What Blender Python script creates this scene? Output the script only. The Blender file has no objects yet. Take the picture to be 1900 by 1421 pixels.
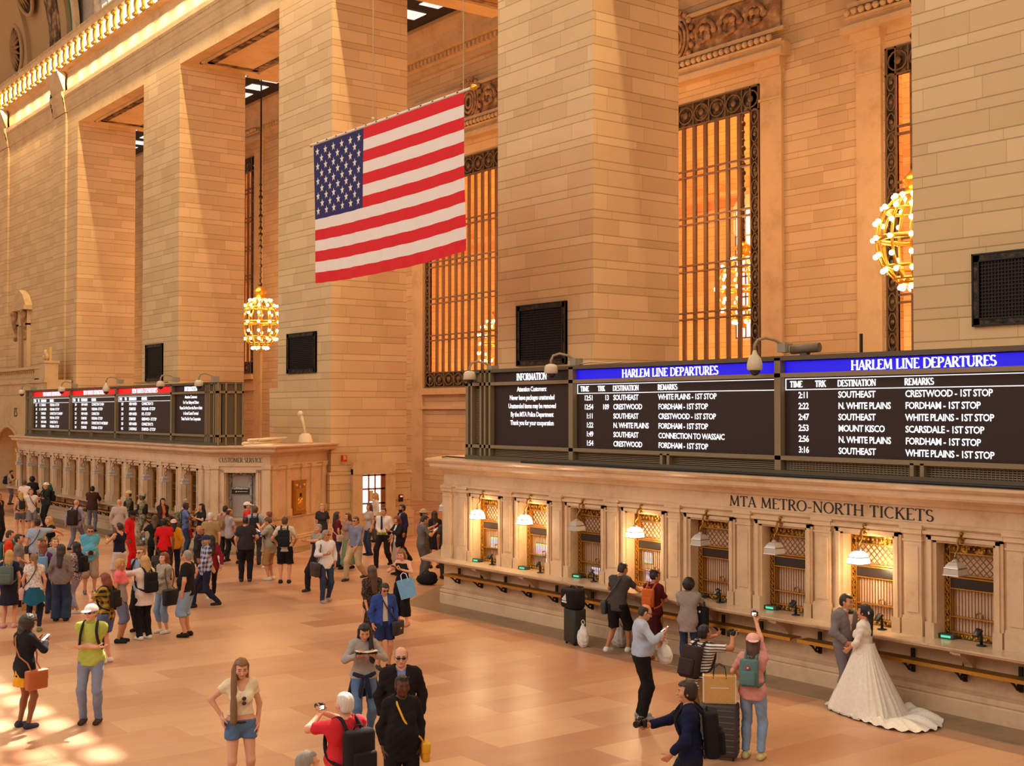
import bpy, math, random
import numpy as np
from mathutils import Vector, Matrix
random.seed(7)
SC = bpy.context.scene
COL = SC.collection
PI = math.pi

# ------------------------------------------------------------------ camera
FPX = 2327.0
YAW = math.atan(1753/2327.0)          # view turned from -X towards +Y
PITCH = math.atan(52.5/2327.0)
EYE = Vector((0, 0, 4.65))
cam_d = bpy.data.cameras.new('camera')
cam_d.sensor_width = 36.0
cam_d.lens = 36.0*FPX/1900.0
cam_d.clip_end = 400
cam = bpy.data.objects.new('camera', cam_d)
COL.objects.link(cam)
fwd = Vector((-math.cos(YAW)*math.cos(PITCH), math.sin(YAW)*math.cos(PITCH), math.sin(PITCH)))
cam.location = EYE
cam.rotation_euler = fwd.to_track_quat('-Z', 'Y').to_euler()
SC.camera = cam

# ------------------------------------------------------------------ world, sun, lamps, exposure
W = bpy.data.worlds.new('world')
SC.world = W
W.use_nodes = True
bg = W.node_tree.nodes['Background']
bg.inputs[0].default_value = (1.0, 0.80, 0.62, 1)
bg.inputs[1].default_value = 0.34
SC.view_settings.view_transform = 'Standard'
SC.view_settings.look = 'None'
SC.view_settings.exposure = 0.20
SC.view_settings.gamma = 1.0
SC.view_settings.use_curve_mapping = False

def lamp(name, kind, loc, energy, color, direction=None, size=1.0, size_y=None, **kw):
    d = bpy.data.lights.new(name, kind)
    d.energy = energy
    d.color = color
    if kind == 'AREA':
        d.shape = 'RECTANGLE' if size_y else 'SQUARE'
        d.size = size
        if size_y: d.size_y = size_y
    elif kind == 'SUN':
        d.angle = kw.get('angle', 0.0093)
    else:
        d.shadow_soft_size = size
    o = bpy.data.objects.new(name, d)
    COL.objects.link(o)
    o.location = loc
    if direction is not None:
        o.rotation_euler = Vector(direction).to_track_quat('-Z', 'Y').to_euler()
    return o

def strip(name, x0, x1, y, z, energy, color, direction, w=0.12):
    o = lamp(name, 'AREA', ((x0+x1)/2, y, z), energy, color, None, abs(x1-x0), w)
    d = Vector(direction).normalized()
    zx = -d
    xa = Vector((1, 0, 0))
    ya = zx.cross(xa).normalized()
    m = Matrix((xa, ya, zx)).transposed()
    o.rotation_euler = m.to_euler()
    return o

SUN_DIR = (0.39, -0.481, -0.785)
lamp('sun', 'SUN', (-40, 50, 60), 26.0, (1.0, 0.96, 0.90), SUN_DIR, angle=0.012)
# daylight from the tall windows on the far side and over the entrance behind the viewer
lamp('north_window_light', 'AREA', (-28, -16, 24), 7600, (1.0, 0.91, 0.82), (-0.05, 1.0, -0.42), 60, 26)
lamp('west_window_light', 'AREA', (16, 3, 22), 1300, (1.0, 0.84, 0.66), (-1.0, 0.22, -0.33), 16, 14)
# the row of bulbs along the cornice
for k in range(49):
    strip('cornice_bulb_light', -91.6+1.96*k, -91.2+1.96*k, 21.53, 23.42, 165, (1.0, 0.70, 0.36), (0.0, -0.62, -1.0), 0.10)
# warm lamps of the side aisle and of the hall behind its windows
for x, e in ((-66, 1100), (-51, 650), (-37, 1000), (-23.2, 620), (-8, 500)):
    lamp('aisle_light', 'POINT', (x, 30.5, 13.0), e, (1.0, 0.46, 0.15), size=1.2)
for k in range(9):
    lamp('waiting_hall_light', 'POINT', (-86+9.5*k, 40.0, 19.5 if k % 2 else 3.2), 2300, (1.0, 0.38, 0.13), size=0.6)

# ------------------------------------------------------------------ materials
MATS = {}
def newmat(name):
    m = bpy.data.materials.new(name)
    m.use_nodes = True
    return m, m.node_tree, m.node_tree.nodes['Principled BSDF']

class G:
    """small helper for building node graphs"""
    def __init__(self, t): self.t = t
    def n(self, typ, **kw):
        o = self.t.nodes.new(typ)
        for k, v in kw.items(): setattr(o, k, v)
        return o
    def put(self, sock, v):
        if isinstance(v, (int, float)): sock.default_value = v
        elif isinstance(v, (tuple, list)): sock.default_value = v
        else: self.t.links.new(v, sock)
    def m(self, op, a, b=None, c=None):
        o = self.n('ShaderNodeMath', operation=op)
        self.put(o.inputs[0], a)
        if b is not None: self.put(o.inputs[1], b)
        if c is not None: self.put(o.inputs[2], c)
        return o.outputs[0]
    def mix(self, f, a, b, mode='MIX'):
        o = self.n('ShaderNodeMix', data_type='RGBA', blend_type=mode)
        self.put(o.inputs[0], f); self.put(o.inputs[6], a); self.put(o.inputs[7], b)
        return o.outputs[2]
    def wn(self, x, y=None):
        if y is None:
            o = self.n('ShaderNodeTexWhiteNoise', noise_dimensions='1D')
            self.put(o.inputs['W'], x)
        else:
            o = self.n('ShaderNodeTexWhiteNoise', noise_dimensions='2D')
            c = self.n('ShaderNodeCombineXYZ')
            self.put(c.inputs[0], x); self.put(c.inputs[1], y)
            self.t.links.new(c.outputs[0], o.inputs['Vector'])
        return o.outputs['Value']
    def noise(self, vec, scale, detail=3, rough=0.55):
        o = self.n('ShaderNodeTexNoise')
        o.inputs['Scale'].default_value = scale
        o.inputs['Detail'].default_value = detail
        o.inputs['Roughness'].default_value = rough
        if vec is not None: self.t.links.new(vec, o.inputs['Vector'])
        return o.outputs['Fac']
    def pos(self):
        g = self.n('ShaderNodeNewGeometry')
        s = self.n('ShaderNodeSeparateXYZ')
        self.t.links.new(g.outputs['Position'], s.inputs[0])
        return g.outputs['Position'], s.outputs[0], s.outputs[1], s.outputs[2]
    def obj(self):
        return self.n('ShaderNodeTexCoord').outputs['Object']
    def ramp(self, f, stops):
        o = self.n('ShaderNodeValToRGB')
        e = o.color_ramp.elements
        e[0].position, e[0].color = stops[0][0], tuple(stops[0][1])+(1,)
        e[1].position, e[1].color = stops[-1][0], tuple(stops[-1][1])+(1,)
        for p, c in stops[1:-1]:
            q = e.new(p); q.color = tuple(c)+(1,)
        self.t.links.new(f, o.inputs[0])
        return o.outputs[0]
    def bump(self, h, strength, dist, bsdf):
        o = self.n('ShaderNodeBump')
        o.inputs['Strength'].default_value = strength
        o.inputs['Distance'].default_value = dist
        self.t.links.new(h, o.inputs['Height'])
        self.t.links.new(o.outputs[0], bsdf.inputs['Normal'])

def c4(c): return (c[0], c[1], c[2], 1.0)
def srgb(r, g, b):
    f = lambda v: (v/255/12.92) if v/255 <= 0.04045 else ((v/255+0.055)/1.055)**2.4
    return (f(r), f(g), f(b))

def plain(name, col, rough=0.6, metal=0.0, spec=None, noise=0.0, nscale=8.0):
    key = ('plain', name)
    if key in MATS: return MATS[key]
    m, t, b = newmat(name)
    b.inputs['Base Color'].default_value = c4(col)
    b.inputs['Roughness'].default_value = rough
    b.inputs['Metallic'].default_value = metal
    if spec is not None: b.inputs['Specular IOR Level'].default_value = spec
    if noise > 0:
        g = G(t)
        f = g.noise(g.obj(), nscale, 4)
        lo = tuple(x*(1-noise) for x in col); hi = tuple(min(1, x*(1+noise)) for x in col)
        t.links.new(g.mix(f, c4(lo), c4(hi)), b.inputs['Base Color'])
    MATS[key] = m
    return m

def glow(name, col, strength, base=(0.8, 0.8, 0.8)):
    key = ('glow', name)
    if key in MATS: return MATS[key]
    m, t, b = newmat(name)
    b.inputs['Base Color'].default_value = c4(base)
    b.inputs['Emission Color'].default_value = c4(col)
    b.inputs['Emission Strength'].default_value = strength
    MATS[key] = m
    return m

def ashlar(name, ca, cb, period=0.673, split=0.664, bw=1.4, line=0.013, rough=0.75):
    m, t, b = newmat(name)
    g = G(t)
    p, x, y, z = g.pos()
    w = g.m('ADD', x, y)
    zz = g.m('DIVIDE', z, period)
    k0 = g.m('FLOOR', zz)
    fr = g.m('SUBTRACT', zz, k0)
    short = g.m('GREATER_THAN', fr, split)
    cid = g.m('ADD', g.m('MULTIPLY', k0, 2.0), short)
    dz = g.m('MINIMUM', g.m('MINIMUM', fr, g.m('SUBTRACT', 1.0, fr)), g.m('ABSOLUTE', g.m('SUBTRACT', fr, split)))
    lz = g.m('LESS_THAN', g.m('MULTIPLY', dz, period), line)
    wu = g.m('ADD', g.m('DIVIDE', w, bw), g.m('MULTIPLY', g.wn(cid), 7.3))
    cell = g.m('FLOOR', wu)
    fx = g.m('SUBTRACT', wu, cell)
    jit = g.m('MULTIPLY', g.m('SUBTRACT', g.wn(cell, g.m('ADD', cid, 0.5)), 0.5), 0.3)
    dx = g.m('MULTIPLY', g.m('ABSOLUTE', g.m('SUBTRACT', fx, g.m('ADD', 0.5, jit))), bw)
    lx = g.m('LESS_THAN', dx, line*0.55)
    side = g.m('GREATER_THAN', fx, g.m('ADD', 0.5, jit))
    rnd = g.wn(g.m('ADD', cell, side), cid)
    n1 = g.noise(p, 0.9, 5)
    f = g.m('ADD', g.m('MULTIPLY', rnd, 0.62), g.m('MULTIPLY', n1, 0.38))
    col = g.mix(f, c4(ca), c4(cb))
    ln = g.m('MAXIMUM', g.m('MULTIPLY', lz, 0.85), g.m('MULTIPLY', lx, 0.6))
    col = g.mix(g.m('MULTIPLY', ln, 0.62), col, c4((ca[0]*0.30, ca[1]*0.24, ca[2]*0.2)))
    t.links.new(col, b.inputs['Base Color'])
    b.inputs['Roughness'].default_value = rough
    b.inputs['Specular IOR Level'].default_value = 0.25
    g.bump(g.m('SUBTRACT', g.m('MULTIPLY', n1, 0.3), ln), 0.35, 0.02, b)
    return m

def veined(name, ca, cb, scale=1.2, rough=0.4, spec=0.4):
    m, t, b = newmat(name)
    g = G(t)
    p, x, y, z = g.pos()
    n1 = g.noise(p, scale, 6, 0.62)
    n2 = g.noise(p, scale*6, 3, 0.6)
    f = g.m('ADD', g.m('MULTIPLY', n1, 0.8), g.m('MULTIPLY', n2, 0.25))
    col = g.ramp(f, [(0.32, cb), (0.52, ca), (0.72, tuple(min(1, c*1.08) for c in ca))])
    t.links.new(col, b.inputs['Base Color'])
    b.inputs['Roughness'].default_value = rough
    b.inputs['Specular IOR Level'].default_value = spec
    return m

def floor_mat():
    m, t, b = newmat('marble_floor')
    g = G(t)
    p, x, y, z = g.pos()
    L, Wd = 1.9, 0.78
    r = g.m('FLOOR', g.m('DIVIDE', x, Wd))
    fx = g.m('SUBTRACT', g.m('DIVIDE', x, Wd), r)
    u = g.m('ADD', g.m('DIVIDE', y, L), g.m('MULTIPLY', g.wn(r), 5.0))
    c = g.m('FLOOR', u)
    fy = g.m('SUBTRACT', u, c)
    rnd = g.wn(c, r)
    rnd2 = g.wn(g.m('ADD', c, 31.7), r)
    mp = g.n('ShaderNodeMapping'); mp.inputs['Scale'].default_value = (1.0, 0.35, 1.0)
    t.links.new(p, mp.inputs[0])
    n1 = g.noise(mp.outputs[0], 1.6, 6, 0.62)
    f = g.m('ADD', g.m('MULTIPLY', rnd, 0.55), g.m('MULTIPLY', n1, 0.45))
    col = g.ramp(f, [(0.18, srgb(170, 118, 88)), (0.42, srgb(190, 142, 108)), (0.62, srgb(202, 158, 122)), (0.85, srgb(176, 124, 94))])
    warm = g.m('GREATER_THAN', rnd2, 0.88)
    col = g.mix(g.m('MULTIPLY', warm, 0.4), col, c4(srgb(168, 100, 66)))
    ex = g.m('MULTIPLY', g.m('MINIMUM', fx, g.m('SUBTRACT', 1.0, fx)), Wd)
    ey = g.m('MULTIPLY', g.m('MINIMUM', fy, g.m('SUBTRACT', 1.0, fy)), L)
    ln = g.m('LESS_THAN', g.m('MINIMUM', ex, ey), 0.006)
    col = g.mix(g.m('MULTIPLY', ln, 0.3), col, c4(srgb(120, 80, 52)))
    t.links.new(col, b.inputs['Base Color'])
    rr = g.m('ADD', 0.26, g.m('MULTIPLY', g.noise(p, 0.8, 4), 0.18))
    t.links.new(rr, b.inputs['Roughness'])
    b.inputs['Specular IOR Level'].default_value = 0.45
    return m

STONE = ashlar('ashlar_stone', srgb(202, 168, 122), srgb(228, 198, 152))
STONE_P = veined('plain_stone', srgb(216, 184, 138), srgb(196, 162, 116), 0.9, 0.7, 0.25)
MARBLE = veined('ticket_office_marble', srgb(214, 182, 146), srgb(194, 157, 120), 1.6, 0.35, 0.4)
MARBLE_D = veined('border_marble', srgb(150, 122, 90), srgb(112, 90, 64), 1.4, 0.35, 0.4)
COUNTER = veined('counter_marble', srgb(206, 178, 146), srgb(176, 148, 116), 2.0, 0.22, 0.5)
FLOOR = floor_mat()
BRONZE = plain('dark_bronze', srgb(86, 70, 48), 0.55, 0.5, noise=0.4, nscale=14)
BRONZE_D = plain('black_bronze', srgb(44, 35, 28), 0.6, 0.35, noise=0.4, nscale=20)
MULL = plain('mullion_bronze', srgb(116, 90, 62), 0.5, 0.3)
BRASS = plain('brass', srgb(204, 150, 62), 0.32, 0.85, noise=0.25, nscale=25)
BRASS_D = plain('dark_brass', srgb(150, 108, 52), 0.42, 0.8, noise=0.5, nscale=40)
GOLD = plain('gilded_metal', srgb(236, 178, 70), 0.28, 0.9)
BOARD = plain('olive_painted_metal', srgb(138, 118, 88), 0.55, 0.15, noise=0.08)
BOARD_D = plain('dark_olive_metal', srgb(92, 78, 58), 0.6, 0.1)
SCREEN = plain('led_panel_black', srgb(52, 37, 33), 0.5, 0.0, 0.25)
BLUE = glow('led_blue', srgb(22, 4, 226), 0.85, (0.0, 0.0, 0.02))
RED = glow('led_red', srgb(232, 0, 14), 1.0, (0.1, 0.01, 0.01))
LED = glow('led_white', (0.86, 0.90, 1.0), 1.15)
INK = plain('carved_letter_black', srgb(38, 30, 26), 0.6)
WHITE = plain('white_paint', srgb(232, 226, 216), 0.5)
BLACK = plain('black_plastic', srgb(22, 20, 20), 0.45)
GREYM = plain('grey_metal', srgb(150, 146, 140), 0.4, 0.4)
STEEL = plain('polished_steel', srgb(196, 190, 184), 0.28, 0.85)
BULB = glow('lit_bulb', (1.0, 0.84, 0.56), 30.0)
LAMPLIT = glow('lit_lamp_glass', (1.0, 0.93, 0.78), 5.0)
LAMPOFF = plain('unlit_lamp_glass', srgb(196, 184, 170), 0.25, 0.15)
GREENLED = glow('green_led', (0.1, 0.9, 0.5), 0.8, (0.01, 0.05, 0.03))
DOORLIT = glow('daylit_pane', (1.0, 0.97, 0.9), 1.6)
SKYPANE = glow('skylight_pane', (0.86, 0.92, 0.95), 0.75)
BLIND = plain('window_blind', srgb(232, 198, 172), 0.7, noise=0.08)

def glass_mat():
    m, t, b = newmat('window_glass')
    g = G(t)
    t.nodes.remove(b)
    tr = g.n('ShaderNodeBsdfTransparent'); tr.inputs[0].default_value = (0.98, 0.97, 0.95, 1)
    gl = g.n('ShaderNodeBsdfGlossy'); gl.inputs['Roughness'].default_value = 0.02
    fr = g.n('ShaderNodeFresnel'); fr.inputs[0].default_value = 1.45
    mx = g.n('ShaderNodeMixShader')
    ge = g.n('ShaderNodeNewGeometry')
    t.links.new(g.m('MULTIPLY', fr.outputs[0], g.m('SUBTRACT', 1.0, ge.outputs['Backfacing'])), mx.inputs[0]); t.links.new(tr.outputs[0], mx.inputs[1]); t.links.new(gl.outputs[0], mx.inputs[2])
    t.links.new(mx.outputs[0], t.nodes['Material Output'].inputs[0])
    return m
GLASS = glass_mat()

def ornate(name, ca, cb, scale, rough, metal):
    """foliate relief: two-tone with strong bump"""
    m, t, b = newmat(name)
    g = G(t)
    p, x, y, z = g.pos()
    o = g.n('ShaderNodeTexVoronoi', feature='SMOOTH_F1')
    o.inputs['Scale'].default_value = scale
    t.links.new(p, o.inputs['Vector'])
    n = g.noise(p, scale*1.7, 3)
    f = g.m('ADD', g.m('MULTIPLY', o.outputs['Distance'], 0.9), g.m('MULTIPLY', n, 0.5))
    t.links.new(g.ramp(f, [(0.35, ca), (0.8, cb)]), b.inputs['Base Color'])
    b.inputs['Roughness'].default_value = rough
    b.inputs['Metallic'].default_value = metal
    g.bump(f, 1.0, 0.12/scale*4, b)
    return m
ORN_STONE = ornate('carved_relief_stone', srgb(206, 164, 118), srgb(150, 110, 72), 3.2, 0.75, 0.0)
ORN_CEIL = ornate('carved_ceiling_stone', srgb(176, 140, 96), srgb(70, 46, 30), 2.6, 0.8, 0.0)
ORN_BRONZE = ornate('pierced_bronze', srgb(120, 98, 66), srgb(40, 28, 18), 4.5, 0.5, 0.5)
ORN_BRASS = ornate('foliate_brass', srgb(212, 160, 74), srgb(84, 56, 24), 16.0, 0.35, 0.8)

# ------------------------------------------------------------------ mesh building
class MB:
    def __init__(self): self.v = []; self.f = []; self.mi = []; self.sm = []
    def add(self, vs, fs, mi=0, smooth=False):
        b = len(self.v)
        self.v.extend([tuple(p) for p in vs])
        for f in fs:
            self.f.append(tuple(b+i for i in f)); self.mi.append(mi); self.sm.append(smooth)
    def box(self, x0, x1, y0, y1, z0, z1, mi=0):
        x0, x1 = min(x0, x1), max(x0, x1); y0, y1 = min(y0, y1), max(y0, y1); z0, z1 = min(z0, z1), max(z0, z1)
        v = [(x0,y0,z0),(x1,y0,z0),(x1,y1,z0),(x0,y1,z0),(x0,y0,z1),(x1,y0,z1),(x1,y1,z1),(x0,y1,z1)]
        self.add(v, [(0,3,2,1),(4,5,6,7),(0,1,5,4),(1,2,6,5),(2,3,7,6),(3,0,4,7)], mi)
    def bar(self, a, b, w, h=None, mi=0):
        """square bar between two points"""
        a = Vector(a); b = Vector(b); d = (b-a).normalized()
        h = h or w
        up = Vector((0,0,1)) if abs(d.z) < 0.9 else Vector((0,1,0))
        s = d.cross(up).normalized()*w/2; u = s.cross(d).normalized()*h/2
        v = [a-s-u, a+s-u, a+s+u, a-s+u, b-s-u, b+s-u, b+s+u, b-s+u]
        self.add(v, [(0,3,2,1),(4,5,6,7),(0,1,5,4),(1,2,6,5),(2,3,7,6),(3,0,4,7)], mi)
    def prism(self, poly, z0, z1, mi=0, axis='z'):
        n = len(poly)
        def P(p, h):
            if axis == 'z': return (p[0], p[1], h)
            if axis == 'y': return (p[0], h, p[1])
            return (h, p[0], p[1])
        v = [P(p, z0) for p in poly]+[P(p, z1) for p in poly]
        fs = [(i, (i+1) % n, n+(i+1) % n, n+i) for i in range(n)]
        fs += [tuple(reversed(range(n))), tuple(range(n, 2*n))]
        self.add(v, fs, mi)
    def tube(self, pts, r, n=8, mi=0, closed=False, caps=True):
        pts = [Vector(p) for p in pts]
        k = len(pts)
        rs = r if isinstance(r, (list, tuple)) else [r]*k
        base = len(self.v)
        ref = None
        for i, p in enumerate(pts):
            if closed: d = pts[(i+1) % k]-pts[i-1]
            else: d = pts[min(i+1, k-1)]-pts[max(i-1, 0)]
            d = d.normalized() if d.length > 1e-9 else Vector((0,0,1))
            if ref is None:
                ref = Vector((0,0,1)) if abs(d.z) < 0.9 else Vector((1,0,0))
            s = d.cross(ref)
            if s.length < 1e-5: s = d.cross(Vector((0.3,1,0.2)))
            s.normalize(); u = s.cross(d).normalized()
            ref = u
            for j in range(n):
                a = 2*PI*j/n
                self.v.append(tuple(p+(s*math.cos(a)+u*math.sin(a))*rs[i]))
        m = k if closed else k-1
        for i in range(m):
            for j in range(n):
                a = base+i*n+j; b2 = base+i*n+(j+1) % n
                c = base+((i+1) % k)*n+(j+1) % n; d2 = base+((i+1) % k)*n+j
                self.f.append((a, b2, c, d2)); self.mi.append(mi); self.sm.append(True)
        if caps and not closed:
            self.f.append(tuple(base+j for j in reversed(range(n)))); self.mi.append(mi); self.sm.append(False)
            self.f.append(tuple(base+(k-1)*n+j for j in range(n))); self.mi.append(mi); self.sm.append(False)
    def lathe(self, prof, c=(0,0,0), n=16, mi=0, sx=1.0, sy=1.0, smooth=True, rot=0.0):
        base = len(self.v); k = len(prof)
        for r, z in prof:
            for j in range(n):
                a = 2*PI*j/n+rot
                self.v.append((c[0]+r*sx*math.cos(a), c[1]+r*sy*math.sin(a), c[2]+z))
        for i in range(k-1):
            for j in range(n):
                self.f.append((base+i*n+j, base+i*n+(j+1) % n, base+(i+1)*n+(j+1) % n, base+(i+1)*n+j))
                self.mi.append(mi); self.sm.append(smooth)
        self.f.append(tuple(base+j for j in reversed(range(n)))); self.mi.append(mi); self.sm.append(False)
        self.f.append(tuple(base+(k-1)*n+j for j in range(n))); self.mi.append(mi); self.sm.append(False)
    def ball(self, c, r, mi=0, n=10, sq=(1,1,1)):
        k = max(4, n//2); v = []; fs = []
        for i in range(k+1):
            t = PI*i/k
            for j in range(n):
                a = 2*PI*j/n
                v.append((c[0]+r*sq[0]*math.sin(t)*math.cos(a), c[1]+r*sq[1]*math.sin(t)*math.sin(a), c[2]+r*sq[2]*math.cos(t)))
        for i in range(k):
            for j in range(n):
                fs.append((i*n+j, (i+1)*n+j, (i+1)*n+(j+1) % n, i*n+(j+1) % n))
        self.add(v, fs, mi, True)
    def rbox(self, x0, x1, y0, y1, z0, z1, r, mi=0, n=4):
        """box with rounded vertical edges and softened top and bottom"""
        def ring(o, z):
            out = []
            for cx, cy, a0 in ((x1-r, y1-r, 0), (x0+r, y1-r, PI/2), (x0+r, y0+r, PI), (x1-r, y0+r, 1.5*PI)):
                for i in range(n+1):
                    a = a0+PI/2*i/n
                    out.append((cx+(r-o)*math.cos(a), cy+(r-o)*math.sin(a), z))
            return out
        e = min(r, (z1-z0)/2)*0.6
        rings = [ring(e, z0), ring(e*0.3, z0+e*0.3), ring(0, z0+e), ring(0, z1-e), ring(e*0.3, z1-e*0.3), ring(e, z1)]
        m = len(rings[0]); v = [p for q in rings for p in q]; fs = []
        for i in range(5):
            for j in range(m):
                fs.append((i*m+j, i*m+(j+1) % m, (i+1)*m+(j+1) % m, (i+1)*m+j))
        fs.append(tuple(reversed(range(m)))); fs.append(tuple(range(5*m, 6*m)))
        self.add(v, fs, mi, True)
    def sweep(self, prof, path, mi=0, closed_prof=True):
        """prof: (outward offset, z) list; path: plan polyline, outward = right-hand side of travel"""
        n = len(path); k = len(prof); base = len(self.v)
        for i, p in enumerate(path):
            p = Vector(p)
            d0 = (Vector(path[i])-Vector(path[i-1])).normalized() if i > 0 else None
            d1 = (Vector(path[i+1])-Vector(path[i])).normalized() if i < n-1 else None
            if d0 is None: d0 = d1
            if d1 is None: d1 = d0
            n0 = Vector((d0.y, -d0.x)); n1 = Vector((d1.y, -d1.x))
            mm = (n0+n1).normalized(); mm = mm/max(0.3, mm.dot(n0))
            for o, z in prof:
                q = p+mm*o
                self.v.append((q.x, q.y, z))
        for i in range(n-1):
            for j in range(k if closed_prof else k-1):
                a = base+i*k+j; b2 = base+i*k+(j+1) % k
                self.f.append((a, base+(i+1)*k+j, base+(i+1)*k+(j+1) % k, b2)); self.mi.append(mi); self.sm.append(False)
        self.f.append(tuple(base+j for j in range(k))); self.mi.append(mi); self.sm.append(False)
        self.f.append(tuple(base+(n-1)*k+j for j in reversed(range(k)))); self.mi.append(mi); self.sm.append(False)
    def mesh(self, name, mats):
        me = bpy.data.meshes.new(name)
        me.from_pydata(self.v, [], self.f)
        for m in (mats if isinstance(mats, (list, tuple)) else [mats]): me.materials.append(m)
        me.polygons.foreach_set('material_index', self.mi)
        me.polygons.foreach_set('use_smooth', self.sm)
        me.update()
        return me
    def obj(self, name, mats, parent=None, loc=None, rz=0.0):
        o = bpy.data.objects.new(name, self.mesh(name, mats))
        COL.objects.link(o)
        if parent is not None: o.parent = parent
        if loc is not None: o.location = loc
        if rz: o.rotation_euler = (0, 0, rz)
        return o

def tag(o, label, cat, group=None, kind=None):
    o['label'] = label; o['category'] = cat
    if group: o['group'] = group
    if kind: o['kind'] = kind
    return o
def thing(name, label, cat, loc=(0,0,0), rz=0.0, group=None):
    o = bpy.data.objects.new(name, None)
    COL.objects.link(o)
    o.location = loc; o.rotation_euler = (0, 0, rz)
    o.empty_display_size = 0.2
    return tag(o, label, cat, group)
def struct(o, label=None, cat=None):
    o['kind'] = 'structure'
    if label: o['label'] = label
    if cat: o['category'] = cat
    return o
def dup(root, loc, rz, label, group=None):
    r = root.copy(); COL.objects.link(r); r.location = loc; r.rotation_euler = (0, 0, rz)
    r['label'] = label
    if group: r['group'] = group
    for ch in list(root.children):
        c = ch.copy(); COL.objects.link(c); c.parent = r
        for gch in list(ch.children):
            d = gch.copy(); COL.objects.link(d); d.parent = c
    return r
ORD = ['first', 'second', 'third', 'fourth', 'fifth', 'sixth', 'seventh', 'eighth', 'ninth', 'tenth', 'eleventh', 'twelfth']

# ------------------------------------------------------------------ lettering
SERIF = {  # thick strokes 'K', thin strokes 'N', serifs 'S' (x,y) ; arcs 'A' cx,cy,rx,ry,a0,a1,weight ; unit = cap height
 'A': (0.74, [('N',.08,0,.36,1),('K',.36,1,.66,0),('N',.19,.33,.55,.33),('S',.08,0),('S',.66,0)]),
 'C': (0.74, [('A',.42,.5,.36,.48,50,310,1)]),
 'D': (0.80, [('K',.14,0,.14,1),('A',.30,.5,.44,.48,-90,90,1),('N',.05,.98,.32,.98),('N',.05,.02,.32,.02)]),
 'E': (0.62, [('K',.14,0,.14,1),('N',.05,.98,.55,.98),('N',.05,.02,.58,.02),('N',.14,.52,.44,.52),('V',.55,.86,.98),('V',.58,.02,.16)]),
 'F': (0.58, [('K',.14,0,.14,1),('N',.05,.98,.55,.98),('N',.14,.5,.44,.5),('V',.55,.84,.98),('S',.14,0)]),
 'H': (0.82, [('K',.14,0,.14,1),('K',.68,0,.68,1),('N',.14,.52,.68,.52),('S',.14,0),('S',.14,1),('S',.68,0),('S',.68,1)]),
 'I': (0.34, [('K',.17,0,.17,1),('S',.17,0),('S',.17,1)]),
 'K': (0.76, [('K',.14,0,.14,1),('N',.14,.42,.6,1),('K',.3,.58,.66,0),('S',.14,0),('S',.14,1),('S',.6,1),('S',.66,0)]),
 'L': (0.60, [('K',.14,0,.14,1),('N',.05,.02,.55,.02),('V',.55,.02,.2),('S',.14,1)]),
 'M': (0.96, [('N',.12,0,.16,1),('K',.16,1,.46,.08),('N',.46,.08,.78,1),('K',.78,1,.82,0),('S',.12,0),('S',.82,0)]),
 'N': (0.84, [('N',.13,0,.13,1),('K',.13,1,.70,.02),('N',.70,0,.70,1),('S',.13,0),('S',.70,1),('S',.1,1)]),
 'O': (0.84, [('A',.42,.5,.36,.49,0,360,1)]),
 'P': (0.64, [('K',.14,0,.14,1),('A',.28,.73,.28,.25,-90,90,1),('N',.05,.98,.3,.98),('N',.14,.47,.3,.47),('S',.14,0)]),
 'R': (0.72, [('K',.14,0,.14,1),('A',.28,.74,.26,.24,-90,90,1),('N',.05,.98,.3,.98),('N',.14,.5,.3,.5),('K',.32,.5,.64,0),('S',.14,0),('S',.66,0)]),
 'S': (0.58, [('A',.29,.74,.2,.24,30,270,1),('A',.29,.26,.22,.24,-150,90,1)]),
 'T': (0.70, [('K',.35,0,.35,1),('N',.04,.98,.66,.98),('V',.05,.82,.98),('V',.65,.82,.98),('S',.35,0)]),
 'U': (0.80, [('K',.14,.3,.14,1),('A',.40,.32,.26,.31,180,360,1),('N',.66,.3,.66,1),('S',.14,1),('S',.66,1)]),
 'V': (0.74, [('K',.08,1,.38,0),('N',.38,0,.66,1),('S',.08,1),('S',.66,1)]),
 'W': (1.02, [('K',.08,1,.30,0),('N',.30,0,.52,.9),('K',.52,.9,.72,0),('N',.72,0,.94,1),('S',.08,1),('S',.94,1)]),
 '-': (0.44, [('K2',.08,.38,.36,.38)]),
 ' ': (0.36, []),
}
def serif_width(s, h, track=0.0): return sum((SERIF[c][0]+track)*h for c in s)
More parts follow.
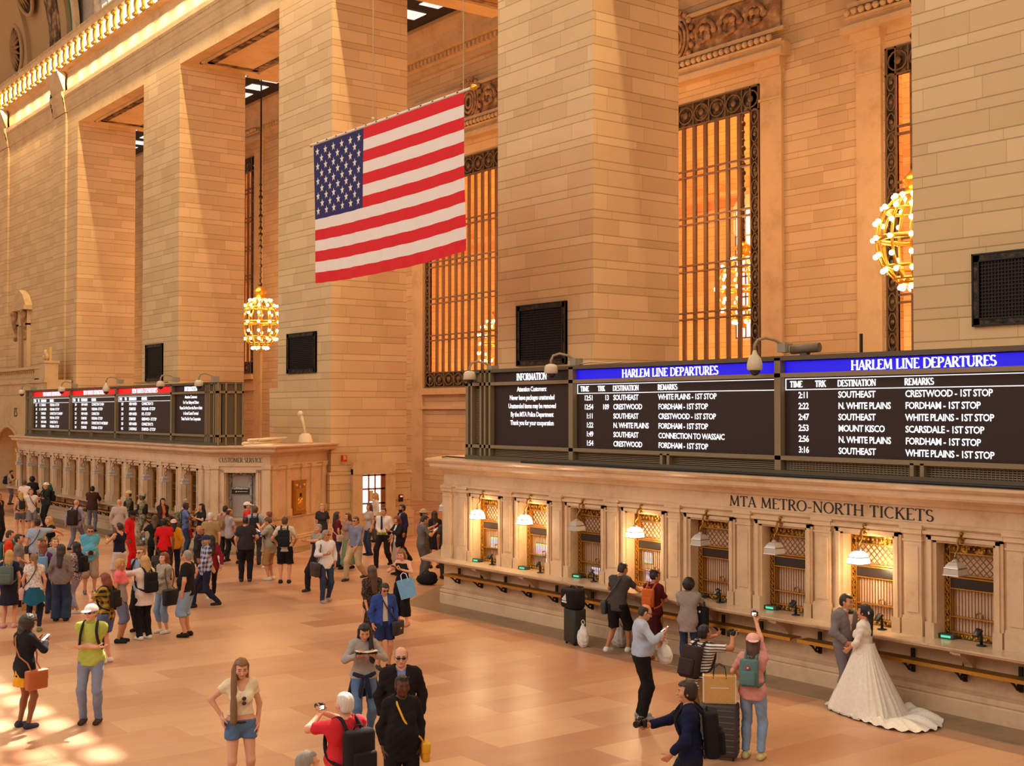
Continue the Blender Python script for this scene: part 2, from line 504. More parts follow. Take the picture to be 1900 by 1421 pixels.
def serif(m, s, x, z, h, put, thick=0.15, thin=0.06, d=0.012, mi=0, track=0.0):
    """flat raised capitals; put(a, b, depth) maps writing-plane coordinates to space"""
    tk, tn = thick*h, thin*h
    def quad(a, b, w):
        a = Vector(a); b = Vector(b); dv = (b-a)
        if dv.length < 1e-6: return
        dv.normalize(); s2 = Vector((-dv.y, dv.x))*w/2
        q = [a-s2, b-s2, b+s2, a+s2]
        v = [put(p.x, p.y, 0) for p in q]+[put(p.x, p.y, d) for p in q]
        m.add(v, [(4,5,6,7),(0,1,5,4),(1,2,6,5),(2,3,7,6),(3,0,4,7)], mi)
    for ch in s:
        w, st = SERIF[ch]
        P = lambda a, b: (x+a*h, z+b*h)
        for q in st:
            if q[0] == 'K': quad(P(q[1],q[2]), P(q[3],q[4]), tk)
            elif q[0] == 'K2': quad(P(q[1],q[2]), P(q[3],q[4]), tn*1.4)
            elif q[0] == 'N': quad(P(q[1],q[2]), P(q[3],q[4]), tn)
            elif q[0] == 'V': quad(P(q[1],q[2]), P(q[1],q[3]), tn)
            elif q[0] == 'S':
                yy = min(max(q[2], 0.03), 0.97)
                quad(P(q[1]-0.12, yy), P(q[1]+0.12, yy), tn)
            elif q[0] == 'A':
                _, cx, cy, rx, ry, a0, a1, wt = q
                n = 14; prev = None
                for i in range(n+1):
                    a = math.radians(a0+(a1-a0)*i/n)
                    ww = (tn+(tk-tn)*abs(math.cos(a))**1.3)
                    o = ((rx*h)*math.cos(a), (ry*h)*math.sin(a))
                    c0 = (x+cx*h+o[0], z+cy*h+o[1])
                    k = ww/2/max(1e-6, math.hypot(*o))
                    e = ((c0[0]-o[0]*k, c0[1]-o[1]*k), (c0[0]+o[0]*k, c0[1]+o[1]*k))
                    if prev:
                        qd = [prev[0], prev[1], e[1], e[0]]
                        v = [put(p[0], p[1], 0) for p in qd]+[put(p[0], p[1], d) for p in qd]
                        m.add(v, [(4,5,6,7),(0,1,5,4),(1,2,6,5),(2,3,7,6),(3,0,4,7)], mi)
                    prev = e
        x += (w+track)*h
    return x

DEPS = None
def sans(m, s, x, z, h, put, align='LEFT', offset=0.012, space=0.92, mi=0, squeeze=0.9):
    """plain capitals from the built-in typeface, turned into mesh faces"""
    cu = bpy.data.curves.new('t', 'FONT')
    cu.body = s; cu.size = 1.0; cu.align_x = align; cu.offset = offset; cu.space_character = space
    cu.resolution_u = 2
    o = bpy.data.objects.new('t', cu)
    COL.objects.link(o)
    dg = bpy.context.evaluated_depsgraph_get()
    me = o.evaluated_get(dg).to_mesh()
    k = h/0.70
    vs = [put(x+v.co.x*k*squeeze, z+v.co.y*k, 0.006) for v in me.vertices]
    m.add(vs, [tuple(p.vertices) for p in me.polygons], mi)
    o.evaluated_get(dg).to_mesh_clear()
    bpy.data.objects.remove(o); bpy.data.curves.remove(cu)
# ================================================================== the setting
PIERS = [(-58.69, -54.24), (-44.30, -40.04), (-29.90, -25.56), (-15.54, -11.20), (-1.20, 3.20)]
BAYS = [(-68.44, -58.69), (-54.24, -44.30), (-40.04, -29.90), (-25.56, -15.54), (-11.20, -1.20)]
LZ = 20.4            # underside of the great lintels
PY0, PY1 = 22.0, 25.2
BACKY = 35.8

m = MB(); m.box(-110, 12, -30, 48, -0.3, 0.0)
struct(m.obj('floor', FLOOR))
# darker stone border in front of the ticket offices (follows their plan)
def office_path(far, near, back_far=None, back_near=None):
    p = []
    p += [(far+1.10, 22.0), (far-1.26, 18.55), (far, 17.1), (near, 17.1), (near+1.26, 18.55), (near-1.10, 22.0)]
    return p
PATH_R = office_path(-25.4, -2.3)
PATH_L = office_path(-61.3, -39.2)
m = MB()
for P in (PATH_R, PATH_L):
    m.sweep([(0.0, -0.02), (0.0, 0.012), (0.92, 0.012), (0.93, -0.02)], P)
struct(m.obj('trim_1', MARBLE_D), 'dark stone border in the floor along the ticket offices', 'floor border')

# piers: one object each
def pier(x0, x1):
    m = MB()
    m.box(x0, x1, PY0, PY1, 0, LZ+0.35)
    m.box(x0-0.10, x1+0.10, PY0-0.10, PY1+0.1, 0, 2.42)
    m.box(x0-0.22, x1+0.22, PY0-0.22, PY1+0.2, 0, 0.95)
    m.box(x0-0.16, x1+0.16, PY0-0.16, PY1+0.16, 0.95, 1.06, 1)
    m.box(x0-0.14, x1+0.14, PY0-0.14, PY1+0.14, 2.36, 2.44, 1)
    if abs(x0+44.3) < 0.1: m.box(x0-0.75, x0, PY0+0.02, PY1, 0, 5.55)
    return struct(m.obj('wall_pier', [STONE, STONE_P]))
for a, b in PIERS: pier(a, b)

# front wall: end part, lintels and the high wall with its lunettes
m = MB()
m.box(-110, -68.44, PY0, PY1, 0, LZ+0.35)
m.box(-72.3, -70.2, PY0-0.12, PY0, 0, 21.2)
m.box(-84.0, -81.6, PY0-0.12, PY0, 0, 21.2)
struct(m.obj('wall_south', [STONE, STONE_P]))
m = MB()
m.box(-110, 12, PY0, PY1, LZ+0.35, 25.2)
for a, b in BAYS: m.box(a, b, PY0, 25.4, LZ, LZ+0.35)
struct(m.obj('wall_lintel', STONE_P))
m = MB()
LUN = [(-63.3, 2.7, 25.3), (-49.2, 5.2, 25.3), (-34.75, 5.2, 25.3), (-20.5, 5.2, 25.3), (-6.2, 5.2, 25.3)]
prev = -110
for cx, hw, zs in LUN:
    m.box(prev, cx-hw, PY0, PY0+0.8, 25.2, 78)  # wall carried far above the vault, out of view, to block stray sun
    ph = 3.2; N = 16
    arc = [(cx-hw*math.cos(PI*i/N), zs+ph+hw*math.sin(PI*i/N)) for i in range(N+1)]
    for i in range(N):
        (xa, za), (xb, zb) = arc[i], arc[i+1]
        m.add([(xa,PY0,za),(xb,PY0,zb),(xb,PY0,78),(xa,PY0,78),(xa,PY0+.8,za),(xb,PY0+.8,zb),(xb,PY0+.8,78),(xa,PY0+.8,78)],
              [(0,1,2,3),(7,6,5,4),(4,5,1,0)])
    prev = cx+hw
m.box(prev, 30, PY0, PY0+0.8, 25.2, 78)
struct(m.obj('wall_clerestory', veined('grey_stone', srgb(178, 158, 138), srgb(140, 124, 108), 1.2, 0.8)))
for i, (cx, hw, zs) in enumerate(LUN):
    m = MB()
    for k in range(int(hw*2/1.0)+1):  # bar widths and spacing shaped to break the sun into floor patches
        x = cx-hw+k*1.0
        top = zs+3.2+math.sqrt(max(0, hw*hw-(x-cx)**2))
        m.box(x-0.13, x+0.13, PY0+0.38, PY0+0.44, zs, top)
    z = zs
    while z < zs+3.2+hw:
        w = hw if z < zs+3.2 else math.sqrt(max(0, hw*hw-(z-zs-3.2)**2))
        m.box(cx-w, cx+w, PY0+0.37, PY0+0.45, z-0.27, z+0.27)
        z += 1.15
    o = struct(m.obj('window_%d' % (11+i), plain('white_window_bar', srgb(220, 224, 224), 0.5)))
    g = MB(); g.box(cx-hw, cx+hw, PY0+0.56, PY0+0.57, zs, zs+3.2+hw)
    gg = g.obj('glass', GLASS, o)

# cornice over the piers with mouldings
m = MB()
CP = [(-0.3,21.25),(0.04,21.25),(0.04,21.38),(0.09,21.45),(0.09,21.75),(0.15,21.82),(0.15,22.0),(0.24,22.12),(0.26,22.34),
      (0.06,22.42),(0.03,22.5),(0.03,23.36),(0.10,23.42),(0.14,23.50),(0.50,23.50),(0.50,23.58),(0.36,23.62),(0.36,24.42),
      (0.46,24.5),(0.62,24.6),(0.70,24.75),(0.70,25.0),(0.3,25.25),(-0.3,25.25)]
m.sweep(CP, [(-110, 22), (10, 22)])
m.sweep([(o+0.12, z) for o, z in CP[:15]], [(-84.0, 22), (-81.6, 22)])
m.sweep([(o+0.12, z) for o, z in CP[:15]], [(-72.3, 22), (-70.2, 22)])
for k in range(330):                                     # dentils
    x = -92+k*0.17
    m.box(x, x+0.09, 21.80, 21.86, 22.0, 22.1)
for k in range(170):
    x = -92+k*0.32
    m.box(x, x+0.2, 21.26, 21.32, 24.86, 24.98)
struct(m.obj('trim_2', STONE_P), 'moulded cornice running above the piers', 'cornice')
# bulbs in the cornice: a lit cove between two scrolls, one object each
def cornice_lamp_proto():
    t = thing('cornice_lamp', 'x', 'lamp', (0,0,0), 0, 'cornice lamps')
    s = MB()
    for sx in (-0.42, 0.42):
        pts = [(sx+0.03*math.sin(a*1.3), 21.60-0.16*math.sin(a), 23.58+0.96*a/PI) for a in [PI*i/8 for i in range(9)]]
        s.tube(pts, [0.09,0.085,0.07,0.06,0.06,0.07,0.085,0.1,0.06], 6)
        s.ball((sx, 21.44, 24.48), 0.13); s.ball((sx, 21.42, 23.64), 0.11)
    s.obj('scroll_bracket', GOLD, t)
    b = MB(); b.rbox(-0.25, 0.25, 21.48, 21.62, 23.62, 24.50, 0.05)
    b.obj('lit_cove', glow('lit_cornice_cove', (1.0, 0.84, 0.55), 6.0), t)
    return t
cl = cornice_lamp_proto()
NCL = 43
for k in range(NCL):
    x = -84.4+k*0.98
    lab = '%s glowing gilded cornice lamp %s' % (
        'uppermost, at the top edge of the photo,' if k == NCL-1 else 'lowest, at the left edge of the photo,' if k == 0 else 'one of the row of',
        '' if k in (0, NCL-1) else 'lamps between the two end ones')
    lab = ('glowing gilded cornice lamp at the low left end of the row' if k == 0 else
           'glowing gilded cornice lamp at the top end of the row' if k == NCL-1 else
           'glowing gilded scroll lamp inside the row along the cornice')
    if k == 0: o = cl; o.location = (x, 0, 0); o['label'] = lab
    else: o = dup(cl, (x, 0, 0), 0, lab, 'cornice lamps')

# vault over the far end
def vault_band(name, x0, x1, mat, off=0.0, t0=0.0, t1=1.0):
    m = MB(); N = 28; v = []; f = []
    for i in range(N+1):
        t = (t0+(t1-t0)*i/N)*PI/2
        c, s = math.cos(t), math.sin(t)
        y = 4+(17.75-off)*c; z = 25.1+(13.5-off)*s
        v += [(x0, y, z), (x1, y, z), (x1, y+0.25*c, z+0.25*s), (x0, y+0.25*c, z+0.25*s)]
    for i in range(N):
        a = i*4; b = a+4
        f += [(a, a+1, b+1, b), (a+1, a+2, b+2, b+1), (a+3, b+3, b+2, a+2), (a, b, b+3, a+3)]
    m.add(v, f, 0, False)
    return struct(m.obj(name, mat))
TAN = plain('ceiling_tan', srgb(176, 142, 96), 0.85, noise=0.1, nscale=0.6)
TEAL = plain('ceiling_green', srgb(52, 118, 92), 0.85)
vault_band('ceiling', -110, -77.5, TAN)
vault_band('ceiling_rib', -77.5, -75.9, TAN, 0.35)
vault_band('ceiling_rib', -75.9, -71.9, TAN, 0.1)
vault_band('ceiling_foliate_band', -71.8, -70.0, ORN_CEIL, 0.3)
vault_band('ceiling_rib', -69.9, -68.9, TAN, 0.25)
vault_band('ceiling_rib', -68.9, -68.1, TEAL, 0.0)
vault_band('ceiling_rib', -68.1, -67.6, STONE_P, 0.2)
for k, (x, tt) in enumerate(((-74.0, 0.20), (-77.6, 0.06))):
    m = MB()
    t = tt*PI/2
    c0 = Vector((x, 4+17.4*math.cos(t), 25.1+13.2*math.sin(t)))
    nrm = Vector((0, -math.cos(t), -math.sin(t))); tv = Vector((0, -math.sin(t), math.cos(t)))
    rr = 1.35 if k == 0 else 1.1
    ring = [c0+Vector((1,0,0))*rr*math.cos(a)+tv*rr*1.3*math.sin(a)+nrm*0.1 for a in [2*PI*i/28 for i in range(28)]]
    m.tube(ring, 0.12, 6, 1, True)
    for q in range(16):
        a = 2*PI*q/16
        p = c0+nrm*0.15
        e = p+Vector((1,0,0))*rr*0.8*math.cos(a)+tv*rr*1.05*math.sin(a)
        m.tube([p, p.lerp(e, 0.5)+nrm*0.1, e], [0.04, 0.13, 0.03], 5)
    disc = [c0+Vector((1,0,0))*rr*math.cos(a)+tv*rr*1.3*math.sin(a)+nrm*0.03 for a in [2*PI*i/28 for i in range(28)]]
    m.add(disc, [tuple(range(28))], 2)
    m.ball(c0+nrm*0.2, 0.2)
    tag(m.obj('ceiling_medallion', [plain('medallion_gilt', srgb(150, 112, 66), 0.6), TAN, plain('medallion_dark', srgb(58, 40, 30), 0.8)]),
        ('round dark medallion with radiating rays on the vault rib at top left' if k == 0 else 'carved medallion cut by the left edge of the photo, on the vault'), 'ceiling medallion')

# coffered underside of each bay and the dark aisle ceiling with skylights
for a, b in BAYS:
    m = MB()
    ye = {-68.44: 26.0, -54.24: 27.0}.get(a, 29.4)
    m.box(a-0.3, b+0.3, 25.4, ye, LZ, LZ+0.3)
    for k, (y0, y1) in enumerate(((22.9, 25.3), (26.0, 29.0)) if ye > 29 else ((22.9, 25.3),)):
        for (xa, xb, ya, yb) in ((a+1, b-1, y0, y0+.28), (a+1, b-1, y1-.28, y1), (a+1, a+1.28, y0, y1), (b-1.28, b-1, y0, y1)):
            m.box(xa, xb, ya, yb, LZ-0.05, LZ, 1)
        for (xa, xb, ya, yb) in ((a+.75, b-.75, y0-.25, y0-.15), (a+.75, b-.75, y1+.15, y1+.25), (a+.75, a+.85, y0-.25, y1+.25), (b-.85, b-.75, y0-.25, y1+.25)):
            m.box(xa, xb, ya, yb, LZ-0.07, LZ, 0)
        m.box(a+1.28, b-1.28, y0+.28, y1-.28, LZ-0.02, LZ, 2 if k else 0)
    struct(m.obj('ceiling_coffer', [STONE_P, ORN_CEIL, ornate('coffer_panel', srgb(188, 142, 92), srgb(160, 112, 66), 5.0, 0.8, 0)]))
m = MB()
m.box(-110, 12, 25.2, 36.2, 24.5, 24.7)
struct(m.obj('ceiling_aisle', plain('dark_skylight_frame', srgb(38, 26, 22), 0.7)))
m = MB()
for i in range(44):
    for j in range(4):
        x = -104+i*2.2; y = 26.6+j*2.1
        m.box(x, x+1.15, y, y+1.1, 24.46, 24.49)
struct(m.obj('window_9', SKYPANE))

# back wall with the tall grilles
WINS = [(-83.9, -75.47, 7.1, 21.4), (-69.45, -61.0, 5.86, 17.3), (-55.0, -46.6, 5.86, 17.4), (-40.65, -31.97, 5.86, 17.0), (-26.31, -17.7, 5.86, 17.0), (-12.0, -3.4, 5.86, 17.0)]
m = MB(); prev = -110
for a, b, z0, z1 in WINS:
    m.box(prev, a, BACKY, BACKY+0.9, 0, 25.5)
    m.box(a, b, BACKY, BACKY+0.9, 0, z0)
    m.box(a, b, BACKY, BACKY+0.9, z1, 25.5)
    prev = b
m.box(prev, 12, BACKY, BACKY+0.9, 0, 25.5)
struct(m.obj('wall_aisle', STONE))
m = MB()
for a, b, z0, z1 in WINS:
    for xa, xb in ((a-1.15, a-0.12), (b+0.12, b+1.15)):
        m.box(xa, xb, BACKY-0.14, BACKY, 0, z1+0.15)
        m.box(xa-0.06, xb+0.06, BACKY-0.22, BACKY, z1+0.15, z1+0.4)
        m.box(xa-0.1, xb+0.1, BACKY-0.34, BACKY, z1+0.4, z1+0.75)
        m.box(xa-0.04, xb+0.04, BACKY-0.19, BACKY, z1-0.75, z1-0.65)
    m.box(a-0.1, b+0.1, BACKY-0.3, BACKY, z0-0.35, z0-0.02)
    m.box(a-0.4, b+0.4, BACKY-0.2, BACKY, z0-1.1, z0-0.95)
    z = z1+0.75
    m.box(a-1.5, b+1.5, BACKY-0.55, BACKY, z, z+0.25)
    m.box(a-1.5, b+1.5, BACKY-0.35, BACKY, z+0.25, z+0.5)
    for k in range(int((b-a+2.6)/0.3)):
        xx = a-1.3+k*0.3
        m.ball((xx, BACKY-0.4, z+0.75), 0.13, 0, 8)
    m.box(a-1.4, b+1.4, BACKY-0.42, BACKY, z+0.5, z+0.6)
    m.box(a-1.4, b+1.4, BACKY-0.30, BACKY, z+0.95, z+1.1)
    m.box(a-1.2, b+1.2, BACKY-0.22, BACKY, z+2.6, z+2.75)
m.sweep([(-0.2,22.3),(0.1,22.3),(0.1,22.6),(0.22,22.7),(0.25,23.0),(0.45,23.1),(0.5,23.5),(0.6,23.8),(0.8,24.1),(0.9,24.3),(0.9,24.5),(-0.2,24.5)], [(-110, BACKY), (12, BACKY)])
for k in range(300):
    x = -100+k*0.36
    m.box(x, x+0.18, BACKY-0.36, BACKY-0.1, 22.72, 22.95)
struct(m.obj('trim_3', STONE_P), 'mouldings and cornice on the aisle wall', 'moulding')
for i, (a, b, z0, z1) in enumerate(WINS):                # carved panels over the grilles
    m = MB(); z = z1+1.86
    m.box(a-1.1, b+1.1, BACKY-0.12, BACKY, z, z+1.45)
    cx = (a+b)/2
    for q, (xx, rr) in enumerate([(cx-2.9, .6), (cx-1.6, .55), (cx+1.6, .55), (cx+2.9, .6), (cx-4.2, .5), (cx+4.2, .5)]):
        sgn = 1 if xx > cx else -1
        sp = [(xx+sgn*rr*(1-t*0.8)*math.cos(2*PI*t*1.6), BACKY-0.18, z+0.72+rr*(1-t*0.8)*math.sin(2*PI*t*1.6)) for t in [u/22 for u in range(23)]]
        m.tube(sp, [0.10-0.05*u/22 for u in range(23)], 6)
        for u in range(0, 20, 3): m.ball((sp[u][0], BACKY-0.2, sp[u][2]), 0.14, 0, 8, (1.3, 0.6, 1))
    for r_ in (0.95, 0.72, 0.5, 0.28):
        ring = [(cx+r_*0.85*math.cos(t), BACKY-0.22, z+0.75+r_*1.05*math.sin(t)) for t in [2*PI*u/22 for u in range(22)]]
        m.tube(ring, 0.075, 6, 0, True)
    for u in range(20):
        t = 2*PI*u/20
        m.ball((cx+1.0*math.cos(t), BACKY-0.22, z+0.75+1.15*math.sin(t)), 0.14, 0, 8, (1, .7, 1))
    struct(m.obj('trim_%d' % (10+i), ORN_STONE), 'carved scroll relief over an aisle window', 'relief')
for i, (a, b, z0, z1) in enumerate(WINS):
    root = MB()
    bw, tw, lw = 0.46, 0.98, 0.82
    y0, y1 = BACKY-0.02, BACKY+0.06
    root.box(a, a+bw, y0, y1, z0, z1); root.box(b-bw, b, y0, y1, z0, z1)
    root.box(a, b, y0, y1, z1-tw, z1); root.box(a, b, y0, y1, z0, z0+lw)
    w = struct(root.obj('window_%d' % (i+1), ORN_BRONZE))
    s = MB()                                             # framed squares and rosettes on the border
    for k in range(int((b-a)/0.86)):
        x = a+0.5+k*0.86
        for zz, hh in ((z1-tw, tw), (z0, lw)):
            s.tube([(x+0.38*math.cos(t), y0-0.03, zz+hh/2+hh*0.34*math.sin(t)) for t in [2*PI*u/12 for u in range(12)]], 0.035, 5, 0, True)
            s.ball((x, y0-0.02, zz+hh/2), 0.15, 0, 8, (1, .5, 1))
        s.box(x-0.46, x-0.40, y0-0.05, y1, z1-tw, z1); s.box(x-0.46, x-0.40, y0-0.05, y1, z0, z0+lw)
    z = z0+lw+0.3
    while z < z1-tw:
        for x in (a+bw/2, b-bw/2):
            s.tube([(x+0.16*math.cos(t), y0-0.03, z+0.3*math.sin(t)) for t in [2*PI*u/10 for u in range(10)]], 0.03, 5, 0, True)
            s.ball((x, y0-0.02, z), 0.09, 0, 8, (1, .5, 1))
        z += 0.68
    for zz in (z1-tw, z1-0.06, z0, z0+lw-0.06): s.box(a, b, y0-0.06, y1, zz, zz+0.06)
    for x in (a, a+bw-0.06, b-bw, b-0.06): s.box(x, x+0.06, y0-0.06, y1, z0, z1)
    s.obj('grille_border', MULL, w)
    mm = MB(); n = int((b-a-2*bw)/0.62)
    for k in range(1, n+1):
        x = a+bw+(b-a-2*bw)*k/(n+1)
        mm.box(x-0.085, x+0.085, y0-0.02, y1, z0+lw, z1-tw)
    mm.obj('mullions', MULL, w)
    tt = MB(); z = z0+lw+1.75
    while z < z1-tw-0.8:
        for dz in (-0.16, 0.10): tt.box(a+bw, b-bw, y0-0.06, y1, z+dz, z+dz+0.07)
        z += 1.9
    tt.obj('transoms', MULL, w)
    gl = MB(); gl.box(a+bw, b-bw, y1+0.02, y1+0.03, z0+lw, z1-tw); gl.obj('glass', GLASS, w)
# the waiting hall seen through the grilles
m = MB(); m.box(-110, 12, 46, 46.6, 0, 24); m.box(-110, 12, 36.7, 46.6, 23, 23.4)
m.box(-110, 12, 45.4, 46, 15.2, 15.5); m.box(-110, 12, 45.6, 46, 5.6, 5.8)
for k in range(40):
    m.box(-92+k*2.0, -91.4+k*2.0, 45.3, 46, 15.5, 16.0)
struct(m.obj('wall_waiting_hall', STONE))
m = MB(); m.box(-42.6, -41.3, 45.9, 45.99, 8.2, 14.6)
for k in range(7): m.box(-42.6, -41.3, 45.85, 45.9, 8.2+k*1.0, 8.28+k*1.0, 1)
for x in (-42.6, -41.97, -41.35): m.box(x, x+0.06, 45.85, 45.9, 8.2, 14.6, 1)
struct(m.obj('window_8', [glow('cool_daylit_pane', (0.85, 0.92, 1.0), 1.2), MULL]))

# low balustraded wall of the ramp in the passage
def baluster_prof(h): return [(0.09,0),(0.09,.05*h),(0.05,.1*h),(0.10,.3*h),(0.07,.5*h),(0.04,.72*h),(0.05,.8*h),(0.09,.9*h),(0.09,h)]
m = MB(); m.box(-44, -24.0, 29.8, 30.4, 0, 1.15); m.box(-44, -24.0, 29.7, 30.5, 1.85, 2.05)
for xa in (-40.9, -38.0, -34.0, -30): m.box(xa, xa+0.9, 29.8, 30.4, 1.1, 1.9)
bal = struct(m.obj('wall_ramp', STONE_P))
bm_ = MB(); bm_.lathe(baluster_prof(0.72), (0,0,0), 8)
me_b = bm_.mesh('baluster', BRONZE)
k = 0
for x0, x1 in ((-43, -41), (-39.9, -38.1), (-37.0, -34.1), (-33.0, -30.1)):
    x = x0
    while x < x1:
        o = bpy.data.objects.new('baluster', me_b); COL.objects.link(o); o.parent = bal; o.location = (x, 30.1, 1.14); x += 0.34

# raised landing at the far end: wall, arch, balustrade, doorway
m = MB()
XL0, XL1, YL = -110, -68.9, 20.6
ax, ar, az = -76.2, 2.5, 1.9
m.box(XL0, ax-ar, YL, 21.9, 0, 6.2); m.box(ax+ar, XL1, YL, 21.9, 0, 6.2)
N = 18
arc = [(ax-ar*math.cos(PI*i/N), az+ar*0.75*math.sin(PI*i/N)) for i in range(N+1)]
for i in range(N):
    (xa, za), (xb, zb) = arc[i], arc[i+1]
    m.add([(xa,YL,za),(xb,YL,zb),(xb,YL,6.2),(xa,YL,6.2),(xa,21.9,za),(xb,21.9,zb)], [(0,1,2,3),(4,5,1,0)])
m.box(XL0, XL1, YL-0.15, 21.9, 6.2, 6.36)
m.box(XL0, XL1, YL-0.06, YL, 5.6, 5.7)
m.sweep([(0, 0), (0.0, 0.01), (0.001, 0.01)], [(XL0, YL), (XL1, YL)])
m.tube([(p[0], YL-0.03, p[1]) for p in arc], 0.09, 6)
m.box(-70.0, -68.95, YL-0.1, YL+0.6, 6.36, 7.25); m.box(-70.1, -68.88, YL-0.16, YL+0.66, 7.25, 7.38)
m.box(XL0, -70.0, YL, YL+0.5, 6.36, 6.46); m.box(XL0, -70.0, YL-0.08, YL+0.58, 6.98, 7.12)
m.box(-71.2, -70.0, YL, YL+0.5, 6.4, 7.05)
m.box(XL0, XL1, 21.5, 21.9, 0, 4.0, 1)
land = struct(m.obj('wall_landing', [STONE_P, plain('warm_passage_wall', srgb(214, 160, 84), 0.4)]))
bm2 = MB(); bm2.lathe([(r*1.3, z) for r, z in baluster_prof(0.54)], (0,0,0), 8)
me_b2 = bm2.mesh('baluster', STONE_P)
for k in range(26):
    o = bpy.data.objects.new('baluster', me_b2); COL.objects.link(o); o.parent = land; o.location = (-71.5-0.40*k, YL+0.25, 6.45)
lamp('passage_light', 'POINT', (ax-3.4, 21.2, 2.2), 420, (1.0, 0.68, 0.3), size=0.05)
lt = MB(); putL = lambda a, b, d: (a, YL-0.02-d, b)
serif(lt, 'ES', -75.0, 4.35, 0.5, putL, 0.13, 0.05)
tag(lt.obj('wall_lettering', INK), 'dark letters ES cut in the stone over the arch at the left edge', 'lettering')
# doorway with consoles and pediment on the landing
t = thing('doorway_surround', 'stone doorway with scroll consoles and pediment above the landing balustrade', 'doorway', (-78.0, 22.0, 6.4))
p = MB(); p.box(-0.55, 0.55, -0.05, 0.0, 0, 3.4); p.obj('recess', plain('doorway_shade', srgb(170, 128, 84), 0.8), t)
p = MB()
p.box(-1.15, -0.55, -0.22, 0, 0, 3.5); p.box(0.55, 1.15, -0.22, 0, 0, 3.5); p.box(-1.15, 1.15, -0.22, 0, 3.4, 4.3)
p.box(-1.45, 1.45, -0.5, 0, 4.3, 4.55)
p.prism([(-1.45, 4.55), (1.45, 4.55), (0.75, 5.25), (0, 5.55), (-0.75, 5.25)], -0.4, 0, 0, 'y')
p.obj('pediment', STONE_P, t)
for sx in (-0.95, 0.95):
    p = MB()
    p.tube([(sx, -0.30-0.12*math.sin(u*0.6), 4.2-u*0.2) for u in range(9)], [0.2,.19,.16,.13,.12,.12,.12,.12,.08], 8)
    p.ball((sx, -0.4, 4.1), 0.22); p.ball((sx, -0.3, 2.6), 0.13)
    p.obj('console', ORN_STONE, t)
t = thing('lion_plaque', 'pale square panel with small carved ornament above the landing pedestal', 'wall panel', (-69.5, 20.75, 7.38))
p = MB(); p.box(-0.5, 0.5, 0, 0.12, 0, 0.75); p.obj('panel', plain('pale_panel', srgb(226, 186, 112), 0.6), t)
p = MB(); p.ball((0, -0.05, 0.42), 0.2, 0, 10, (1, .5, 1)); p.ball((-0.3, -0.05, 0.2), 0.17, 0, 10, (1.5, .5, .8)); p.ball((0.28, -0.05, 0.22), 0.2, 0, 10, (1, .5, 1)); p.obj('ornament', STONE_P, t)

# doorway in the side of the second pier, daylit glass door
m = MB()
x = -39.92
m.box(x, x+0.16, 22.75, 23.15, 0, 2.55); m.box(x, x+0.16, 24.15, 24.55, 0, 2.55); m.box(x, x+0.18, 22.75, 24.55, 2.35, 2.8)
struct(m.obj('door_1', STONE_P))
d = [o for o in bpy.data.objects if o.name == 'door_1'][0]
g = MB(); g.box(x+0.03, x+0.05, 23.15, 24.15, 0, 2.35); g.obj('door_glass', DOORLIT, d)
g = MB()
for yy in (23.15, 23.43, 23.70, 23.97): g.box(x+0.05, x+0.09, yy, yy+0.05 if yy < 23.9 else 24.15, 0, 2.35)
for zz in (0.0, 0.7, 1.25, 1.78, 2.28): g.box(x+0.05, x+0.09, 23.15, 24.15, zz, zz+0.06)
g.obj('door_frame', plain('brown_door_frame', srgb(150, 84, 40), 0.5), d)
g = MB(); g.box(x+0.055, x+0.06, 23.45, 23.66, 1.35, 1.75); g.obj('door_notice', plain('paper_notice', srgb(222, 200, 160), 0.8), d)
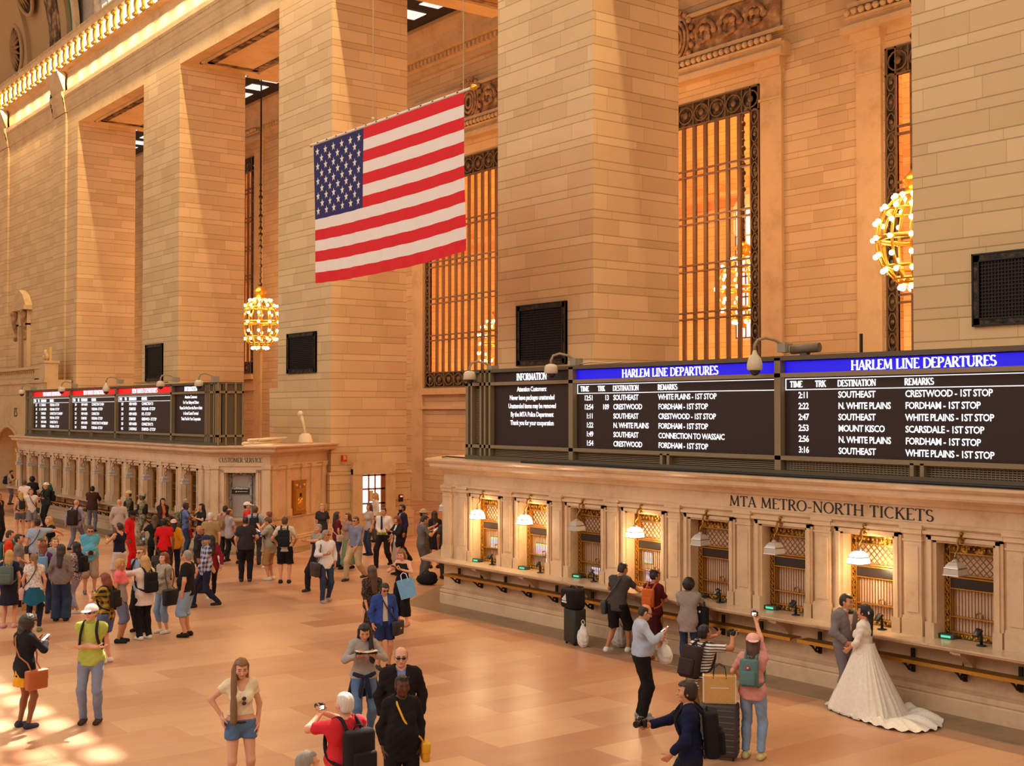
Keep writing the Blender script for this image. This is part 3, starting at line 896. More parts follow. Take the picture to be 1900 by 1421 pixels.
# ================================================================== ticket offices
WY = 17.1
RY = 17.42
PITCHW = 1.785
R_C = [-23.68+PITCHW*k for k in range(12)]
L_C = [-60.53+PITCHW*k for k in range(12)]
HWF, HWR = 0.66, 0.50
ZB, ZT = 1.12, 2.62
def office(path, cs, far, near, name):
    m = MB()
    EP = [(-0.5,2.62),(0.0,2.62),(0.02,2.70),(0.05,2.72),(0.05,2.80),(0.09,2.84),(0.09,2.885),(0.03,2.90),(0.03,3.14),(0.07,3.16),(0.09,3.21),(0.13,3.23),(0.15,3.27),(0.33,3.29),(0.36,3.33),(0.36,3.40),(0.42,3.43),(0.46,3.47),(0.46,3.51),(-0.5,3.51)]
    m.sweep(EP, path)
    BP = [(-0.5,0),(0.12,0),(0.12,0.24),(0.10,0.26),(0.12,0.29),(0.12,0.33),(0.08,0.36),(0.10,0.39),(0.03,0.42),(0.02,1.0),(0.06,1.04),(0.06,1.10),(-0.5,1.10)]
    m.sweep(BP, path)
    m.sweep([(-0.5,0.3),(-0.3,0.3),(-0.3,2.7),(-0.5,2.7)], [path[0], path[1]])
    m.sweep([(-0.5,1.0),(-0.0,1.0),(-0.0,2.7),(-0.5,2.7)], [path[0], path[1]])
    m.sweep([(-0.5,1.0),(-0.0,1.0),(-0.0,2.7),(-0.5,2.7)], [path[4], path[5]])
    m.prism([(p[0], p[1]) for p in path], 3.36, 3.42)
    # solid wall between the recesses
    edges = [far]+[e for c in cs for e in (c-HWR, c+HWR)]+[near]
    for i in range(0, len(edges), 2): m.box(edges[i], edges[i+1], WY, RY+0.1, ZB-0.05, ZT+0.02)
    for c in cs:
        m.box(c-HWR, c+HWR, RY, RY+0.1, ZB-0.05, ZT+0.02)
        for o, d in ((HWF, 0.045), (HWF-0.05, 0.075), (HWF-0.11, 0.03)):
            m.box(c-o, c-o+0.06, WY-d, WY, ZB+0.22, ZT+0.02+(o-0.5)*0.6); m.box(c+o-0.06, c+o, WY-d, WY, ZB+0.22, ZT+0.02+(o-0.5)*0.6)
            m.box(c-o, c+o, WY-d, WY, ZT-0.04+(o-0.5)*0.6, ZT+0.02+(o-0.5)*0.6)
        m.box(c-HWF, c-HWR, WY-0.09, WY, ZB-0.03, ZB+0.24); m.box(c+HWR, c+HWF, WY-0.09, WY, ZB-0.03, ZB+0.24)
        m.box(c-HWF-0.03, c+HWF+0.03, WY-0.1, WY, ZT+0.11, ZT+0.16)
    pil = [(a+b)/2 for a, b in zip(cs[:-1], cs[1:])]+[cs[0]-PITCHW/2, cs[-1]+PITCHW/2, far+0.17, near-0.17]
    for x in pil:
        w = 0.16
        m.box(x-w, x+w, WY-0.07, WY, ZB-0.03, 2.86)
        m.box(x-w-0.03, x+w+0.03, WY-0.10, WY, ZB-0.03, ZB+0.26)
        m.box(x-w-0.02, x+w+0.02, WY-0.09, WY, ZB+0.26, ZB+0.30)
        m.box(x-w+0.05, x+w-0.05, WY-0.085, WY, ZB+0.36, 2.52)
        m.box(x-w-0.02, x+w+0.02, WY-0.09, WY, 2.60, 2.63); m.box(x-w-0.03, x+w+0.03, WY-0.11, WY, 2.72, 2.80); m.box(x-w-0.05, x+w+0.05, WY-0.13, WY, 2.80, 2.86)
    # chamfers with one window each
    for (p, q) in ((path[1], path[2]), (path[3], path[4])):
        P, Q = Vector(p), Vector(q); d = (Q-P).normalized(); L = (Q-P).length
        nn = Vector((d.y, -d.x))
        def slab(a, b, o0, o1, z0, z1):
            v = []
            for z in (z0, z1):
                for (s, o) in ((a, o0), (b, o0), (b, o1), (a, o1)):
                    r = P+d*s+nn*o; v.append((r.x, r.y, z))
            m.add(v, [(0,3,2,1),(4,5,6,7),(0,1,5,4),(1,2,6,5),(2,3,7,6),(3,0,4,7)])
        slab(0, L/2-HWR, -0.5, 0, 1.05, 2.7); slab(L/2+HWR, L, -0.5, 0, 1.05, 2.7); slab(L/2-HWR, L/2+HWR, -0.5, -0.42, 1.05, 2.7)
        for o, dd in ((HWF, 0.045), (HWF-0.05, 0.075)):
            slab(L/2-o, L/2-o+0.07, 0, dd, 1.3, ZT+0.1); slab(L/2+o-0.07, L/2+o, 0, dd, 1.3, ZT+0.1); slab(L/2-o, L/2+o, 0, dd, ZT, ZT+0.1)
        for s in (0.09, L-0.09):
            slab(s-0.13, s+0.13, 0, 0.06, 1.08, 2.86); slab(s-0.16, s+0.16, 0, 0.1, 2.74, 2.86); slab(s-0.15, s+0.15, 0, 0.09, 1.08, 1.36)
    # end wall pilasters
    for (p, q) in ((path[0], path[1]), (path[4], path[5])):
        P, Q = Vector(p), Vector(q); d = (Q-P).normalized(); L = (Q-P).length; nn = Vector((d.y, -d.x))
        for s in (0.25, 1.25, L-0.35, L-1.9, L-1.2):
            if 0 < s < L:
                for (w, o, z0, z1) in ((0.14, 0.06, 1.1, 2.86), (0.18, 0.1, 2.72, 2.86), (0.17, 0.09, 1.1, 1.34)):
                    v = []
                    for z in (z0, z1):
                        for (a, oo) in ((s-w, o), (s+w, o), (s+w, -.05), (s-w, -.05)):
                            r = P+d*a+nn*oo; v.append((r.x, r.y, z))
                    m.add(v, [(0,3,2,1),(4,5,6,7),(0,1,5,4),(1,2,6,5),(2,3,7,6),(3,0,4,7)])
    return struct(m.obj(name, MARBLE), None)
office(PATH_R, R_C, -25.4, -2.3, 'wall_ticket_office_west')
office(PATH_L, L_C, -61.3, -39.2, 'wall_ticket_office_east')

# counters
def counter(path, cs, far, near, label):
    t = thing('ticket_counter', label, 'counter', (0,0,0))
    m = MB()
    pr = [(-0.42,1.05),(0.50,1.05),(0.52,1.065),(0.52,1.085),(0.55,1.095),(0.55,1.12),(-0.42,1.12)]
    sub = [Vector(path[1]).lerp(Vector(path[2]), 0.1), path[2], path[3], Vector(path[3]).lerp(Vector(path[4]), 0.9)]
    m.sweep(pr, [tuple(p)[:2] for p in sub])
    m.obj('counter_top', COUNTER, t)
    for c in cs:
        b = MB()
        x = c+0.12
        b.prism([(WY-0.02,1.05),(WY-0.46,1.05),(WY-0.44,1.0),(WY-0.34,0.96),(WY-0.22,0.90),(WY-0.14,0.82),(WY-0.10,0.72),(WY-0.02,0.70)], x-0.07, x+0.07, 0, 'x')
        b.box(x-0.09, x+0.09, WY-0.47, WY-0.02, 1.02, 1.05)
        b.obj('counter_bracket', MARBLE, t)
counter(PATH_R, R_C, -25.4, -2.3, 'long pale marble counter under the ticket windows of the near office at right')
counter(PATH_L, L_C, -61.3, -39.2, 'long pale marble counter under the ticket windows of the far office at left')

# brass bag rails on scroll brackets
def bag_rail(x0, x1, label):
    t = thing('bag_rail', label, 'rail shelf', (0, 0, 0), 0, 'bag rails')
    m = MB(); y0, y1 = 16.72, 17.0
    for k in range(5): m.box(x0, x1, y0+0.03+k*0.055, y0+0.055+k*0.055, 0.765, 0.785)
    k = x0
    while k < x1:
        m.box(k, k+0.016, y0, y1, 0.76, 0.775); k += 0.085
    m.obj('shelf_slats', BRASS_D, t)
    m = MB(); m.box(x0, x1, y0-0.015, y0+0.02, 0.735, 0.79); m.obj('front_edge', BRASS, t)
    k = x0+0.25
    while k < x1:
        b = MB()
        sp = [(k, y1-0.06-0.075*(1-u/22)*math.cos(1.1+u*0.5), 0.64+0.075*(1-u/22)*math.sin(1.1+u*0.5)) for u in range(18)]
        b.tube(sp, 0.017, 6)
        b.tube([(k, y1-0.03, 0.58), (k, y1-0.1, 0.60), (k, y0+0.09, 0.69), (k, y0+0.02, 0.735)], 0.018, 6)
        b.box(k-0.03, k+0.03, y1-0.02, y1+0.02, 0.55, 0.92)
        b.obj('scroll_bracket', BRONZE_D, t)
        k += 0.92
    return t
bag_rail(-24.9, -20.2, 'brass bag rail under the counter at the far left end of the right office')
bag_rail(-20.05, -14.3, 'brass bag rail under the counter behind the people at the middle windows')
bag_rail(-14.15, -3.0, 'brass bag rail under the counter beside the bridal couple at the right')
bag_rail(-60.9, -50.2, 'brass bag rail along the far half of the left office')
bag_rail(-50.0, -39.6, 'brass bag rail along the near half of the left office')

# ticket windows (brass grilles in the recesses)
def ticket_window(label, cover='brown'):
    t = thing('ticket_window', label, 'ticket window', (0,0,0), 0, 'ticket windows')
    m = MB(); w = HWR; y = 0.0
    m.box(-w, -w+0.10, -0.05, 0.02, 1.13, 2.60); m.box(w-0.10, w, -0.05, 0.02, 1.13, 2.60)
    m.box(-w, w, -0.05, 0.02, 2.46, 2.60); m.box(-w, w, -0.05, 0.02, 1.13, 1.21)
    m.obj('frame', ORN_BRASS, t)
    m = MB()
    for x in (-w, -w+0.10, w-0.115, w-0.015): m.box(x, x+0.015, -0.065, 0.02, 1.13, 2.60)
    for z in (2.44, 2.10, 2.06, 1.885, 1.21, 1.45): m.box(-w+0.1, w-0.1, -0.065, 0.02, z, z+0.018)
    for k in range(14):
        z = 1.2+k*0.09
        for s in (-1, 1):
            m.tube([(s*(w-0.05)+0.03*math.cos(a), -0.06, z+0.03*math.sin(a)) for a in [2*PI*u/8 for u in range(8)]], 0.008, 4, 0, True)
            m.ball((s*(w-0.05), -0.06, z+0.045), 0.015, 0, 6)
    for k in range(10): m.ball((-w+0.09+k*0.088, -0.06, 2.53), 0.028, 0, 6, (1, .6, 1)); 
    for k in range(9): m.ball((-w+0.14+k*0.084, -0.06, 1.17), 0.022, 0, 6, (1, .6, 1))
    m.obj('gilt_mouldings', BRASS, t)
    m = MB()
    xa, xb, za, zb = -w+0.115, w-0.115, 2.12, 2.44
    n = 7
    for k in range(-4, n+4):
        for s in (1, -1):
            x0 = xa+(xb-xa)*k/n; x1 = x0+s*(zb-za)
            p0, p1 = [x0, za], [x1, zb]
            def clip(p0, p1):
                (ax_, az_), (bx_, bz_) = p0, p1
                t0, t1 = 0.0, 1.0; dx = bx_-ax_
                for lim, sg in ((xa, 1), (xb, -1)):
                    da, db = (ax_-lim)*sg, (bx_-lim)*sg
                    if da < 0 and db < 0: return None
                    if da < 0: t0 = max(t0, da/(da-db))
                    if db < 0: t1 = min(t1, da/(da-db))
                if t1 <= t0: return None
                return [(ax_+dx*q, az_+(bz_-az_)*q) for q in (t0, t1)]
            c = clip(p0, p1)
            if c: m.bar((c[0][0], -0.03, c[0][1]), (c[1][0], -0.03, c[1][1]), 0.012, 0.012)
    m.obj('lattice', BRASS_D, t)
    m = MB(); m.box(-w+0.12, w-0.12, -0.06, -0.04, 1.91, 2.055); m.obj('sign_panel', plain('dark_sign_panel', srgb(46, 36, 32), 0.3), t)
    m = MB()
    for k in range(14):
        x = -w+0.125+k*0.0555
        m.box(x, x+0.010, -0.035, -0.02, 1.22, 1.89)
    m.tube([(0.1+0.06*math.cos(a), -0.04, 1.5+0.06*math.sin(a)) for a in [2*PI*u/14 for u in range(14)]], 0.012, 6, 0, True)
    m.obj('bars', BRASS_D, t)
    m = MB(); m.box(-w+0.1, w-0.1, 0.05, 0.06, 1.15, 2.46)
    m.obj('blind', BLIND, t)
    return t
_m = MB(); _m.box(-HWR+0.1, HWR-0.1, 0.05, 0.06, 1.15, 2.46)
DARKBLIND = _m.mesh('blind', plain('brown_blind', srgb(104, 78, 56), 0.7))
def spot(c): return (c, RY-0.07, 0)
tw = None
NAMES_R = []
for k, c in enumerate(R_C[:10]):
    lab = '%s brass ticket window from the left end of the near office at right' % ORD[k]
    if tw is None: tw = ticket_window(lab); tw.location = spot(c)
    else: dup(tw, spot(c), 0, lab, 'ticket windows')
for k, c in enumerate(L_C):
    o = dup(tw, spot(c), 0, '%s ticket window from the left end of the far office at left' % ORD[k], 'ticket windows')
    for q in o.children:
        if q.name.startswith('blind'): q.data = DARKBLIND
def chamfer_frame(path, i):
    P, Q = Vector(path[i]), Vector(path[i+1]); d = (Q-P).normalized(); mid = (P+Q)/2
    nn = Vector((d.y, -d.x)); return mid, nn, math.atan2(d.y, d.x)
mid, nn, rz = chamfer_frame(PATH_R, 1)
o = dup(tw, (mid.x-nn.x*0.38, mid.y-nn.y*0.38, 0), rz, 'brass ticket window in the far angled corner of the near office', 'ticket windows')
# customer service window: silver pierced grille in the angled corner of the far office
mid, nn, rz = chamfer_frame(PATH_L, 3)
t = thing('service_window', 'silvery pierced grille of the customer service window in the angled corner', 'ticket window', (mid.x-nn.x*0.36, mid.y-nn.y*0.36, 0), rz)
m = MB(); w = HWR
for x0, x1 in ((-w, -w+0.1), (w-0.1, w), (w-0.28, w-0.2)): m.box(x0, x1, -0.05, 0.02, 1.13, 2.6)
m.box(-w, w, -0.05, 0.02, 2.52, 2.6); m.box(-w, w-0.2, -0.05, 0.02, 2.05, 2.12)
m.obj('frame', ornate('silver_relief', srgb(214, 206, 198), srgb(96, 84, 74), 14.0, 0.35, 0.6), t)
m = MB()
for k in range(20):
    z = 1.2+k*0.07
    for x in (-w+0.05, w-0.24, w-0.05):
        m.tube([(x+0.035*math.cos(a), -0.06, z+0.03*math.sin(a)) for a in [2*PI*u/7 for u in range(7)]], 0.01, 4, 0, True)
m.obj('rope_moulding', STEEL, t)
m = MB(); m.box(-w+0.12, w-0.3, -0.06, -0.04, 1.90, 2.04); m.obj('sign_panel', BLACK, t)
m = MB()
for k in range(7): m.box(-0.19+k*0.05, -0.155+k*0.05, -0.065, -0.06, 1.97, 1.99)
m.box(-0.26, -0.22, -0.065, -0.06, 1.955, 1.995)
m.obj('sign_lettering', WHITE, t)
m = MB()
for k in range(12): m.box(-w+0.12+k*0.048, -w+0.132+k*0.048, -0.03, -0.015, 1.15, 1.9)
for k in range(10): m.bar((-w+0.12+k*0.05, -0.03, 2.12), (-w+0.12+min(k+4, 11)*0.05, -0.03, 2.5), 0.01)
m.obj('bars', STEEL, t)
m = MB(); m.box(-w, w, 0.04, 0.05, 1.13, 2.55); m.obj('blind', plain('grey_blind', srgb(206, 192, 182), 0.7), t)

# lamps over the windows
def ticket_lamp(mat, label, lit):
    t = thing('ticket_lamp', label, 'lamp', (0,0,0), 0, 'lamps over the ticket windows')
    m = MB()                                            # origin at wall face, z absolute
    m.ball((0, -0.06, 2.72), 0.06, 0, 8); m.ball((0.0, -0.10, 2.78), 0.038, 0, 8); m.ball((0.0, -0.09, 2.66), 0.035, 0, 8)
    m.tube([(0, -0.03, 2.68), (0, -0.11, 2.73), (0, -0.18, 2.71), (0, -0.20, 2.64), (0, -0.17, 2.59), (0, -0.21, 2.53), (0, -0.26, 2.49), (0, -0.26, 2.41)], [0.022,0.024,0.02,0.022,0.02,0.016,0.014,0.012], 7)
    m.obj('scroll_bracket', BRASS_D, t)
    m = MB(); m.lathe([(0.02, 2.42), (0.03, 2.41), (0.05, 2.385), (0.055, 2.375)], (0, -0.26, 0), 8); m.obj('collar', STEEL, t)
    m = MB()
    r4 = PI/4
    m.lathe([(0.05,2.375),(0.10,2.36),(0.145,2.315),(0.162,2.275),(0.165,2.27)], (0,-0.26,0), 4, 0, 1, 1, False, r4)
    m.obj('upper_shade', mat, t)
    ls_ = None
    m = MB(); m.lathe([(0.172,2.285),(0.178,2.275),(0.172,2.265)], (0,-0.26,0), 4, 0, 1, 1, False, r4); m.lathe([(0.188,2.175),(0.192,2.168),(0.188,2.16)], (0,-0.26,0), 4, 0, 1, 1, False, r4)
    m.obj('shade_rim', STEEL, t)
    m = MB(); m.lathe([(0.17,2.265),(0.185,2.175),(0.05,2.17)], (0,-0.26,0), 4, 0, 1, 1, False, r4)
    m.obj('lower_shade', mat, t)
    return t
LIT = {0, 1, 3, 6}
lamp_on = lamp_off = None
for k, c in enumerate(R_C[:10]):
    on = k in LIT
    lab = ('glowing white lamp over the %s ticket window from the left, near office' if on else 'unlit glass lamp over the %s ticket window from the left, near office') % ORD[k]
    if on:
        if lamp_on is None: lamp_on = ticket_lamp(LAMPLIT, lab, True); lamp_on.location = (c, WY, 0)
        else: dup(lamp_on, (c, WY, 0), 0, lab, 'lamps over the ticket windows')
        lamp('ticket_lamp_light', 'POINT', (c, WY-0.26, 2.07), 26, (1.0, 0.72, 0.38), size=0.08)
        lamp('ticket_lamp_light', 'POINT', (c+0.14, WY-0.12, 2.45), 9, (1.0, 0.70, 0.34), size=0.05)
    else:
        if lamp_off is None: lamp_off = ticket_lamp(LAMPOFF, lab, False); lamp_off.location = (c, WY, 0)
        else: dup(lamp_off, (c, WY, 0), 0, lab, 'lamps over the ticket windows')
for k, c in enumerate(L_C):
    dup(lamp_off, (c, WY, 0), 0, 'unlit glass lamp over the %s ticket window from the left, far office' % ORD[k], 'lamps over the ticket windows')
mid, nn, rz = chamfer_frame(PATH_R, 1)
dup(lamp_off, (mid.x, mid.y, 0), rz, 'unlit lamp hanging on the far angled corner of the near office', 'lamps over the ticket windows')

# things on the counter: fare displays, card readers, screens behind the bars
def fare_display(label):
    t = thing('fare_display', label, 'display', (0,0,0), 0, 'fare displays')
    m = MB(); m.rbox(-0.13, 0.13, -0.07, 0.07, 0, 0.075, 0.015); m.obj('case', plain('display_case', srgb(58, 66, 54), 0.4), t)
    m = MB(); m.box(-0.08, 0.08, -0.075, -0.069, 0.02, 0.055); m.obj('green_readout', GREENLED, t.children[0])
    return t
def card_reader(label):
    t = thing('card_reader', label, 'card reader', (0,0,0), 0, 'card readers on stands')
    m = MB(); m.lathe([(0.075,0),(0.075,0.015),(0.03,0.025)], (0,0,0), 12); m.obj('foot', BLACK, t)
    m = MB(); m.tube([(0,0,0.02),(0,0,0.16),(0,-0.02,0.2)], 0.022, 8); m.obj('stem', BLACK, t)
    m = MB()
    m.rbox(-0.055, 0.055, -0.11, 0.03, -0.02, 0.03, 0.012)
    o = m.obj('keypad', BLACK, t); o.location = (-0.01, -0.03, 0.225); o.rotation_euler = (math.radians(48), 0, 0)
    return t
fd = cr = None
for k, c in enumerate(R_C[:9]):
    if k not in (3, 6):
        p = (c-0.38, WY+0.02 if k < 2 else WY+0.1, 1.12); lab = 'green-lit fare display on the counter at the %s near window' % ORD[k]
        if fd is None: fd = fare_display(lab); fd.location = p
        else: dup(fd, p, 0.1, lab, 'fare displays')
    p = (c+0.30, WY-0.06, 1.12); lab = 'black card reader on a stand at the %s near window' % ORD[k]
    if k == 3: continue
    if cr is None: cr = card_reader(lab); cr.location = p
    else: dup(cr, p, -0.3, lab, 'card readers on stands')
def monitor(c, x, z, w, h, bands, label):
    t = thing('computer_screen', label, 'screen', (c+x, RY-0.04, z), 0, 'screens behind the bars')
    m = MB(); m.box(-w/2-0.012, w/2+0.012, 0.0, 0.012, -0.012, h+0.012); m.obj('bezel', BLACK, t)
    m = MB(); n = len(bands)
    for i, b in enumerate(bands): m.box(-w/2, w/2, -0.006, -0.001, h*(n-1-i)/n, h*(n-i)/n, i)
    m.obj('picture', [glow('screen_%s' % b, {'lime': (.5,.9,.1), 'blue': (.1,.25,.9), 'pink': (.85,.08,.4), 'violet': (.25,.15,.6), 'white': (.8,.85,.9), 'green': (.1,.8,.25), 'orange': (.9,.3,.1)}[b], 0.7) for b in bands], t)
monitor(R_C[0], -0.02, 1.44, 0.42, 0.27, ['lime', 'blue', 'blue', 'pink', 'green'], 'colourful screen behind the bars of the first near window')
monitor(R_C[1], -0.08, 1.42, 0.42, 0.28, ['lime', 'blue', 'blue', 'pink', 'violet', 'green'], 'colourful screen behind the bars of the second near window')
monitor(R_C[1], 0.2, 1.2, 0.3, 0.2, ['white', 'violet', 'violet'], 'small violet screen low behind the bars of the second near window')
monitor(R_C[2], 0.0, 1.22, 0.28, 0.14, ['white', 'violet', 'white'], 'small violet screen low behind the bars of the third near window')
monitor(R_C[3], -0.2, 1.6, 0.26, 0.22, ['violet', 'orange', 'blue', 'green'], 'striped screen behind the bars of the fourth near window')
monitor(R_C[3], -0.1, 1.24, 0.3, 0.24, ['white', 'violet', 'white', 'violet'], 'violet and white screen low behind the bars of the fourth near window')
t = thing('paper_clutter', 'small heap of papers and cards on the counter by the fifth near window', 'papers', (R_C[4]-0.05, WY+0.06, 1.12))
for k in range(9):
    m = MB(); a = k*0.9
    m.box(-0.06, 0.06, -0.04, 0.04, 0.004*k, 0.004*k+0.003)
    o = m.obj('card', plain('card_%d' % (k % 3), [srgb(230,220,205), srgb(90,120,140), srgb(60,50,48)][k % 3], 0.5), t)
    o.location = (0.33*math.sin(a*2.1), 0.07*math.cos(a*1.3), 0); o.rotation_euler = (0, 0, a)
t = thing('green_bag', 'dark green bag lying on the counter of the far office, by the left windows', 'bag', (-56.4, 16.95, 1.12))
m = MB(); m.ball((0,0,0.17), 0.3, 0, 12, (1.5, 0.8, 0.62)); m.ball((0.3,0,0.12), 0.2, 0, 10, (1.3, 0.8, 0.6)); m.obj('bag_body', plain('dark_green_cloth', srgb(18, 78, 50), 0.8), t)

# letters cut in the friezes
m = MB(); hgt = 0.185
txt = 'MTA METRO-NORTH TICKETS'; tr = 0.03
wd = serif_width(txt, hgt, tr); k = 4.32/wd
put = lambda a, b, d: (a, WY-0.034-d*0.4, b)
serif(m, txt, 0, 0, hgt, lambda a, b, d: (-16.02+a*k, WY-0.034-d*0.4, 2.925+b), 0.13, 0.055, 0.012, 0, tr)
tag(m.obj('frieze_lettering', INK), 'carved dark words MTA METRO-NORTH TICKETS on the near office frieze', 'lettering')
mid, nn, rz = chamfer_frame(PATH_L, 3); dd = Vector((math.cos(rz), math.sin(rz)))
m = MB(); txt = 'CUSTOMER SERVICE'; wd = serif_width(txt, 0.15, 0.02)
sc_ = 1.45/wd
serif(m, txt, 0, 0, 0.15, lambda a, b, d: (mid.x+dd.x*(a*sc_-0.725)+nn.x*(0.034+d*0.4), mid.y+dd.y*(a*sc_-0.725)+nn.y*(0.034+d*0.4), 2.96+b), 0.14, 0.06, 0.012, 0, 0.02)
tag(m.obj('frieze_lettering', INK), 'small dark words CUSTOMER SERVICE over the angled corner of the far office', 'lettering')

# brass mail box panel on the end wall of the far office
P, Q = Vector(PATH_L[4]), Vector(PATH_L[5]); d = (Q-P).normalized(); nn = Vector((d.y, -d.x)); s = 1.9
q = P+d*s+nn*0.02
t = thing('brass_letter_box', 'ornate gilded brass letter box on the end wall of the far office', 'letter box', (q.x, q.y, 1.16), math.atan2(d.y, d.x))
m = MB(); m.box(-0.42, 0.42, -0.10, 0.03, 0, 1.12); m.box(-0.45, 0.45, -0.12, 0.03, 1.06, 1.13); m.box(-0.45, 0.45, -0.12, 0.03, -0.02, 0.04); m.obj('body', BRASS, t)
m = MB(); m.box(-0.33, 0.33, -0.125, -0.10, 0.08, 0.84); m.ball((-0.27, -0.11, 0.95), 0.06, 0, 8); m.ball((0.27, -0.11, 0.95), 0.06, 0, 8); m.obj('front_plate', GOLD, t)
m = MB(); m.ball((0, -0.12, 0.3), 0.2, 0, 10, (1, .3, .9)); m.ball((-.12, -0.12, 0.42), 0.09, 0, 8, (1, .4, 1)); m.ball((.12, -0.12, 0.42), 0.09, 0, 8, (1, .4, 1)); m.obj('eagle_ornament', GOLD, t)
m = MB(); m.box(-0.07, 0.07, -0.135, -0.12, 0.55, 0.68); m.obj('slot', BLACK, t)
m = MB(); m.box(-0.07, 0.07, -0.11, -0.10, 0.86, 0.93); m.obj('badge', plain('violet_badge', srgb(170, 140, 190), 0.5), t)
t = thing('alarm_plate', 'small red alarm plate high on the second pier above the door', 'alarm', (-39.9, 22.45, 2.95))
m = MB(); m.box(-0.02, 0.05, -0.1, 0.1, -0.12, 0.12); m.obj('plate', plain('alarm_red', srgb(190, 44, 24), 0.5), t)
m = MB(); m.box(0.05, 0.06, -0.05, 0.06, -0.05, 0.1); m.obj('cover', plain('alarm_tan', srgb(214, 160, 100), 0.5), t)
t = thing('wall_telephone', 'small black wall phone beside the daylit door', 'telephone', (-39.72, 24.75, 1.45))
m = MB(); m.rbox(-0.03, 0.05, -0.09, 0.09, -0.15, 0.12, 0.02); m.obj('case', BLACK, t)
m = MB(); m.box(0.05, 0.06, -0.05, 0.05, 0.02, 0.08); m.obj('light', glow('red_light', (1, .1, .05), 1.0), t)

# ------------------------------------------------------------------ departure boards
BY = 17.2
BZ0, BZ1 = 3.52, 5.60
DEP_R = [
 [('12:51','13','SOUTHEAST','WHITE PLAINS - 1ST STOP'),('12:54','109','CRESTWOOD','FORDHAM - 1ST STOP'),('1:11','','SOUTHEAST','CRESTWOOD - 1ST STOP'),
  ('1:22','','N. WHITE PLAINS','FORDHAM - 1ST STOP'),('1:49','','SOUTHEAST','CONNECTION TO WASSAIC'),('1:54','','CRESTWOOD','FORDHAM - 1ST STOP')],
 [('2:11','','SOUTHEAST','CRESTWOOD - 1ST STOP'),('2:22','','N. WHITE PLAINS','FORDHAM - 1ST STOP'),('2:47','','SOUTHEAST','WHITE PLAINS - 1ST STOP'),
  ('2:53','','MOUNT KISCO','SCARSDALE - 1ST STOP'),('2:56','','N. WHITE PLAINS','FORDHAM - 1ST STOP'),('3:16','','SOUTHEAST','WHITE PLAINS - 1ST STOP')], []]
DEP_L = [
 [('12:57','18','STAMFORD','FORDHAM - 1ST STOP'),('1:03','20','NEW HAVEN','FORDHAM - 1ST STOP'),('1:07','','STAMFORD','CONNECTION TO DANBURY'),
  ('1:20','','STAMFORD','FORDHAM - 1ST STOP'),('1:34','','NEW HAVEN','CONNECTION TO'),('1:37','','STAMFORD','FORDHAM - 1ST STOP')],
 [('2:04','','NEW HAVEN','CONNECTION TO NEW'),('2:07','','STAMFORD','FORDHAM - 1ST STOP'),('2:20','','NEW HAVEN','CONNECTION'),
  ('2:34','','STAMFORD','FORDHAM - 1ST STOP'),('2:37','','NEW HAVEN','CONNECTION TO WATERBURY'),('3:04','','STAMFORD','FORDHAM - 1ST STOP')],
 [('3:07','','NEW HAVEN','CONNECTION TO'),('3:20','','STAMFORD','FORDHAM - 1ST STOP'),('3:34','','NEW HAVEN','RYE - 1ST STOP'),
  ('3:37','','STAMFORD','GREENWICH - 1ST STOP'),('3:50','','NEW HAVEN','CONNECTION TO'),('4:01','','S. NORWALK','STAMFORD - 1ST STOP')]]
INFO_R = ['Attention Customers:', 'Never leave packages unattended', 'Unattended items may be removed', 'By the MTA Police Department', 'Thank you for your cooperation']
INFO_L = ['Attention Customers:', 'For Your Safety and Others', 'Please Do Not Sit on the Floor or Stairs', 'In Grand Central Terminal', 'Thank You For Your Cooperation']
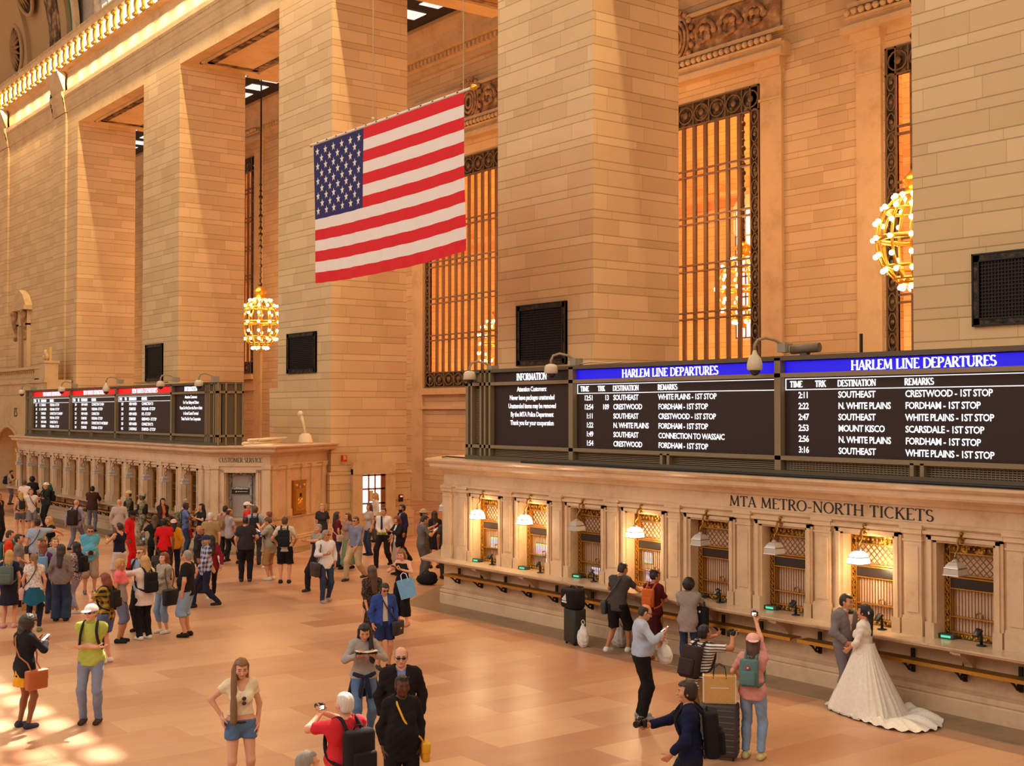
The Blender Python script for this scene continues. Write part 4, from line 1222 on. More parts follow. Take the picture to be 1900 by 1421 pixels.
def board(x0, x1, units, label, mirror):
    """units: list of (kind, xa, xb, data)"""
    t = thing('departure_board', label, 'departure board', (0,0,0))
    z0, z1 = BZ0, BZ1
    m = MB()
    m.box(x0, x1, BY+0.16, BY+0.9, z0, z1)
    m.box(x0-0.03, x1+0.03, BY-0.02, BY+0.95, z1-0.05, z1+0.03); m.box(x0-0.03, x1+0.03, BY-0.04, BY+0.95, z0-0.02, z0+0.09)
    ends = ((x0, x0+0.78), (x1-0.78, x1))
    m.obj('cabinet', BOARD_D, t)
    m = MB()
    for z, h in ((3.79, 0.075), (5.25, 0.075)): m.box(x0, x1, BY-0.02, BY+0.2, z, z+h)
    xs = set()
    for kind, a, b, dat in units:
        for x in (a, b-0.07): m.box(x, x+0.07, BY-0.02, BY+0.2, z0, z1)
        mid_ = (a+b)/2
        if kind == 'dep':
            for x in (mid_-0.13, mid_+0.06): m.box(x, x+0.07, BY-0.02, BY+0.2, z0, 3.82)
    for a, b in ends:
        for x in (a, a+0.17, b-0.24, b-0.07): m.box(x, x+0.07, BY-0.02, BY+0.2, z0, z1)
    # end faces
    for xe, sg in ((x0, -1), (x1, 1)):
        for y in (BY, BY+0.28, BY+0.62, BY+0.88): m.box(xe, xe+sg*0.06, y, y+0.06, z0, z1)
        for z in (3.79, 5.25): m.box(xe, xe+sg*0.06, BY, BY+0.94, z, z+0.075)
    m.obj('frame', BOARD, t)
    m = MB()
    for a, b in ends:
        for z in [3.62+0.03*k for k in range(6)]+[3.90+0.035*k for k in range(37)]:
            m.box(a+0.26, b-0.26, BY+0.09, BY+0.13, z, z+0.016)
        m.box(a+0.24, b-0.24, BY+0.10, BY+0.15, 5.34, 5.54)
    for kind, a, b, dat in units:
        for z in [3.62+0.035*k for k in range(5)]: m.box(a+0.1, b-0.1, BY+0.10, BY+0.13, z, z+0.018)
        if a > -16.0:
            x = a+0.12
            while x < b-0.12: m.box(x, x+0.012, BY+0.095, BY+0.105, 3.61, 3.79); x += 0.07
    m.obj('louvres', BOARD, t)
    for kind, a, b, dat in units:
        s = MB(); s.box(a+0.07, b-0.07, BY+0.10, BY+0.15, 3.865, 5.25); scr = s.obj('screen', SCREEN, t)
        h = MB(); h.box(a+0.09, b-0.09, BY+0.09, BY+0.15, 5.325, 5.53)
        put = lambda p, q, d: (p, BY+0.088-d, q)
        if kind == 'info':
            hs = h.obj('header_screen', SCREEN, t)
            L = MB(); tx = 'INFORMATION'; hh = 0.15; wd = serif_width(tx, hh, 0.0)
            k = min(1.0, (b-a-0.5)/wd)*0.95
            serif(L, tx, 0, 0, hh, lambda p, q, d: ((a+b)/2-wd*k/2+p*k, BY+0.085-d*0.3, 5.355+q), 0.19, 0.09)
            L.obj('headline', LED, hs); L = MB()
            for i, row in enumerate(dat): sans(L, row, (a+b)/2, 5.10-0.19*i, 0.108, lambda p, q, d: (p, BY+0.095-d, q), 'CENTER', 0.014, 0.90, 0, 0.88)
            L.obj('lettering', LED, scr)
        else:
            col, title, rows = dat
            hs = h.obj('header_screen', col, t)
            L = MB(); hh = 0.16; wd = serif_width(title, hh, 0.0)
            k = min(1.16, 0.66*(b-a)/wd)
            serif(L, title, 0, 0, hh, lambda p, q, d: ((a+b)/2-wd*k/2+p*k, BY+0.085-d*0.3, 5.345+q), 0.19, 0.085)
            L.obj('headline', LED, hs)
            L = MB(); sx = (b-a)/5.75
            for z in (5.215, 5.025): L.box(a+0.10, b-0.08, BY+0.085, BY+0.095, z, z+0.012)
            L.box(a+0.10, a+0.112, BY+0.085, BY+0.095, 5.025, 5.227)
            for tx, xo in (('TIME', 0.20), ('TRK', 0.76), ('DESTINATION', 1.24), ('REMARKS', 2.58)):
                hh = 0.105; wd = serif_width(tx, hh)
                serif(L, tx, 0, 0, hh, lambda p, q, d, xo=xo: (a+xo*sx+p*sx*1.02, BY+0.09-d*0.3, 5.075+q), 0.20, 0.10)
            for i, (tm, tk, ds, rm) in enumerate(rows):
                z = 4.882-0.191*i
                for s_, xo, al in ((tm, 0.62, 'RIGHT'), (tk, 1.12, 'RIGHT'), (ds, 1.25, 'LEFT'), (rm, 2.59, 'LEFT')):
                    if s_: sans(L, s_, a+xo*sx, z, 0.108, lambda p, q, d: (p, BY+0.095-d, q), al, 0.016, 0.92, 0, 0.95*sx)
            L.obj('timetable', LED, scr)
    return t
TH, TN = 'HARLEM LINE DEPARTURES', 'NEW HAVEN DEPARTURES'
board(-24.62, -2.9, [('info', -23.72, -20.72, INFO_R), ('dep', -20.72, -14.97, (BLUE, TH, DEP_R[0])), ('dep', -14.97, -9.22, (BLUE, TH, DEP_R[1])), ('dep', -9.22, -3.7, (BLUE, TH, DEP_R[2]))],
      'long departure board with blue headings on top of the near office at right', False)
board(-60.75, -39.1, [('dep', -59.9, -54.3, (RED, TN, DEP_L[0])), ('dep', -54.3, -48.7, (RED, TN, DEP_L[1])), ('dep', -48.7, -43.0, (RED, TN, DEP_L[2])), ('info', -43.0, -39.95, INFO_L)],
      'smaller-looking departure board with red headings on top of the far office at left', True)
# cameras, aerials and cables on the boards
def dome_camera(label, style):
    t = thing('dome_camera', label, 'security camera', (0,0,0), 0, 'dome cameras on the boards')
    arm = MB(); arm.tube([(0.32, 0.25, 0.0), (0.30, 0.2, 0.12), (0.22, 0.05, 0.22), (0.12, -0.1, 0.26), (0.03, -0.2, 0.22), (0, -0.24, 0.12), (0, -0.24, 0.02)], 0.028, 8); arm.obj('arm', plain('camera_arm', srgb(150, 130, 100) if style else srgb(52, 44, 38), 0.5), t)
    b = MB(); b.box(0.22, 0.40, 0.1, 0.32, 0.0, 0.16); b.obj('junction_box', plain('junction_grey', srgb(150, 140, 124), 0.6), t)
    b = MB()
    if style: b.lathe([(0.05,0.04),(0.11,0.02),(0.14,-0.03),(0.15,-0.15),(0.13,-0.17)], (0,-0.24,0), 14)
    else: b.lathe([(0.03,0.04),(0.05,-0.03),(0.11,-0.10),(0.14,-0.2),(0.14,-0.30),(0.12,-0.32)], (0,-0.24,0), 14)
    b.obj('housing', plain('camera_housing', srgb(206, 190, 162) if style else srgb(214, 206, 200), 0.4), t)
    b = MB(); b.ball((0,-0.24,-0.17 if style else -0.32), 0.10, 0, 10); b.obj('dome', plain('camera_dome', srgb(40, 38, 44), 0.1), t)
    return t
d1 = dome_camera('cream dome camera at the join of the information and first blue board', True); d1.location = (-21.05, BY-0.05, 5.63)
d0 = dome_camera('white teardrop camera hanging at the join of the two blue boards', False); d0.location = (-15.25, BY-0.05, 5.70)
dup(d1, (-24.1, BY-0.05, 5.56), 0, 'cream box camera at the left end of the near board', 'dome cameras on the boards')
dup(d1, (-60.4, BY-0.05, 5.62), 0, 'cream dome camera at the left end of the far board', 'dome cameras on the boards')
dup(d1, (-54.5, BY-0.05, 5.66), 0, 'cream dome camera at the first join of the far board', 'dome cameras on the boards')
dup(d0, (-48.95, BY-0.05, 5.74), 0, 'white teardrop camera in the middle of the far board', 'dome cameras on the boards')
dup(d1, (-43.3, BY-0.05, 5.70), 0, 'cream dome camera left of the far information panel', 'dome cameras on the boards')
dup(d1, (-39.9, BY-0.05, 5.66), 0, 'cream camera at the right end of the far board', 'dome cameras on the boards')
t = thing('tube_camera', 'grey cylinder camera lying on top of the near board', 'security camera', (-14.6, BY+0.25, 5.62))
m = MB(); m.tube([(-0.22,-0.05,0.13),(0.32,0.05,0.15)], 0.085, 12); m.obj('barrel', plain('brown_grey_tube', srgb(112, 94, 78), 0.5), t)
m = MB(); m.tube([(-0.235,-0.053,0.13),(-0.215,-0.05,0.13)], 0.08, 12); m.obj('lens', plain('pale_lens', srgb(200, 186, 160), 0.3), t)
m = MB(); m.box(-0.05, 0.1, -0.04, 0.06, 0.0, 0.06); m.obj('mount', BOARD_D, t)
for x, lab in ((-13.55, 'short dark aerial standing on the near board'), (-45.6, 'short dark aerial standing on the far board')):
    t = thing('aerial', lab, 'aerial', (x, BY+0.5, 5.62)); m = MB(); m.box(-0.02, 0.02, -0.02, 0.02, 0, 0.36); m.obj('rod', BRONZE_D, t)
    m = MB(); m.box(-0.05, 0.05, -0.05, 0.05, 0, 0.03); m.obj('foot', BOARD_D, t)
def cable(name, pts, label, mat, r=0.012):
    m = MB(); m.tube(pts, r, 6); tag(m.obj(name, mat), label, 'cable')
cable('cable', [(-20.7, BY+0.2, 5.66), (-20.2, BY+0.12, 5.70), (-19.8, BY+0.3, 5.66), (-19.3, BY+0.2, 5.67)], 'loose pale cable on top of the near board beside the cream dome camera', plain('pale_cable', srgb(196, 168, 130), 0.6), 0.018)
cable('cable', [(-47.5, BY+0.3, 5.75), (-46.4, BY+0.1, 5.72), (-45.0, BY+0.3, 5.70), (-43.6, BY+0.1, 5.70)], 'thin dark cable along the top of the far board', BLACK, 0.015)
cable('cable', [(-25.6, 17.15, 3.53), (-25.1, 16.95, 3.56), (-24.8, 17.3, 3.53), (-24.62, 17.2, 3.62)], 'dark cable curling on the roof at the left end of the near office', BLACK, 0.02)
cable('cable', [(-22, 16.83, 3.54), (-20, 16.88, 3.545), (-18, 16.82, 3.54), (-16.2, 16.9, 3.54), (-14, 16.84, 3.54), (-11, 16.88, 3.54), (-8, 16.82, 3.54)], 'dark cable lying along the roof edge under the near board', BLACK, 0.03)
# pipes and a spotlight on the roof of the far office
for k in range(4):
    m = MB(); m.tube([(-38.6-0.1*k, 17.9+0.25*k, 3.58+0.11*(k % 2)), (-39.6-0.2*k, 19.4+0.3*k, 3.60+0.11*(k % 2))], 0.045, 8)
    tag(m.obj('roof_pipe', plain('cream_pipe', srgb(232, 212, 180), 0.4)), 'cream pipe in the small pile on the roof of the far office', 'pipe', 'pipes on the far roof')
t = thing('spotlight', 'small cream spotlight on the roof of the far office, in front of the second pier', 'spotlight', (-39.9, 20.9, 3.51))
m = MB(); m.lathe([(0.28,0),(0.26,0.08),(0.2,0.3),(0.12,0.36)], (0,0,0), 10); m.obj('base', plain('cream_lamp_base', srgb(230, 206, 172), 0.4), t)
m = MB(); m.tube([(0,0,0.3),(-0.06,-0.05,0.7),(-0.14,-0.1,1.0)], [0.05,0.05,0.06], 8); m.ball((-0.16,-0.12,1.05), 0.11); m.obj('head', plain('cream_lamp_base', srgb(230, 206, 172), 0.4), t)

# dark vent grilles on the piers
def vent(x0, x1, z0, z1, label):
    t = thing('vent_grille', label, 'vent grille', ((x0+x1)/2, PY0, z0)); w = (x1-x0)/2; h = z1-z0; f = 0.16
    m = MB(); m.box(-w, w, -0.02, 0.0, 0, h); m.obj('back_plate', plain('vent_black', srgb(26, 20, 17), 0.8), t)
    m = MB()
    for a, b, c, d in ((-w, -w+f, 0, h), (w-f, w, 0, h), (-w, w, 0, f), (-w, w, h-f, h)): m.box(a, b, -0.07, 0, c, d)
    m.obj('border', ORN_BRONZE_D, t)
    m = MB()
    for a in (0, f-0.03):
        for p in ((-w+a, -w+a+0.03, a, h-a), (w-a-0.03, w-a, a, h-a), (-w+a, w-a, a, a+0.03), (-w+a, w-a, h-a-0.03, h-a)): m.box(p[0], p[1], -0.09, 0, p[2], p[3])
    k = -w+f+0.04
    while k < w-f: m.box(k, k+0.018, -0.045, -0.03, f, h-f); k += 0.07
    k = f+0.04
    while k < h-f: m.box(-w+f, w-f, -0.05, -0.028, k, k+0.018); k += 0.07
    m.obj('mesh', BRONZE_D, t)
ORN_BRONZE_D = ornate('black_relief', srgb(84, 66, 48), srgb(24, 18, 14), 7.0, 0.55, 0.3)
vent(-28.90, -26.66, 5.95, 7.70, 'square dark vent grille on the third pier above the near information panel')
vent(-14.15, -11.75, 6.30, 7.72, 'large dark vent grille on the pier at the right edge of the photo')
vent(-43.42, -41.12, 6.08, 7.60, 'small dark vent grille on the second pier under the flag')
vent(-58.1, -56.0, 6.05, 7.80, 'small dark vent grille on the far pier above the left board')
# ------------------------------------------------------------------ flag
t = thing('flag', 'large American flag hanging from a white pole between the piers', 'flag', (-28.25, 17.0, 12.30))
FW, FH = 7.55, 3.95
def fdisp(x, z):
    u = (x+FW/2)/FW; q = -z/FH
    y = 0.012*math.sin(u*26+q*2.0)*(0.35+0.65*q)+0.07*math.sin(u*7+1.0)*q+0.035*math.sin(u*40+q*6)*max(0, u-0.6)*q+0.02*math.sin(u*60+q*5)*q
    dz = -0.05*math.sin(u*4)*q+(0.14*q*(max(0, u-0.55)/0.45)**2)
    return x+0.10*q*(1-2*u)*0.5, y, z+dz-0.04
m = MB(); NX, NZ = 96, 78
for j in range(NZ+1):
    for i in range(NX+1): m.v.append(fdisp(-FW/2+FW*i/NX, -FH*j/NZ))
for j in range(NZ):
    for i in range(NX):
        a = j*(NX+1)+i
        st = int(j*13/NZ)
        canton = st < 7 and (i+0.5)/NX < 0.375
        m.f.append((a, a+NX+1, a+NX+2, a+1)); m.mi.append(2 if canton else (0 if st % 2 == 0 else 1)); m.sm.append(True)
m.obj('flag_cloth', [plain('flag_red', srgb(214, 22, 32), 0.8), plain('flag_white', srgb(232, 222, 214), 0.8), plain('flag_blue', srgb(38, 36, 92), 0.8)], t)
m = MB(); cw, ch = FW*0.375, FH*7/13
for r_ in range(9):
    for c_ in range(6 if r_ % 2 == 0 else 5):
        cx = -FW/2+cw*(2*c_+1+(r_ % 2))/12; cz = -ch*(r_+1)/10; R = 0.125
        ptsx = []
        for q in range(10):
            a = PI/2+q*PI/5; rr = R if q % 2 == 0 else R*0.4
            x, y, z = fdisp(cx+rr*math.cos(a)*0.95, cz+rr*math.sin(a)); ptsx.append((x, y-0.012, z))
        x, y, z = fdisp(cx, cz)
        m.add(ptsx+[(x, y-0.012, z)], [(q, (q+1) % 10, 10) for q in range(10)])
m.obj('stars', plain('flag_white', srgb(232, 222, 214), 0.8), t)
m = MB(); m.tube([(-FW/2-0.12, 0, 0.0), (FW/2+0.35, 0, 0.0)], 0.035, 8); m.ball((-FW/2-0.15, 0, 0), 0.06, 1); m.ball((FW/2+0.4, 0, 0), 0.07, 1, 10, (2, 1, 1))
m.obj('pole', [WHITE, GOLD], t)
m = MB()
for k in range(14): m.tube([(-FW/2+0.3+k*0.54+0.045*math.cos(a), 0.045*math.sin(a), 0.0) for a in [2*PI*u/8 for u in range(8)]], 0.012, 4, 0, True)
m.obj('rings', BLACK, t)
m = MB(); m.tube([(-0.45, 0, 0.02), (-0.45, 0, 22)], 0.016, 5); m.tube([(FW/2-0.02, 0, 0.02), (FW/2-0.02, 0, 22)], 0.016, 5); m.ball((-0.45, 0, 0.12), 0.05)
m.obj('hanging_wires', plain('wire', srgb(210, 190, 160), 0.5), t)
# ------------------------------------------------------------------ chandeliers
def chandelier(label):
    t = thing('chandelier', label, 'chandelier', (0,0,0), 0, 'globe chandeliers')
    R, Hh = 1.14, 1.42
    m = MB(); m.tube([(0,0,1.9),(0,0,15.4)], 0.05, 8)
    k = 2.2
    while k < 8: m.ball((0,0,k), 0.09 if int(k*2) % 2 else 0.13, 0, 8); k += 0.36
    m.obj('rod', BRONZE_D, t)
    m = MB(); m.lathe([(0.08,2.1),(0.34,1.86),(0.38,1.74),(0.26,1.62),(0.30,1.48),(0.5,1.38),(0.52,1.3)], (0,0,0), 16); m.obj('crown', GOLD, t)
    for k in range(12):
        a = 2*PI*k/12
        r = MB()
        pts = [(R*math.sin(u)*math.cos(a), R*math.sin(u)*math.sin(a), Hh*math.cos(u)) for u in [0.36+ (2.72-0.36)*q/16 for q in range(17)]]
        r.tube(pts, 0.05, 6)
        r.obj('rib', GOLD, t)
    m = MB()
    for z in (0.85, 0.0, -0.85, -1.2):
        rr = R*math.sqrt(max(0, 1-(z/Hh)**2))
        m.tube([(rr*math.cos(a), rr*math.sin(a), z) for a in [2*PI*u/28 for u in range(28)]], 0.06 if z else 0.09, 6, 0, True)
    m.lathe([(0.02,-1.72),(0.12,-1.62),(0.16,-1.5),(0.5,-1.38),(0.56,-1.24)], (0,0,0), 16)
    m.obj('hoops', GOLD, t)
    bb = MB(); bb.ball((0,0,0), 0.078, 0, 8); me = bb.mesh('bulb', BULB)
    def put(x, y, z):
        o = bpy.data.objects.new('bulb', me); COL.objects.link(o); o.parent = t; o.location = (x, y, z)
    for q, u in enumerate((0.52, 0.87, 1.22, 1.57, 1.92, 2.27)):
        for k in range(12):
            a = 2*PI*k/12+(0.0)
            rr = (R+0.1)*math.sin(u); put(rr*math.cos(a), rr*math.sin(a), (Hh+0.06)*math.cos(u))
    for k in range(10):
        a = 2*PI*k/10; put(0.45*math.cos(a), 0.45*math.sin(a), -1.47)
    return t
ch = chandelier('round gilded chandelier of glowing bulbs half hidden by the pier at right'); ch.location = (-22.8, 32.4, 9.85)
dup(ch, (-66.3, 31.8, 9.75), 0, 'round gilded chandelier of glowing bulbs between the two left piers', 'globe chandeliers')
dup(ch, (-56.5, 41.6, 8.4), 0, 'chandelier seen through the grille left of the third pier', 'globe chandeliers')
dup(ch, (-37.6, 41.0, 10.0), 0, 'chandelier glimpsed through the right edge of the grille right of the third pier', 'globe chandeliers')
# ================================================================== people: smooth distance-field figures
def seg_d(P, a, b, ra, rb, fl=1.0, fdir=None):
    a = np.asarray(a, float); b = np.asarray(b, float)
    Q = P-a; d = b-a
    L2 = float(d@d)
    t = np.clip((Q@d)/L2, 0, 1) if L2 > 1e-12 else np.zeros(len(P))
    R = Q-t[:, None]*d
    if fdir is not None and fl != 1.0:
        c = R@fdir
        R = R+(c*(1/fl-1))[:, None]*fdir
    return np.sqrt((R*R).sum(1))-(ra+(rb-ra)*t)
def ell_d(P, c, r, rot=None):
    Q = P-np.asarray(c, float)
    if rot is not None: Q = Q@rot
    r = np.asarray(r, float)
    k = np.sqrt(((Q/r)**2).sum(1)); k2 = np.sqrt(((Q/(r*r))**2).sum(1))
    return np.where(k2 > 1e-9, k*(k-1)/np.maximum(k2, 1e-9), -r.min())
def smin(a, b, k):
    h = np.clip(0.5+0.5*(b-a)/k, 0, 1)
    return b+(a-b)*h-k*h*(1-h)
def surf(fn, lo, hi, h):
    """naive surface nets; fn maps (N,3) to distances"""
    lo = np.asarray(lo, float); hi = np.asarray(hi, float)
    n = np.maximum(3, np.ceil((hi-lo)/h).astype(int)+1)
    ax = [lo[i]+h*np.arange(n[i]) for i in range(3)]
    X, Y, Z = np.meshgrid(*ax, indexing='ij')
    D = fn(np.stack([X.ravel(), Y.ravel(), Z.ravel()], 1)).reshape(n)
    ins = D < 0
    nx, ny, nz = n
    cnt = np.zeros((nx-1, ny-1, nz-1), int)
    off = [(i, j, k) for i in (0, 1) for j in (0, 1) for k in (0, 1)]
    sl = lambda A, o: A[o[0]:nx-1+o[0], o[1]:ny-1+o[1], o[2]:nz-1+o[2]]
    for o in off: cnt += sl(ins, o)
    act = (cnt > 0) & (cnt < 8)
    idx = np.argwhere(act)
    if len(idx) == 0: return np.zeros((0, 3)), np.zeros((0, 4), int)
    ids = -np.ones(act.shape, int); ids[act] = np.arange(len(idx))
    acc = np.zeros((len(idx), 3)); num = np.zeros(len(idx))
    for a in off:
        for axis in range(3):
            if a[axis] == 1: continue
            b = list(a); b[axis] = 1; b = tuple(b)
            da = D[idx[:, 0]+a[0], idx[:, 1]+a[1], idx[:, 2]+a[2]]; db = D[idx[:, 0]+b[0], idx[:, 1]+b[1], idx[:, 2]+b[2]]
            cr = (da < 0) != (db < 0)
            t = np.where(cr, da/np.where(np.abs(da-db) < 1e-12, 1, da-db), 0)
            p = np.tile(np.array(a, float), (len(idx), 1)); p[:, axis] += t
            acc += np.where(cr[:, None], p, 0); num += cr
    V = lo+h*(idx+acc/np.maximum(num, 1)[:, None])
    quads = []
    for axis in range(3):
        u, v = [(1, 2), (2, 0), (0, 1)][axis]
        s = [slice(0, n[0]), slice(0, n[1]), slice(0, n[2])]
        s0 = list(s); s1 = list(s); s0[axis] = slice(0, n[axis]-1); s1[axis] = slice(1, n[axis])
        A = ins[tuple(s0)]; B = ins[tuple(s1)]
        e = np.argwhere(A != B)
        e = e[(e[:, u] > 0) & (e[:, v] > 0) & (e[:, u] < n[u]-1) & (e[:, v] < n[v]-1)]
        if len(e) == 0: continue
        def cell(du, dv):
            q = e.copy(); q[:, u] -= du; q[:, v] -= dv
            return ids[q[:, 0], q[:, 1], q[:, 2]]
        q = np.stack([cell(1, 1), cell(0, 1), cell(0, 0), cell(1, 0)], 1)
        fl = ~A[e[:, 0], e[:, 1], e[:, 2]]
        q[fl] = q[fl][:, ::-1]
        quads.append(q)
    return V, np.concatenate(quads)
def np_mesh(name, V, F, mats, mi=None):
    me = bpy.data.meshes.new(name)
    me.vertices.add(len(V)); me.vertices.foreach_set('co', np.asarray(V, np.float32).ravel())
    k = F.shape[1]
    me.loops.add(F.size); me.loops.foreach_set('vertex_index', F.ravel().astype(np.int32))
    me.polygons.add(len(F))
    me.polygons.foreach_set('loop_start', (np.arange(len(F))*k).astype(np.int32))
    me.polygons.foreach_set('use_smooth', np.ones(len(F), bool))
    for m in (mats if isinstance(mats, (list, tuple)) else [mats]): me.materials.append(m)
    if mi is not None: me.polygons.foreach_set('material_index', mi.astype(np.int32))
    me.update(calc_edges=True)
    return me

# ---- canonical head: origin at the skull centre, +Y is the face, unit metres for a 1.75 m adult
def head_fn(P):
    d = ell_d(P, (0, -0.012, 0.025), (0.074, 0.094, 0.088))
    d = smin(d, ell_d(P, (0, 0.022, -0.045), (0.056, 0.064, 0.074)), 0.045)
    d = smin(d, ell_d(P, (0, 0.062, -0.088), (0.026, 0.022, 0.022)), 0.03)          # chin
    d = smin(d, seg_d(P, (0, 0.086, 0.012), (0, 0.104, -0.030), 0.008, 0.013), 0.012)   # nose
    d = smin(d, seg_d(P, (-0.040, 0.072, 0.026), (0.040, 0.072, 0.026), 0.012, 0.012), 0.02)  # brow
    d = smin(d, seg_d(P, (-0.018, 0.080, -0.058), (0.018, 0.080, -0.058), 0.008, 0.008), 0.012)  # lips
    for s in (-1, 1):
        d = smin(d, ell_d(P, (s*0.048, 0.055, -0.022), (0.022, 0.022, 0.022)), 0.03)
        e = ell_d(P, (s*0.033, 0.092, 0.006), (0.016, 0.014, 0.011))
        d = np.maximum(d, -(e))*0.35+d*0.65                                          # eye hollows
        d = smin(d, ell_d(P, (s*0.077, -0.008, -0.008), (0.010, 0.020, 0.032)), 0.008)  # ears
    d = smin(d, seg_d(P, (0, -0.012, -0.07), (0, -0.030, -0.19), 0.052, 0.055), 0.03)
    return d
HV, HF = surf(head_fn, (-0.11, -0.13, -0.17), (0.11, 0.14, 0.14), 0.0058)
hc = HV[HF].mean(1)
HMI = np.zeros(len(HF), int)
lip = (np.abs(hc[:, 0]) < 0.024) & (np.abs(hc[:, 2]+0.058) < 0.009) & (hc[:, 1] > 0.06); HMI[lip] = 1
for s in (-1, 1):
    HMI[(np.abs(hc[:, 0]-s*0.033) < 0.012) & (np.abs(hc[:, 2]-0.005) < 0.0048) & (hc[:, 1] > 0.05)] = 2
    HMI[(np.abs(hc[:, 0]-s*0.034) < 0.017) & (np.abs(hc[:, 2]-0.031) < 0.0042) & (hc[:, 1] > 0.05)] = 3
# ---- canonical hands: wrist at the origin, fingers along -Z, palm facing -X (left hand's palm to the right)
def hand_fn_maker(curl, spread):
    def fn(P):
        d = seg_d(P, (0, 0, 0.03), (0, 0.0, -0.02), 0.026, 0.027, 0.75, np.array([1.0, 0, 0]))
        pal = None
        for k in range(4):
            y = 0.030-0.019*k
            q = seg_d(P, (0, y*0.6, -0.015), (0, y, -0.085+0.004*abs(k-1)), 0.014, 0.0115)
            pal = q if pal is None else smin(pal, q, 0.012)
        d = smin(d, pal, 0.02)
        for k, L in enumerate((0.072, 0.080, 0.074, 0.058)):
            y = 0.030-0.019*k
            p = np.array([0, y, -0.085+0.004*abs(k-1)]); a = curl*0.55
            for j, f in enumerate((0.45, 0.32, 0.23)):
                dv = np.array([-math.sin(a), spread*(1.5-k)*0.12, -math.cos(a)])*L*f
                d = smin(d, seg_d(P, p, p+dv, 0.0098-0.001*j, 0.0092-0.001*j), 0.004)
                p = p+dv; a += curl*0.8
        p = np.array([-0.004, 0.026, -0.02])
        for dv, r in ((np.array([-0.016, 0.024, -0.030]), 0.014), (np.array([-0.014-0.010*curl, 0.008, -0.028]), 0.011), (np.array([-0.012-0.008*curl, -0.002, -0.020]), 0.0095)):
            d = smin(d, seg_d(P, p, p+dv, r, r*0.9), 0.008); p = p+dv
        return d
    return fn
HANDS = {}
for nm, cu, spd in (('relaxed', 0.45, 0.3), ('grip', 1.25, 0.1), ('open', 0.15, 0.9)):
    HANDS[nm] = surf(hand_fn_maker(cu, spd), (-0.10, -0.08, -0.20), (0.05, 0.08, 0.05), 0.0062)

SKIN = {'pale': srgb(222, 164, 134), 'fair': srgb(208, 146, 112), 'tan': srgb(184, 122, 84), 'brown': srgb(132, 82, 54), 'dark': srgb(92, 56, 38)}
HAIRC = {'black': srgb(26, 19, 18), 'dark': srgb(48, 32, 25), 'brown': srgb(84, 54, 36), 'auburn': srgb(122, 56, 24), 'blond': srgb(186, 142, 84), 'grey': srgb(142, 132, 122), 'white': srgb(212, 202, 190), 'light': srgb(128, 92, 56)}
def skin_mat(k): return plain('skin_'+k, SKIN[k], 0.55, 0, 0.3)
def hair_mat(k):
    key = ('hair', k)
    if key in MATS: return MATS[key]
    m, t, b = newmat('hair_'+k); g = G(t)
    mp = g.n('ShaderNodeMapping'); mp.inputs['Scale'].default_value = (60, 60, 6); t.links.new(g.obj(), mp.inputs[0])
    c = HAIRC[k]; f = g.noise(mp.outputs[0], 1.0, 4)
    t.links.new(g.mix(f, c4(tuple(v*0.6 for v in c)), c4(tuple(min(1, v*1.35) for v in c))), b.inputs['Base Color'])
    b.inputs['Roughness'].default_value = 0.5
    g.bump(f, 0.4, 0.01, b)
    MATS[key] = m
    return m
CLOTH = {}
def cloth(spec):
    """'r,g,b' colour triple, or (kind, colour, colour) for patterned cloth"""
    key = str(spec)
    if key in CLOTH: return CLOTH[key]
    m, t, b = newmat('cloth'); g = G(t)
    b.inputs['Roughness'].default_value = 0.85; b.inputs['Specular IOR Level'].default_value = 0.2
    ob = g.obj(); n = g.noise(ob, 22, 4)
    if isinstance(spec[0], str):
        kind, ca, cb = spec[0], srgb(*spec[1]), srgb(*spec[2])
        s = g.n('ShaderNodeSeparateXYZ'); t.links.new(ob, s.inputs[0])
        if kind == 'stripe':
            f = g.m('GREATER_THAN', g.m('FRACT', g.m('MULTIPLY', s.outputs[2], 24.0)), 0.62); f2 = f
        elif kind == 'plaid':
            fx = g.m('GREATER_THAN', g.m('FRACT', g.m('MULTIPLY', g.m('ADD', s.outputs[0], s.outputs[1]), 9.0)), 0.5)
            fz = g.m('GREATER_THAN', g.m('FRACT', g.m('MULTIPLY', s.outputs[2], 9.0)), 0.5)
            f = g.m('MULTIPLY', g.m('ADD', fx, fz), 0.5)
        elif kind == 'yoke':       # upper part one colour, lower the other
            f = g.m('LESS_THAN', s.outputs[2], 1.25)
        elif kind == 'denim':
            f = g.noise(ob, 5.0, 3)
        else:                      # camo, floral
            f = g.m('GREATER_THAN', g.noise(ob, 16.0 if kind == 'camo' else 30.0, 2), 0.52)
        col = g.mix(f, c4(ca), c4(cb))
    else:
        c = srgb(*spec)
        col = g.mix(n, c4(tuple(v*0.82 for v in c)), c4(tuple(min(1, v*1.12) for v in c)))
    t.links.new(col, b.inputs['Base Color'])
    g.bump(g.noise(ob, 9.0, 3), 0.25, 0.03, b)
    CLOTH[key] = m
    return m

